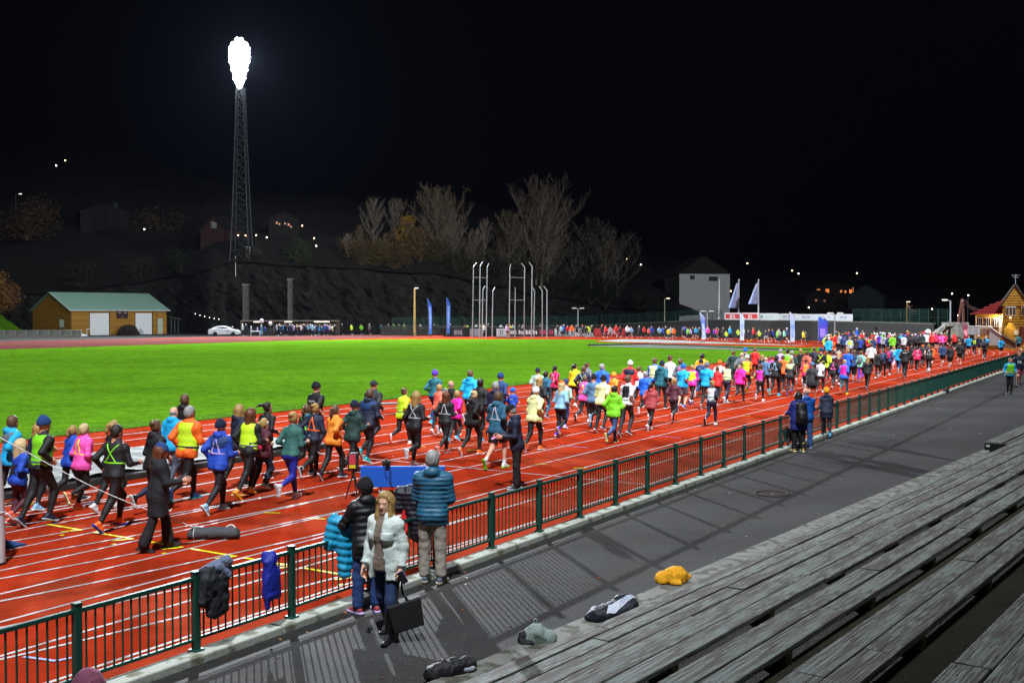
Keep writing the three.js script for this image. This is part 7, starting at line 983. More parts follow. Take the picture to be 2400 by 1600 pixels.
// the back straight: runners going the other way
add_([[1935, 806, 776, 'm j.OR b.K sh.W short.br'], [1884, 806, 775, 'm j.YE S.K sh.W short.br'], [1891, 807, 779, 'm j.DG b.K sh.K short.dk'], [1859, 802, 774, 'f j.LI b.K sh.W short.dk B.MR'], [1846, 804, 770, 'm t.DB S.K sh.W cap.W'], [1839, 802, 774, 'f j.MT b.K sh.W bun.br'], [1827, 804, 771, 'f s.LG b.NV sh.K short.br V.LI'], [1823, 803, 776, 'f j.LI b.NV sh.W bun.br'], [1812, 801, 772, 'm j.BL S.K sh.W short.br'], [1804, 801, 772, 'm j.K S.K sh.OR bald.gh'], [1796, 802, 774, 'f s.NV S.LG sh.W short.br'], [1780, 800, 774, 'f j.HV b.K sh.W short.bl V.PK'], [1767, 797, 768, 'm j.RD b.K sh.YE short.bl P.CY/up'], [1755, 800, 774, 'f j.NV b.K sh.YE pony.gh'], [1747, 799, 772, 'm j.K b.K sh.HV short.dk V.LI'], [1731, 797, 773, 'f j.HV b.K sh.RD short.br'], [1712, 797, 766, 'm j.CY b.K sh.LB/W short.lb'], [1703, 799, 776, 'k j.HV b.K sh.W short.dk'], [1697, 798, 768, 'm t.K b.K sh.W short.dk'], [1686, 797, 770, 'f j.K b.K sh.W pony.dk'], [1681, 796, 769, 'f j.MG b.K sh.W beanie.LV'], [1675, 795, 771, 'f s.PU b.K sh.W short.bl'], [1660, 795, 766, 'f j.PK b.K sh.W cap.PK'], [1655, 794, 769, 'f s.PU b.NV sh.W short.br'], [1640, 794, 769, 'f j.K b.K sh.K beanie.W'], [1632, 795, 767, 'm s.CY S.K sh.W short.br'], [1625, 794, 767, 'm j.K S.K sh.W short.bl'], [1619, 794, 773, 'f j.LV b.K sh.W short.br'], [1613, 796, 769, 'm s.LI b.NV sh.PY short.br'], [1607, 794, 766, 'm j.BL b.K sh.W short.br'], [1602, 797, 768, 'm s.K S.K sh.K beanie.RB'], [1580, 795, 768, 'm j.OR S.K sh.W short.dk'], [1573, 793, 766, 'm j.LG b.K sh.W short.br'], [1567, 795, 770, 'f t.YE b.NV sh.W short.br'], [1561, 794, 766, 'm j.K b.K sh.W cap.W'], [1555, 792, 767, 'm t.RB b.K sh.W short.dk'], [1546, 792, 766, 'm j.LB b.K sh.W short.br'], [1528, 793, 765, 'm j.BL b.NV sh.W short.dk'], [1521, 792, 769, 'f j.CO b.K sh.W short.br'], [1510, 791, 766, 'm t.RD b.K sh.W beanie.RD'], [1499, 791, 764, 'm j.NV b.K sh.W cap.W'], [1480, 792, 766, 'm j.LB S.GY sh.W short.bl'], [1471, 792, 763, 'm j.W b.K sh.W short.gh'], [1454, 791, 766, 'f j.K b.K sh.W short.bl'], [1445, 790, 763, 'm j.RD S.K sh.W short.br'], [1431, 790, 765, 'm j.LG b.K sh.W short.bl'], [1420, 791, 764, 'm s.RD b.K sh.W short.dk'], [1412, 790, 762, 'm j.K b.K sh.W beanie.OR'],
  [1388, 790, 763, 'm j.K b.K sh.W beanie.W'], [1380, 789, 763, 'm j.HV b.K sh.W cap.NV'], [1374, 790, 764, 'm s.K b.NV sh.W short.dk'], [1366, 788, 762, 'm j.DG b.K sh.W beanie.OR'], [1352, 789, 760, 'm j.NV S.K sh.W short.br'], [1341, 789, 761, 'm j.OR b.K sh.W short.br'], [1331, 788, 763, 'm j.RD b.K sh.W short.br'], [1322, 788, 762, 'm j.BL b.K sh.W beanie.W'], [1316, 789, 763, 'm t.LB b.K sh.K short.br'], [1308, 788, 762, 'm j.DG b.K sh.W short.dk'], [1283, 787, 765, 'm t.CY S.K sh.W short.dk'], [1267, 787, 760, 'm t.K b.K sh.W short.bl'], [1226, 788, 760, 'm t.GY S.K sh.LI short.br'], [1219, 787, 759, 'm j.DG b.K sh.W short.dk'], [1203, 787, 761, 'm t.LB S.K sh.W short.bl'], [1197, 787, 761, 'm t.YE b.K sh.W short.br'], [1189, 790, 760, 'm t.LV S.K sh.W short.br'], [1175, 787, 759, 'm t.LG S.K sh.K short.dk'], [1155, 786, 763, 'm t.RD b.K sh.K short.br'], [1145, 786, 758, 'm j.K b.K sh.W cap.W'], [1135, 788, 760, 'm t.W S.K sh.W short.bl'], [1126, 787, 761, 'm t.YE b.K sh.W short.br'], [1117, 786, 760, 'm j.W b.K sh.K short.bl'], [1096, 786, 761, 'm t.HV b.K sh.W short.br'], [1089, 786, 762, 'm t.CO S.K sh.W short.bl'], [1078, 785, 764, 'm j.K b.K sh.W short.dk'], [1056, 785, 758, 'm j.K b.K sh.K beanie.W'], [1027, 785, 761, 'm j.DB b.K sh.W short.br'], [1018, 784, 760, 'm j.MR b.K sh.W cap.W'], [986, 785, 759, 'm t.W S.K sh.W short.dk'], [972, 785, 758, 'm j.OR b.K sh.W short.br'], [948, 785, 758, 'm t.PY S.K sh.W short.br'], [936, 786, 757, 'm j.K S.K sh.W short.dk'], [923, 784, 758, 'm j.LI b.K sh.W short.br'], [911, 784, 758, 'm j.K b.K sh.K short.dk V.LI'], [894, 784, 760, 'm j.TL b.K sh.W short.br'], [866, 784, 760, 'm t.GY b.MR sh.W cap.W'], [847, 784, 760, 'm j.LI b.K sh.W short.dk'], [824, 785, 761, 'm j.HV b.K sh.W short.br'], [802, 784, 760, 'm j.K b.K sh.W beanie.W']], { zone: 'far', dir: -1 });
{ const c = ['LB', 'K', 'W', 'DB', 'CY', 'K', 'LB', 'NV', 'BL', 'K', 'LV', 'DG', 'PY', 'K', 'W', 'MR', 'NV', 'K', 'LB', 'K']; const l = []; for (let i = 0; i < 34; i++) { const x = 648 + i * 4.1 + rr(-1.5, 1.5); l.push([x, 783 + rr(-1.5, 1.5), 757 + rr(-1.5, 2.5), `${rnd() < 0.6 ? 'm' : 'f'} ${pick(['j', 't', 's'])}.${c[i % 20]} b.${pick(['K', 'NV', 'K'])} sh.${pick(['W', 'K'])} ${pick(['short.br', 'beanie.K', 'short.bl', 'cap.W', 'beanie.W', 'bun.br'])}`]); } add_(l, { zone: 'far', dir: -1, shelter: true }); }
add_([[568, 783, 753, 'm s.W b.NV sh.W beanie.W'], [576, 783, 754, 'm j.NV b.K sh.W cap.W'], [588, 782, 760, 'm j.LG b.K sh.K beanie.W'], [603, 782, 761, 'm j.LV b.K sh.K short.dk'], [612, 782, 757, 'f j.SB b.LB sh.K cap.W'], [621, 782, 762, 'f j.BL b.NV sh.K short.br'], [544, 780, 759, 'm j.GY b.K sh.K beanie.W'], [645, 782, 760, 'm j.MR b.K sh.K short.br']], { zone: 'far', stand: true });
add_([[1961, 805, 778, 'm j.K w.K sh.K short.gh B.GY'], [1967, 805, 776, 'm j.PG w.NV sh.K cap.K'], [1983, 806, 777, 'm j.K w.K sh.K short.dk'], [1989, 807, 777, 'f j.PU w.K sh.CO pony.bl'], [2002, 805, 781, 'f j.LG w.K sh.K bun.br'], [2009, 804, 769, 'm o.RB w.DB sh.K beanie.W x.112'], [2022, 807, 775, 'f o.W w.K sh.W pony.lb'], [2029, 810, 779, 'f j.DG w.K sh.K long.gi'], [2049, 808, 781, 'm j.NV w.K sh.K bald.gh'], [2064, 810, 781, 'f j.BL w.K sh.K beanie.W B.K'], [2074, 812, 784, 'm j.LG w.K sh.K beanie.W'], [2098, 812, 780, 'm j.K w.K sh.K short.bl'], [2157, 812, 782, 'm j.W w.K sh.K beanie.RD']], { zone: 'bend', stand: true });
function buildRunners() {
  const phaseN = 8; let idx = 0;
  const todo = people.map((p) => {
    const g = p.zone === 'far' && p.x < 800 ? W(p.x, p.yf, p.shelter ? 174 + rr(-0.6, 1.2) : 173).setY(0) : G(p.x, p.yf), r = ray(p.x, p.yf), depth = p.zone === 'far' && p.x < 800 ? 174 : -EYE / r[1] * r[3]; let yaw = Math.PI / 2;
    if (p.dir === -1) yaw = -Math.PI / 2 + (p.x > 1500 ? -smooth(1500, 1900, p.x) * 0.9 : 0);
    else if (g.x > 98) yaw = Math.PI / 2 + clamp((g.x - 98) / 22, 0, 1) * 1.25;
    if (p.stand) yaw = p.zone === 'bend' ? Math.PI + rr(-0.9, 0.9) : rr(0, 6.28);
    const hpx = p.yf - p.yt, lod = hpx > 92 ? 1 : hpx > 52 ? 2 : 3, worldH = hpx * mpp(depth) * 1.015; let height = p.stand ? worldH : worldH / 0.962; height = clamp(height, p.o.sex === 'k' ? 1.15 : 1.55, p.o.sex === 'k' ? 1.5 : 1.95);
    return { p, g, depth, yaw, lod, height };
  });
  const count = new Map();
  for (const q of todo) { const { p } = q, lead = p.stand ? 'bystander' : p.o.sex === 'k' ? 'child' : 'runner'; q.lead = lead; q.label = p.words ?? describe(p.o, lead, 10); const k = q.label; count.set(k, [...(count.get(k) ?? []), q]); }
  const where = (q) => q.p.zone === 'far' ? (q.p.x < 800 ? 'under the lit shelter' : q.p.x < 1100 ? 'left of the hammer cage' : q.p.x < 1300 ? 'at the hammer cage' : q.p.x < 1480 ? 'before the red banner' : 'before the terrace') : q.p.zone === 'pack' ? 'in the packed bend' : q.p.zone === 'bend' ? 'below the terrace' : q.p.zone === 'mid' ? (q.p.x < 1900 ? 'beyond the grass' : 'on the far straight') : '';
  for (const q of todo) if (!q.p.words) q.label += ', ' + where(q);
  const clip = (q, n) => { if (words(q.label) <= n) return; const w = where(q); let r = n - words(w); q.label = describe(q.p.o, q.lead, r) + ', ' + w; };
  const seen = new Map(); for (const q of todo) seen.set(q.label, (seen.get(q.label) ?? 0) + 1); for (const q of todo) if (!q.p.words) clip(q, seen.get(q.label) > 1 ? 12 : 16);
  const by = new Map(); for (const q of todo) by.set(q.label, [...(by.get(q.label) ?? []), q]);
  const ORD = ['leftmost', 'second from left', 'third from left', 'fourth from left', 'fifth from left', 'sixth from left', 'seventh from left']; for (const [, l] of by) if (l.length > 1) l.sort((a, b) => a.p.x - b.p.x).forEach((q, i) => { q.label += `, ${i === l.length - 1 && i > 1 ? 'rightmost' : ORD[Math.min(i, 6)]} such`; });
  for (const { p, g, yaw, lod, height, label } of todo) {
    idx++; const o = p.o, ph = lod >= 2 ? Math.round((o.ph ?? rnd()) * phaseN) / phaseN : (o.ph ?? rnd()), e = p.extra ?? {};
    const P = p.stand ? { lean: 1, hipL: 3, hipR: -2, armL: 6, armR: 2, elbL: p.zone === 'bend' ? 60 : 15, elbR: 20, out: 8 } : runPose(ph, lod === 1 ? { lean: rr(5, 10), amp: rr(0.72, 0.9), elb: rr(82, 104), out: rr(12, 20), yaw: rr(-14, 14), pitch: rr(-2, 8) } : {});
    const s = { label, group: { near: 'runners on the near straight', mid: 'runners on the near straight', pack: 'runners packed at the bend', far: p.stand ? 'people at the shelter' : 'runners on the back straight', bend: 'bystanders at the terrace' }[p.zone], pos: [g.x, 0.0, g.z], yaw: yaw + (p.stand ? 0 : rr(-0.08, 0.08)), sex: o.sex, height, P, lod, poseKey: p.stand ? 'st' + (p.zone === 'bend') : 'r' + ph, top: { ...o.top }, bottom: { ...o.bottom }, shoe: o.shoe, sole: o.sole, head: o.head, vest: o.vest, band: e.band ?? o.band, harness: o.harness, harnessA: o.harnessA, pack: o.pack, sock: o.sock, sockH: o.sockH, panel: e.P ? [e.P[0], ...{ up: [0.30, 0.52], low: [-0.1, 0.17], mid: [0.0, 0.5, 0.12], low2: [-0.12, 0.06] }[e.P[1]]] : o.panel, text: e.text ? [e.text[0], { ...e.text[1] }] : null, waist: o.waist, waistT: -0.02, skin: idx % 4, build: o.build ?? 1, lamp: o.lamp };
    if (e.bot) s.bottom.mat = std(e.bot, 0.6, { bumpMap: fabricBump, bumpScale: 0.004 });
    if (e.star) s.after = (root, J, TF) => { const pos = [], ix = []; const n = 5; const pt = (a, r) => { let q = add(add(add(add(J.pelvis, J.up, 0.2), J.sd, Math.sin(a) * r * 0.8), J.up, Math.cos(a) * r), J.fw, -0.32); for (let i = 0; i < 60 && TF.at(...q) > 0.009; i++) q = add(q, J.fw, Math.max(0.002, Math.min(0.03, TF.at(...q) - 0.008))); return q; }; const ring = []; for (let i = 0; i < n * 2; i++) ring.push([i / n * Math.PI + 0.3, i % 2 ? 0.085 : 0.21]); const st = 4; pos.push(...pt(0, 0)); ring.forEach(([a, r]) => { for (let j = 1; j <= st; j++) pos.push(...pt(a, r * j / st)); }); for (let i = 0; i < ring.length; i++) { const k = 1 + i * st, m = 1 + (i + 1) % ring.length * st; ix.push(0, k, m); for (let j = 0; j < st - 1; j++) ix.push(k + j, k + j + 1, m + j + 1, k + j, m + j + 1, m + j); } const gg = new THREE.BufferGeometry(); gg.setAttribute('position', new THREE.Float32BufferAttribute(pos, 3)); gg.setIndex(ix); gg.computeVertexNormals(); obj('star_print', gg, new THREE.MeshStandardMaterial({ color: 0x12141c, roughness: 0.8, side: THREE.DoubleSide }), root); };
    makePerson(s);
  }
}
buildRunners();
// ---------------------------------------------------------------- people and things near the fence
const yawTo = (x, z) => Math.atan2(x, z), toCam = (p) => nrm([-p.x, 0, -p.z]), LEFT = [-Math.sin(YAW), 0, -Math.cos(YAW)], RIGHT = LEFT.map((v) => -v), AWAY = [Math.cos(YAW), 0, -Math.sin(YAW)];
const facing = (a, b = 0, c = 0) => { const d = add(add(LEFT.map((v) => v * a), AWAY, b), [0, 0, 0]); return yawTo(d[0], d[2]); }; // a: to the left of the picture, b: away from the camera
function stander(px, yf, yt, words, o, pose, look) { const p = G(px, yf, o.y ?? 0), r = ray(px, yf), d = (o.y ? ((o.y - EYE) / r[1]) : -EYE / r[1]) * r[3]; const h = (yf - yt) * mpp(d) / (o.hk ?? 0.985); const s = { label: words, pos: [p.x, o.y ?? 0, p.z], yaw: look, height: h, P: pose, lod: 1, ...o, top: o.top, bottom: o.bottom }; const [root, J] = makePerson(s); root.updateMatrixWorld(true); return [root, J, (v) => root.localToWorld(V3(...v))]; }
function blob(name, label, cat, origin, turn, cell, box, fill, parts, mat) { const o = thing(name, label, cat, origin.toArray(), turn); const F = new Field(box[0], box[1], cell); fill(F); obj(parts, F.mesh(), mat, o); return [o, F]; }
const folds = (F, a, f = 9, s = 0) => F.warp((x, y, z) => a * (Math.abs(fbm3(x * f + s, y * f * 0.6, z * f, 3) - 0.5) * 3.2 - 0.5));
{ // man in a petrol quilted jacket leaning at the fence
  const [root, J, w] = stander(1014, 1364, 1058, 'grey-haired man in petrol blue quilted jacket and khaki trousers at the fence, back turned', { lod: 0, y: 0.02, sex: 'm', build: 0.96, top: { type: 'p', color: 'TB', ridge: 0.058, hood: true, hem: -0.16 }, bottom: { type: 'w', color: 'KH', mat: std(0x958d80, 0.8, { bumpMap: fabricBump, bumpScale: 0.008 }) }, shoe: 'GJ', sole: 'KH', head: [['short', 'gh']], skin: 1, gripL: 'soft' }, { lean: 3, hipL: 3, hipR: -1, kneeL: 4, kneeR: 2, toeL: 20, toeR: 14, armL: 14, elbL: 78, inL: -6, outL: 14, armR: 6, elbR: 74, inR: 20, outR: 10, headYaw: -6, headPitch: 2 }, facing(-0.15, 1));
  const a = w(J.wriL), e = w(J.elbL), dir = Math.atan2(-(a.z - e.z), a.x - e.x), mid = a.clone().lerp(e, 0.55);
  const [o] = blob('carried_jacket', 'dark navy quilted jacket with red lining carried over the arm', 'jacket', mid, FACE, 0.016, [[-0.4, -0.75, -0.3], [0.35, 0.2, 0.3]], (F) => { F.bone([-0.2, 0.04, 0.05], [0.12, 0.06, 0.0], 0.085, 0.09, 0.05); F.bone([-0.06, 0.02, 0.04], [0.04, -0.5, 0.05], 0.13, 0.15, 0.06, 0, [1, 0, 0], 1.15); F.bone([-0.22, 0.03, 0.04], [-0.24, -0.16, 0.05], 0.08, 0.09, 0.05); F.bone([0.12, 0.0, 0.02], [0.17, -0.28, 0.1], 0.07, 0.06, 0.04); folds(F, 0.022, 10, 3); F.warp((x, y, z) => 0.006 * Math.sin(y * 90)); }, 'jacket_shell', std(0x0c0f1e, 0.55, { bumpMap: fabricBump, bumpScale: 0.006 }));
  const L = new Field([-0.4, -0.75, -0.3], [0.35, 0.2, 0.3], 0.016); L.bone([-0.14, -0.08, 0.08], [-0.12, -0.48, 0.09], 0.05, 0.06, 0.03); folds(L, 0.02, 12, 8); obj('lining', L.mesh(), fabric('RD'), o); obj('white_label', rbx(0.05, 0.07, 0.02, 0.004, 0.21, -0.2, 0.16), M.white, o);
}
{ // woman in black puffer
  const [root, J, w] = stander(862, 1436, 1124, 'woman in black puffer jacket, black beanie and blue jeans leaning on the fence', { lod: 0, sex: 'f', build: 1.0, top: { type: 'p', color: 'K', ridge: 0.085, hem: -0.2, hood: true }, bottom: { type: 'w', color: 'JN', mat: std(0x2b4a86, 0.8, { map: tex(128, 256, (u, v) => { const n = 0.6 + 0.5 * fbm2(u * 6, v * 8, 6, 4, 0.5, 8); return [n, n, n]; }, true, [3, 2]), bumpMap: fabricBump, bumpScale: 0.006 }) }, shoe: 'RW', sole: 'LV', head: [['beanie', 'K'], ['short', 'dk']], skin: 0 }, { lean: 8, hipL: 6, hipR: 2, kneeL: 6, kneeR: 3, armL: 30, elbL: 62, outL: 22, inL: 0, armR: 34, elbR: 50, outR: 14, headYaw: 16, headPitch: 4, toeL: 16, toeR: 10 }, facing(0.55, 0.85));
  const a = w(J.wriL).lerp(w(J.elbL), 0.45);
  blob('carried_coat', 'cyan padded coat hanging over the arm of the woman in the black puffer jacket', 'coat', a, FACE, 0.016, [[-0.3, -0.75, -0.3], [0.4, 0.25, 0.3]], (F) => { F.bone([-0.05, 0.07, 0], [-0.1, -0.24, 0.0], 0.07, 0.09, 0.04); F.bone([0.05, 0.03, 0.02], [0.09, -0.6, 0.03], 0.085, 0.075, 0.05); F.bone([0.15, -0.05, -0.05], [0.16, -0.48, -0.04], 0.06, 0.07, 0.05); F.warp((x, y, z) => -0.016 * Math.abs(Math.sin(y * 34 + x * 6)) + 0.008); folds(F, 0.015, 11, 1); }, 'coat_shell', std(0x1391b8, 0.5, { bumpMap: fabricBump, bumpScale: 0.006 }));
}
{ // woman in a pale jacket walking towards the left, looking aside
  const J0 = { type: 'o', color: 'W', hem: -0.2, wrinkle: 0.013, mat: std(0xccd8d0, 0.9, { bumpMap: fabricBump, bumpScale: 0.012, side: THREE.DoubleSide }) };
  const P = { lean: 2, hipL: 14, kneeL: 8, footL: 4, hipR: -10, kneeR: 16, footR: -10, armL: -6, elbL: 26, outL: 16, inL: 2, armR: 8, elbR: 20, outR: 10, headYaw: 6, headPitch: 3, twist: 6, gripL: 'grip', toeL: 8 };
  const [root, J, w] = stander(906, 1496, 1152, 'woman in pale mint shirt jacket with long blond hair walking with a big black bag', { lod: 0, sex: 'f', build: 1.06, top: { ...J0, cut: null }, bottom: { type: 'b', color: 'JN', mat: std(0x1c3158, 0.8, { bumpMap: fabricBump, bumpScale: 0.005 }) }, shoe: 'K', sole: 'K', boots: 1, head: [['long', 'bl']], skin: 2,
    after: (r, J, TF) => {
      r.remove(r.children.find((c) => c.name === 'jacket')); const p0 = J.pelvis;
      const F = topField(J, 'f', 0, 'o', { hem: -0.2, wrinkle: 0.013, build: 1.06, seed: 4 }); F.cut((x, y, z) => { const q = [x - p0[0], y - p0[1], z - p0[2]], u = dot(q, J.sd), t = dot(q, J.up), f = dot(q, J.fw); return f > 0.02 ? 0.052 + 0.05 * smooth(0.35, -0.2, t) - Math.abs(u + 0.01) - 0.3 * Math.max(0, 0.0 - f) : -1; }); const jk = obj('jacket', F.mesh(), J0.mat, r);
      obj('knit_top', topField(J, 'f', 0, 's', { hem: -0.1, build: 1.06 }).mesh(), std(0x8c7c6c, 0.95, { bumpMap: fabricBump, bumpScale: 0.02 }), r);
      const U = (t, u, f) => add(add(add(J.pelvis, J.up, t), J.sd, u), J.fw, f); for (const u of [0.12, -0.13]) { const B = new Field([-0.4, 0.7, -0.4], [0.4, 1.7, 0.4], 0.014); torsoBones(B, J, 'f', 0.047, 0.05, 1.06); B.cut((x, y, z) => { const q = [x - p0[0], y - p0[1], z - p0[2]]; return Math.max(Math.abs(dot(q, J.sd) - u) - 0.055, Math.abs(dot(q, J.up) - 0.32) - 0.05, -dot(q, J.fw)); }); obj('chest_pocket', B.mesh(), J0.mat, jk); }
      obj('collar', tube([U(0.50, 0.085, 0.05), U(0.55, 0.075, -0.03), U(0.56, 0, -0.075), U(0.55, -0.075, -0.03), U(0.50, -0.085, 0.05)], 0.03, 8, 20), J0.mat, jk);
      for (const S of [1, -1]) { const b = S > 0 ? J.wriL : J.wriR; obj('cuff', new THREE.TorusGeometry(0.043, 0.018, 8, 18).applyQuaternion(new THREE.Quaternion().setFromUnitVectors(V3(0, 0, 1), V3(...(S > 0 ? J.handL : J.handR)))).translate(...add(b, S > 0 ? J.handL : J.handR, -0.03)), J0.mat, jk); }
      for (const s of ['L', 'R']) { const a = J['ank' + s], k = J['knee' + s], d = nrm(sub(k, a)); obj('boot_shaft', cyl(0.05, 0.066, add(a, d, -0.01), add(a, d, 0.27), 14), std(0x0d0d0f, 0.35), r); }
      const hm = headMatrix(J), T = (x, y, z) => V3(x, y, z).applyMatrix4(hm).toArray(), H = new Field(T(0, 0, 0).map((v) => v - 0.5), T(0, 0, 0).map((v) => v + 0.3), 0.011); for (const s of [-1, 1]) { H.bone(T(s * 0.07, 0.02, 0.02), T(s * 0.082, -0.14, 0.04), 0.026, 0.03, 0.03); H.bone(T(s * 0.082, -0.14, 0.04), T(s * (s > 0 ? 0.11 : 0.08), -0.33, s > 0 ? 0.03 : 0.09), 0.032, 0.02, 0.03); } H.bone(T(0.02, 0.125, -0.01), T(0.075, 0.05, 0.045), 0.02, 0.02, 0.03); H.bone(T(0.0, 0.125, 0.0), T(-0.07, 0.04, 0.05), 0.02, 0.018, 0.03); H.warp((x, y, z) => 0.006 * Math.sin(x * 180 + z * 120 + y * 20)); obj('hair_strands', H.mesh(), hairMat('bl'), r);
    } }, P, yawTo(-1, 0.12));
  const hand = w(add(J.wriL, J.handL, 0.09)), bagO = hand.clone().add(V3(0.10, -0.60, 0.03)), tilt = 0.0, b = thing('tote_bag', 'large black tote bag carried by the woman in the pale jacket', 'bag', bagO.toArray(), FACE + 0.25);
  const bs = new THREE.Shape([[-0.16, 0], [0.16, 0.01], [0.185, 0.3], [-0.175, 0.29]].map(([x, y]) => new THREE.Vector2(x, y))), bg = new THREE.ExtrudeGeometry(bs, { depth: 0.09, bevelEnabled: true, bevelSize: 0.02, bevelThickness: 0.03, bevelSegments: 3 }); bg.translate(0, 0, -0.045); bg.rotateZ(0.22); const leather = std(0x0b0d0e, 0.75, { bumpMap: fabricBump, bumpScale: 0.004 }); obj('bag_body', uvPlanar(bg), leather, b);
  const hl = b.worldToLocal(hand.clone()); for (const z of [-0.06, 0.06]) { obj('handle', tube([[-0.14, 0.24, z], [hl.x - 0.04, hl.y * 0.6, z * 0.6], [hl.x, hl.y - 0.01, hl.z + z * 0.1], [hl.x + 0.04, hl.y * 0.6, z * 0.6], [0.03, 0.3, z]], 0.009, 6, 24), leather, b); } obj('tag', rbx(0.03, 0.03, 0.008, 0.004, -0.03, 0.335, 0.02), M.white, b);
  const ph = thing('phone', 'purple cased phone in the hand of the woman in the pale jacket', 'phone', hand.clone().add(V3(-0.03, 0.0, 0.05)).toArray(), FACE); ph.rotation.z = 0.5; obj('case', rbx(0.075, 0.15, 0.012, 0.005), std(0x8a6aa8, 0.5), ph); obj('screen', rbx(0.066, 0.136, 0.004, 0.001, 0, 0, 0.007), M.black, ph);
}
stander(371, 1290, 1042, 'woman in long black coat, navy beanie and flared black trousers walking across the lanes', { sex: 'f', build: 1.08, top: { type: 'c', color: 'K', hem: -0.36, hood: true, mat: std(0x0e1016, 0.8, { bumpMap: fabricBump, bumpScale: 0.008 }) }, bottom: { type: 'F', color: 'K' }, shoe: 'K', sole: 'K', head: [['long', 'gi'], ['beanie', 'DB']], skin: 1 }, { lean: 4, hipL: 16, kneeL: 10, footL: 8, hipR: -13, kneeR: 8, footR: -16, armL: 14, elbL: 70, armR: 22, elbR: 78, inR: 10, out: 14, headYaw: -6, headPitch: 12 }, facing(-0.85, 0.35));
{
  const [root, J, w] = stander(1210, 1146, 949, 'official in navy jacket, black trousers and cap reading a pink sheet beside the lanes', { sex: 'm', build: 1.08, top: { type: 'j', color: 'NV', hood: true }, bottom: { type: 'w', color: 'K' }, shoe: 'K', sole: 'LG', head: [['short', 'gh'], ['cap', 'K']], glasses: true, skin: 3, gripL: 'grip', gripR: 'grip' }, { lean: 6, hipL: 2, hipR: -3, kneeL: 2, armL: 10, elbL: 82, armR: 16, elbR: 74, inL: 22, inR: 22, out: 12, headPitch: 30, headYaw: -8 }, facing(1, -0.15));
  const a = w(add(J.wriL, J.handL, 0.11)), b = w(add(J.wriR, J.handR, 0.11)), s = thing('pink_sheet', 'pink sheet of paper held by the official', 'paper', a.lerp(b, 0.5).toArray(), root.rotation.y); const g = new THREE.BoxGeometry(0.15, 0.21, 0.003); g.rotateX(-1.15); obj('paper', uvPlanar(g), std(0xe878c8, 0.8), s);
}
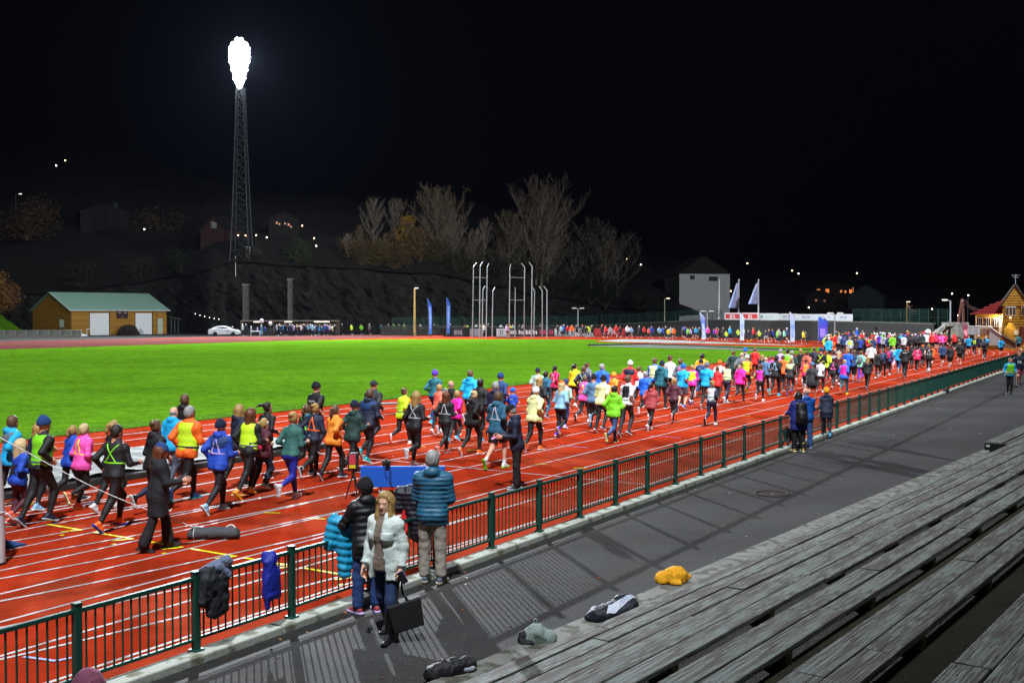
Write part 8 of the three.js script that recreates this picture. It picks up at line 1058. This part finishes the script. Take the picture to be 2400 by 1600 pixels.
{
  const [root, J, w] = stander(1872, 1058, 919, 'woman in long blue coat and tan boots standing at the fence, dark hair', { sex: 'f', build: 1.15, top: { type: 'c', color: 'BL', hem: -0.3, hood: true, mat: std(0x101c6a, 0.75, { bumpMap: fabricBump, bumpScale: 0.006 }) }, bottom: { type: 'w', color: 'K' }, shoe: 'tan', sole: 'PY', boots: 1, head: [['long', 'dk']], skin: 1 }, { lean: 3, hipL: 2, hipR: -2, armL: 20, elbL: 60, armR: 16, elbR: 60, out: 18, headYaw: -20 }, facing(0.1, 1));
  const U = (t, f) => w(add(add(J.pelvis, J.up, t), J.fw, f)), o = U(0.2, -0.24); blob('backpack', 'big black backpack on the back of the woman in the blue coat', 'backpack', o, root.rotation.y, 0.02, [[-0.3, -0.4, -0.3], [0.3, 0.4, 0.3]], (F) => { F.bone([0, -0.2, -0.03], [0, 0.2, 0.02], 0.12, 0.1, 0.04, 0, [1, 0, 0], 1.4); F.bone([0, -0.14, -0.12], [0, -0.02, -0.1], 0.07, 0.07, 0.03, 0, [1, 0, 0], 1.7); folds(F, 0.008, 10); }, 'pack_body', fabric('K', 0.5));
  stander(1889, 1050, 911, 'bald man in bright blue puffer jacket beside the woman in the long blue coat', { sex: 'm', build: 1.08, top: { type: 'p', color: 'DB', mat: std(0x0c4a92, 0.5), hood: true }, bottom: { type: 'w', color: 'JN' }, shoe: 'DB', sole: 'LG', head: [['bald', 'gh']], skin: 0 }, { lean: 3, armL: 18, elbL: 50, armR: 18, elbR: 50, headYaw: 12, hipL: 2, hipR: -2 }, facing(0.05, 1));
  const d = G(1858, 1050), dog = thing('dog', 'black shaggy dog standing at the feet of the woman in the blue coat', 'dog', [d.x, 0, d.z], facing(-0.9, 0.6)); const F = new Field([-0.3, -0.02, -0.6], [0.3, 0.75, 0.6], 0.016), B = (...a) => F.bone(...a);
  B([0, 0.46, 0.2], [0, 0.46, -0.02], 0.135, 0.12, 0.05, 0, [0, 1, 0], 1.12); B([0, 0.47, -0.02], [0, 0.48, -0.26], 0.115, 0.10, 0.05); B([0, 0.5, 0.25], [0, 0.62, 0.38], 0.085, 0.07, 0.04); B([0, 0.64, 0.40], [0, 0.61, 0.5], 0.07, 0.045, 0.02); B([0, 0.605, 0.5], [0, 0.595, 0.56], 0.034, 0.028, 0.02); for (const s of [-1, 1]) { B([s * 0.055, 0.68, 0.37], [s * 0.075, 0.6, 0.37], 0.026, 0.016, 0.01); B([s * 0.075, 0.42, 0.22], [s * 0.08, 0.25, 0.19], 0.06, 0.035, 0.03); B([s * 0.08, 0.25, 0.19], [s * 0.08, 0.05, 0.21], 0.033, 0.024, 0.02); B([s * 0.08, 0.025, 0.21], [s * 0.08, 0.022, 0.25], 0.027, 0.024, 0.01); B([s * 0.07, 0.44, -0.22], [s * 0.085, 0.28, -0.17], 0.08, 0.05, 0.03); B([s * 0.085, 0.28, -0.17], [s * 0.085, 0.16, -0.29], 0.042, 0.026, 0.02); B([s * 0.085, 0.16, -0.29], [s * 0.085, 0.04, -0.27], 0.026, 0.022, 0.02); B([s * 0.085, 0.025, -0.27], [s * 0.085, 0.022, -0.23], 0.027, 0.023, 0.01); } B([0, 0.52, -0.32], [0, 0.46, -0.5], 0.035, 0.045, 0.03); B([0, 0.46, -0.5], [0, 0.36, -0.56], 0.045, 0.014, 0.02); F.warp((x, y, z) => 0.02 * (fbm3(x * 22, y * 16, z * 22, 3) - 0.5)); obj('body', F.mesh(), std(0x0a0a0b, 0.8), dog); obj('collar', new THREE.TorusGeometry(0.085, 0.012, 6, 18).rotateX(0.7).translate(0, 0.56, 0.31), fabric('RD'), dog);
}
{
  const [root, J, w] = stander(1937, 1026, 909, 'child in navy coat, orange yellow beanie and blue trainers leaning on the fence', { sex: 'k', hk: 1, build: 1.05, top: { type: 'o', color: 'NV', hem: -0.22, hood: true }, bottom: { type: 'b', color: 'K' }, shoe: 'CY', sole: 'LB', head: [['beanie', 'MU']], skin: 0 }, { lean: 10, hipL: 4, kneeL: 4, hipR: -6, kneeR: 30, footR: -20, armL: 26, elbL: 70, armR: 24, elbR: 80, out: 12 }, facing(-0.25, 1));
  const p = w(add(J.wriR, [0, -0.1, 0.06])), c = thing('yellow_cup', 'yellow topped cup held low by the child in the navy coat', 'cup', p.toArray()); obj('cup', cyl(0.03, 0.035, [0, -0.08, 0], [0, 0.04, 0], 10), fabric('LI'), c); obj('lid', cyl(0.037, 0.037, [0, 0.04, 0], [0, 0.055, 0], 10), fabric('YE'), c);
}
stander(2367, 927, 842, 'man jogging towards the viewer in lime green vest and cyan sleeves with a paper number', { lod: 1, sex: 'm', hk: 0.975, build: 1.08, top: { type: 's', color: 'CY' }, bottom: { type: 'b', color: 'K' }, shoe: 'DG', sole: 'GY', head: [['short', 'br']], vest: 'LI', band: 'DG', skin: 1, text: ['245', { t: 0.12, w: 0.17, h: 0.1, front: true, bg: '#c8d2d0', fg: '#30383a', font: 'bold 90px sans-serif' }] }, { ...runPose(0.06), armL: -4, armR: -4, elbL: 84, elbR: 84, in: 30, hipL: 5, hipR: -2, kneeL: 6, kneeR: 10, headYaw: 0 }, facing(0.15, -1));
stander(2389, 907, 825, 'runner in navy T-shirt with paper number and red shorts coming towards the viewer', { lod: 1, sex: 'm', hk: 0.965, build: 1.1, top: { type: 't', color: 'NV' }, bottom: { type: 'S', color: 'RW' }, shoe: 'K', sole: 'K', head: [['short', 'br']], skin: 0, text: ['9134', { t: 0.3, w: 0.18, h: 0.12, front: true, bg: '#c0d0cc', fg: '#30383a', font: 'bold 80px sans-serif' }] }, runPose(0.3), facing(0.25, -1));
{ // spectator whose pink hat just shows at the bottom edge
  const p = W(205, 1577, 6.0), h = p.y; makePerson({ label: 'spectator at the bottom edge, only the top of a pink knitted hat visible', pos: [p.x, 0, p.z], yaw: facing(0.2, 1), height: h / 1.0, sex: 'f', lod: 1, P: { lean: 2, armL: 8, armR: 8, elbL: 40, elbR: 40 }, top: { type: 'j', color: 'NV' }, bottom: { type: 'w', color: 'K' }, shoe: 'K', head: [['beanie', 'RW'], ['short', 'br']] }).forEach((r) => { if (r.isObject3D) r.traverse((c) => { if (c.name === 'beanie') c.material = std(0xa8607c, 0.95, { bumpMap: fabricBump, bumpScale: 0.02 }); }); });
}
// ---- clothes left on the fence and on the stand
blob('hung_jacket', 'grey and black jacket hung over the railing on the second post from the left', 'jacket', V3(8.05, 0.0, -8.86), 0, 0.014, [[-0.3, 0.25, -0.2], [0.3, 1.15, 0.25]], (F) => { F.bone([-0.13, 0.93, 0.02], [0.15, 0.95, 0.03], 0.065, 0.075, 0.04); F.bone([-0.08, 0.85, 0.07], [-0.06, 0.48, 0.075], 0.06, 0.055, 0.05, 0, [1, 0, 0], 1.6); F.bone([0.08, 0.85, 0.07], [0.07, 0.52, 0.075], 0.05, 0.06, 0.05, 0, [1, 0, 0], 1.4); F.bone([-0.16, 0.86, 0.06], [-0.2, 0.62, 0.06], 0.045, 0.04, 0.03); folds(F, 0.026, 12, 5); }, 'jacket_shell', std(0x14171c, 0.7, { bumpMap: fabricBump, bumpScale: 0.006 }))[0].traverse(() => {});
blob('hung_scarf', 'grey fleece bundle on the rail above the hung black jacket', 'jacket', V3(8.08, 0.97, -8.87), 0, 0.012, [[-0.3, -0.2, -0.2], [0.3, 0.2, 0.25]], (F) => { F.bone([-0.16, -0.02, 0.02], [0.15, 0.03, 0.03], 0.05, 0.065, 0.04); F.bone([0.0, 0.0, 0.06], [0.1, -0.1, 0.1], 0.05, 0.05, 0.03); folds(F, 0.024, 16, 2); }, 'fleece', std(0x5f6a80, 0.9, { bumpMap: fabricBump, bumpScale: 0.01 }));
blob('hung_blue_jacket', 'bright blue jacket hung by its hood on the railing', 'jacket', V3(8.86, 0.0, -8.86), 0, 0.014, [[-0.25, 0.25, -0.2], [0.25, 1.15, 0.25]], (F) => { F.bone([-0.02, 0.94, 0.02], [0.03, 0.93, 0.05], 0.05, 0.06, 0.03); F.bone([0.0, 0.86, 0.06], [0.0, 0.5, 0.07], 0.065, 0.075, 0.05, 0, [1, 0, 0], 1.35); F.bone([-0.05, 0.7, 0.08], [-0.07, 0.36, 0.08], 0.05, 0.03, 0.03); F.bone([0.08, 0.75, 0.07], [0.1, 0.46, 0.07], 0.045, 0.04, 0.03); folds(F, 0.026, 12, 9); }, 'jacket_shell', std(0x10208c, 0.55, { bumpMap: fabricBump, bumpScale: 0.006 }));
const onStand = (px, py, y) => G(px, py, y);
blob('yellow_cloth', 'crumpled bright yellow garment on the edge of the lowest bench', 'garment', onStand(1575, 1364, 0.1), FACE + 0.2, 0.012, [[-0.3, -0.02, -0.25], [0.32, 0.35, 0.25]], (F) => { F.bone([-0.13, 0.05, 0], [0.1, 0.08, 0], 0.1, 0.11, 0.05); F.ball([0.03, 0.1, 0], 0.11, 0.05, [1.2, 0.9, 1]); F.bone([0.1, 0.06, 0.02], [0.24, 0.07, -0.02], 0.07, 0.035, 0.04); F.bone([-0.02, 0.02, 0.1], [0.04, 0.01, 0.14], 0.05, 0.04, 0.03); folds(F, 0.032, 11, 4); F.cut((x, y) => 0.002 - y); }, 'cloth', std(0xe8a408, 0.8, { bumpMap: fabricBump, bumpScale: 0.008 }));
{
  const [o, F] = blob('dark_jacket', 'dark navy jacket with a white lettered stripe lying on the lowest bench', 'jacket', onStand(1440, 1436, 0.16), FACE + 0.15, 0.013, [[-0.42, -0.1, -0.3], [0.42, 0.3, 0.3]], (F) => { F.bone([-0.22, 0.0, 0.02], [0.18, 0.05, 0], 0.09, 0.12, 0.06, 0, [0, 0, 1], 1.3); F.bone([-0.32, -0.03, 0.05], [-0.1, 0.0, 0.1], 0.05, 0.07, 0.05); F.ball([0.13, 0.13, -0.04], 0.1, 0.05, [1.2, 0.8, 1]); folds(F, 0.02, 9, 6); F.cut((x, y) => -0.06 - y); }, 'jacket_shell', std(0x0d1020, 0.6, { bumpMap: fabricBump, bumpScale: 0.006 }));
  const pos = [], uv = [], ix = [], n = 14, m = 5; for (let j = 0; j <= m; j++) for (let i = 0; i <= n; i++) { const t = i / n, c = [-0.11 + 0.38 * t, 0.4, 0.12 - 0.16 * t * t]; let q = [c[0] + 0.05 * (j / m - 0.5), c[1], c[2] + (j / m - 0.5) * -0.11]; for (let k = 0; k < 60 && F.at(...q) > 0.008; k++) q = add(q, [0, -1, 0], Math.max(0.002, Math.min(0.03, F.at(...q) - 0.006))); pos.push(...q); uv.push(t, j / m); } for (let j = 0; j < m; j++) for (let i = 0; i < n; i++) { const a = j * (n + 1) + i; ix.push(a, a + 1, a + n + 1, a + 1, a + n + 2, a + n + 1); }
  const g = new THREE.BufferGeometry(); g.setAttribute('position', new THREE.Float32BufferAttribute(pos, 3)); g.setAttribute('uv', new THREE.Float32BufferAttribute(uv, 2)); g.setIndex(ix); g.computeVertexNormals(); obj('white_stripe', g, new THREE.MeshStandardMaterial({ side: THREE.DoubleSide, roughness: 0.7, map: canvasTex(256, 80, (x) => { x.fillStyle = '#c4ccd8'; x.fillRect(0, 0, 256, 80); x.strokeStyle = '#70789a'; x.lineWidth = 3; x.font = 'bold 60px sans-serif'; x.strokeText('FILA', 100, 62, 140); }) }), o);
}
{
  const [o, F] = blob('grey_green_bag', 'pale grey green drawstring bag with dark lettering standing before the lowest bench', 'bag', onStand(1258, 1508, 0.06), FACE, 0.012, [[-0.25, -0.03, -0.2], [0.28, 0.36, 0.2]], (F) => { F.bone([-0.06, 0.07, 0], [0.14, 0.06, 0], 0.1, 0.085, 0.05, 0, [0, 1, 0], 1.2); F.ball([0.0, 0.13, 0.01], 0.1, 0.04); F.bone([-0.06, 0.19, 0.02], [0.03, 0.2, 0.02], 0.028, 0.03, 0.02); folds(F, 0.015, 11, 3); F.cut((x, y) => 0.0 - y); }, 'bag_body', std(0x8a9a92, 0.85, { bumpMap: fabricBump, bumpScale: 0.008 }));
  obj('loop', tube([[-0.02, 0.21, 0], [-0.03, 0.27, 0], [0, 0.275, 0], [0.0, 0.21, 0]], 0.008, 6), std(0x8a9a92, 0.85), o); const B = new Field([-0.3, -0.03, -0.2], [0.1, 0.3, 0.25], 0.012); B.bone([-0.15, 0.1, 0.03], [-0.16, 0.05, 0.04], 0.05, 0.05, 0.02); B.bone([-0.16, 0.03, 0.08], [-0.06, 0.04, 0.13], 0.035, 0.03, 0.02); folds(B, 0.02, 14); B.cut((x, y) => 0.0 - y); obj('black_contents', B.mesh(), fabric('K'), o);
  const pos = [], uv = [], ix = [], n = 10, m = 4; for (let j = 0; j <= m; j++) for (let i = 0; i <= n; i++) { let q = [-0.06 + 0.24 * i / n, 0.18 - 0.07 * j / m - 0.10 * i / n, 0.3]; for (let k = 0; k < 60 && F.at(...q) > 0.006; k++) q = add(q, [0, 0, -1], Math.max(0.002, Math.min(0.03, F.at(...q) - 0.005))); pos.push(...q); uv.push(i / n, 1 - j / m); } for (let j = 0; j < m; j++) for (let i = 0; i < n; i++) { const a = j * (n + 1) + i; ix.push(a, a + n + 1, a + 1, a + 1, a + n + 1, a + n + 2); }
  const g = new THREE.BufferGeometry(); g.setAttribute('position', new THREE.Float32BufferAttribute(pos, 3)); g.setAttribute('uv', new THREE.Float32BufferAttribute(uv, 2)); g.setIndex(ix); g.computeVertexNormals(); obj('lettering', g, new THREE.MeshStandardMaterial({ side: THREE.DoubleSide, transparent: true, roughness: 0.8, map: canvasTex(256, 72, (x) => { x.clearRect(0, 0, 256, 72); x.fillStyle = '#1a2220'; x.font = '54px sans-serif'; x.fillText('KRKAN', 20, 56, 220); }) }), o);
}
blob('black_jacket', 'black crumpled jacket with a little striped white lining at the lower edge of the stand', 'jacket', onStand(1052, 1584, 0.06), FACE + 0.35, 0.012, [[-0.32, -0.03, -0.2], [0.34, 0.3, 0.2]], (F) => { F.bone([-0.18, 0.05, 0.02], [0.08, 0.07, 0], 0.085, 0.1, 0.05); F.ball([0.2, 0.1, 0], 0.085, 0.03, [1, 0.9, 0.8]); F.bone([-0.05, 0.13, 0], [0.05, 0.15, 0], 0.05, 0.04, 0.03); folds(F, 0.03, 10, 7); F.cut((x, y) => 0.0 - y); }, 'jacket_shell', std(0x0b0c10, 0.65, { bumpMap: fabricBump, bumpScale: 0.006 }));
{ const [o] = blob('striped_lining', 'small white striped cloth corner under the black crumpled jacket', 'garment', onStand(1092, 1570, 0.1), FACE + 0.35, 0.01, [[-0.12, -0.05, -0.1], [0.14, 0.12, 0.14]], (F) => { F.bone([-0.04, 0.03, 0.05], [0.05, 0.03, 0.05], 0.035, 0.03, 0.02); folds(F, 0.01, 16); }, 'cloth', std(0xa4acb4, 0.8)); }
{ const p = G(2218, 921); blob('black_bag', 'black bag left on the asphalt at the far end of the fence', 'bag', V3(p.x, 0, p.z), 0, 0.02, [[-0.5, -0.02, -0.3], [0.5, 0.4, 0.3]], (F) => { F.bone([-0.22, 0.1, 0], [0.22, 0.1, 0], 0.13, 0.11, 0.04); F.warp((x, y, z) => 0.02 * (fbm3(x * 9, y * 9, z * 9, 3) - 0.5)); F.cut((x, y) => 0.0 - y); }, 'bag_body', fabric('K')); }
renderer.render(scene, camera);
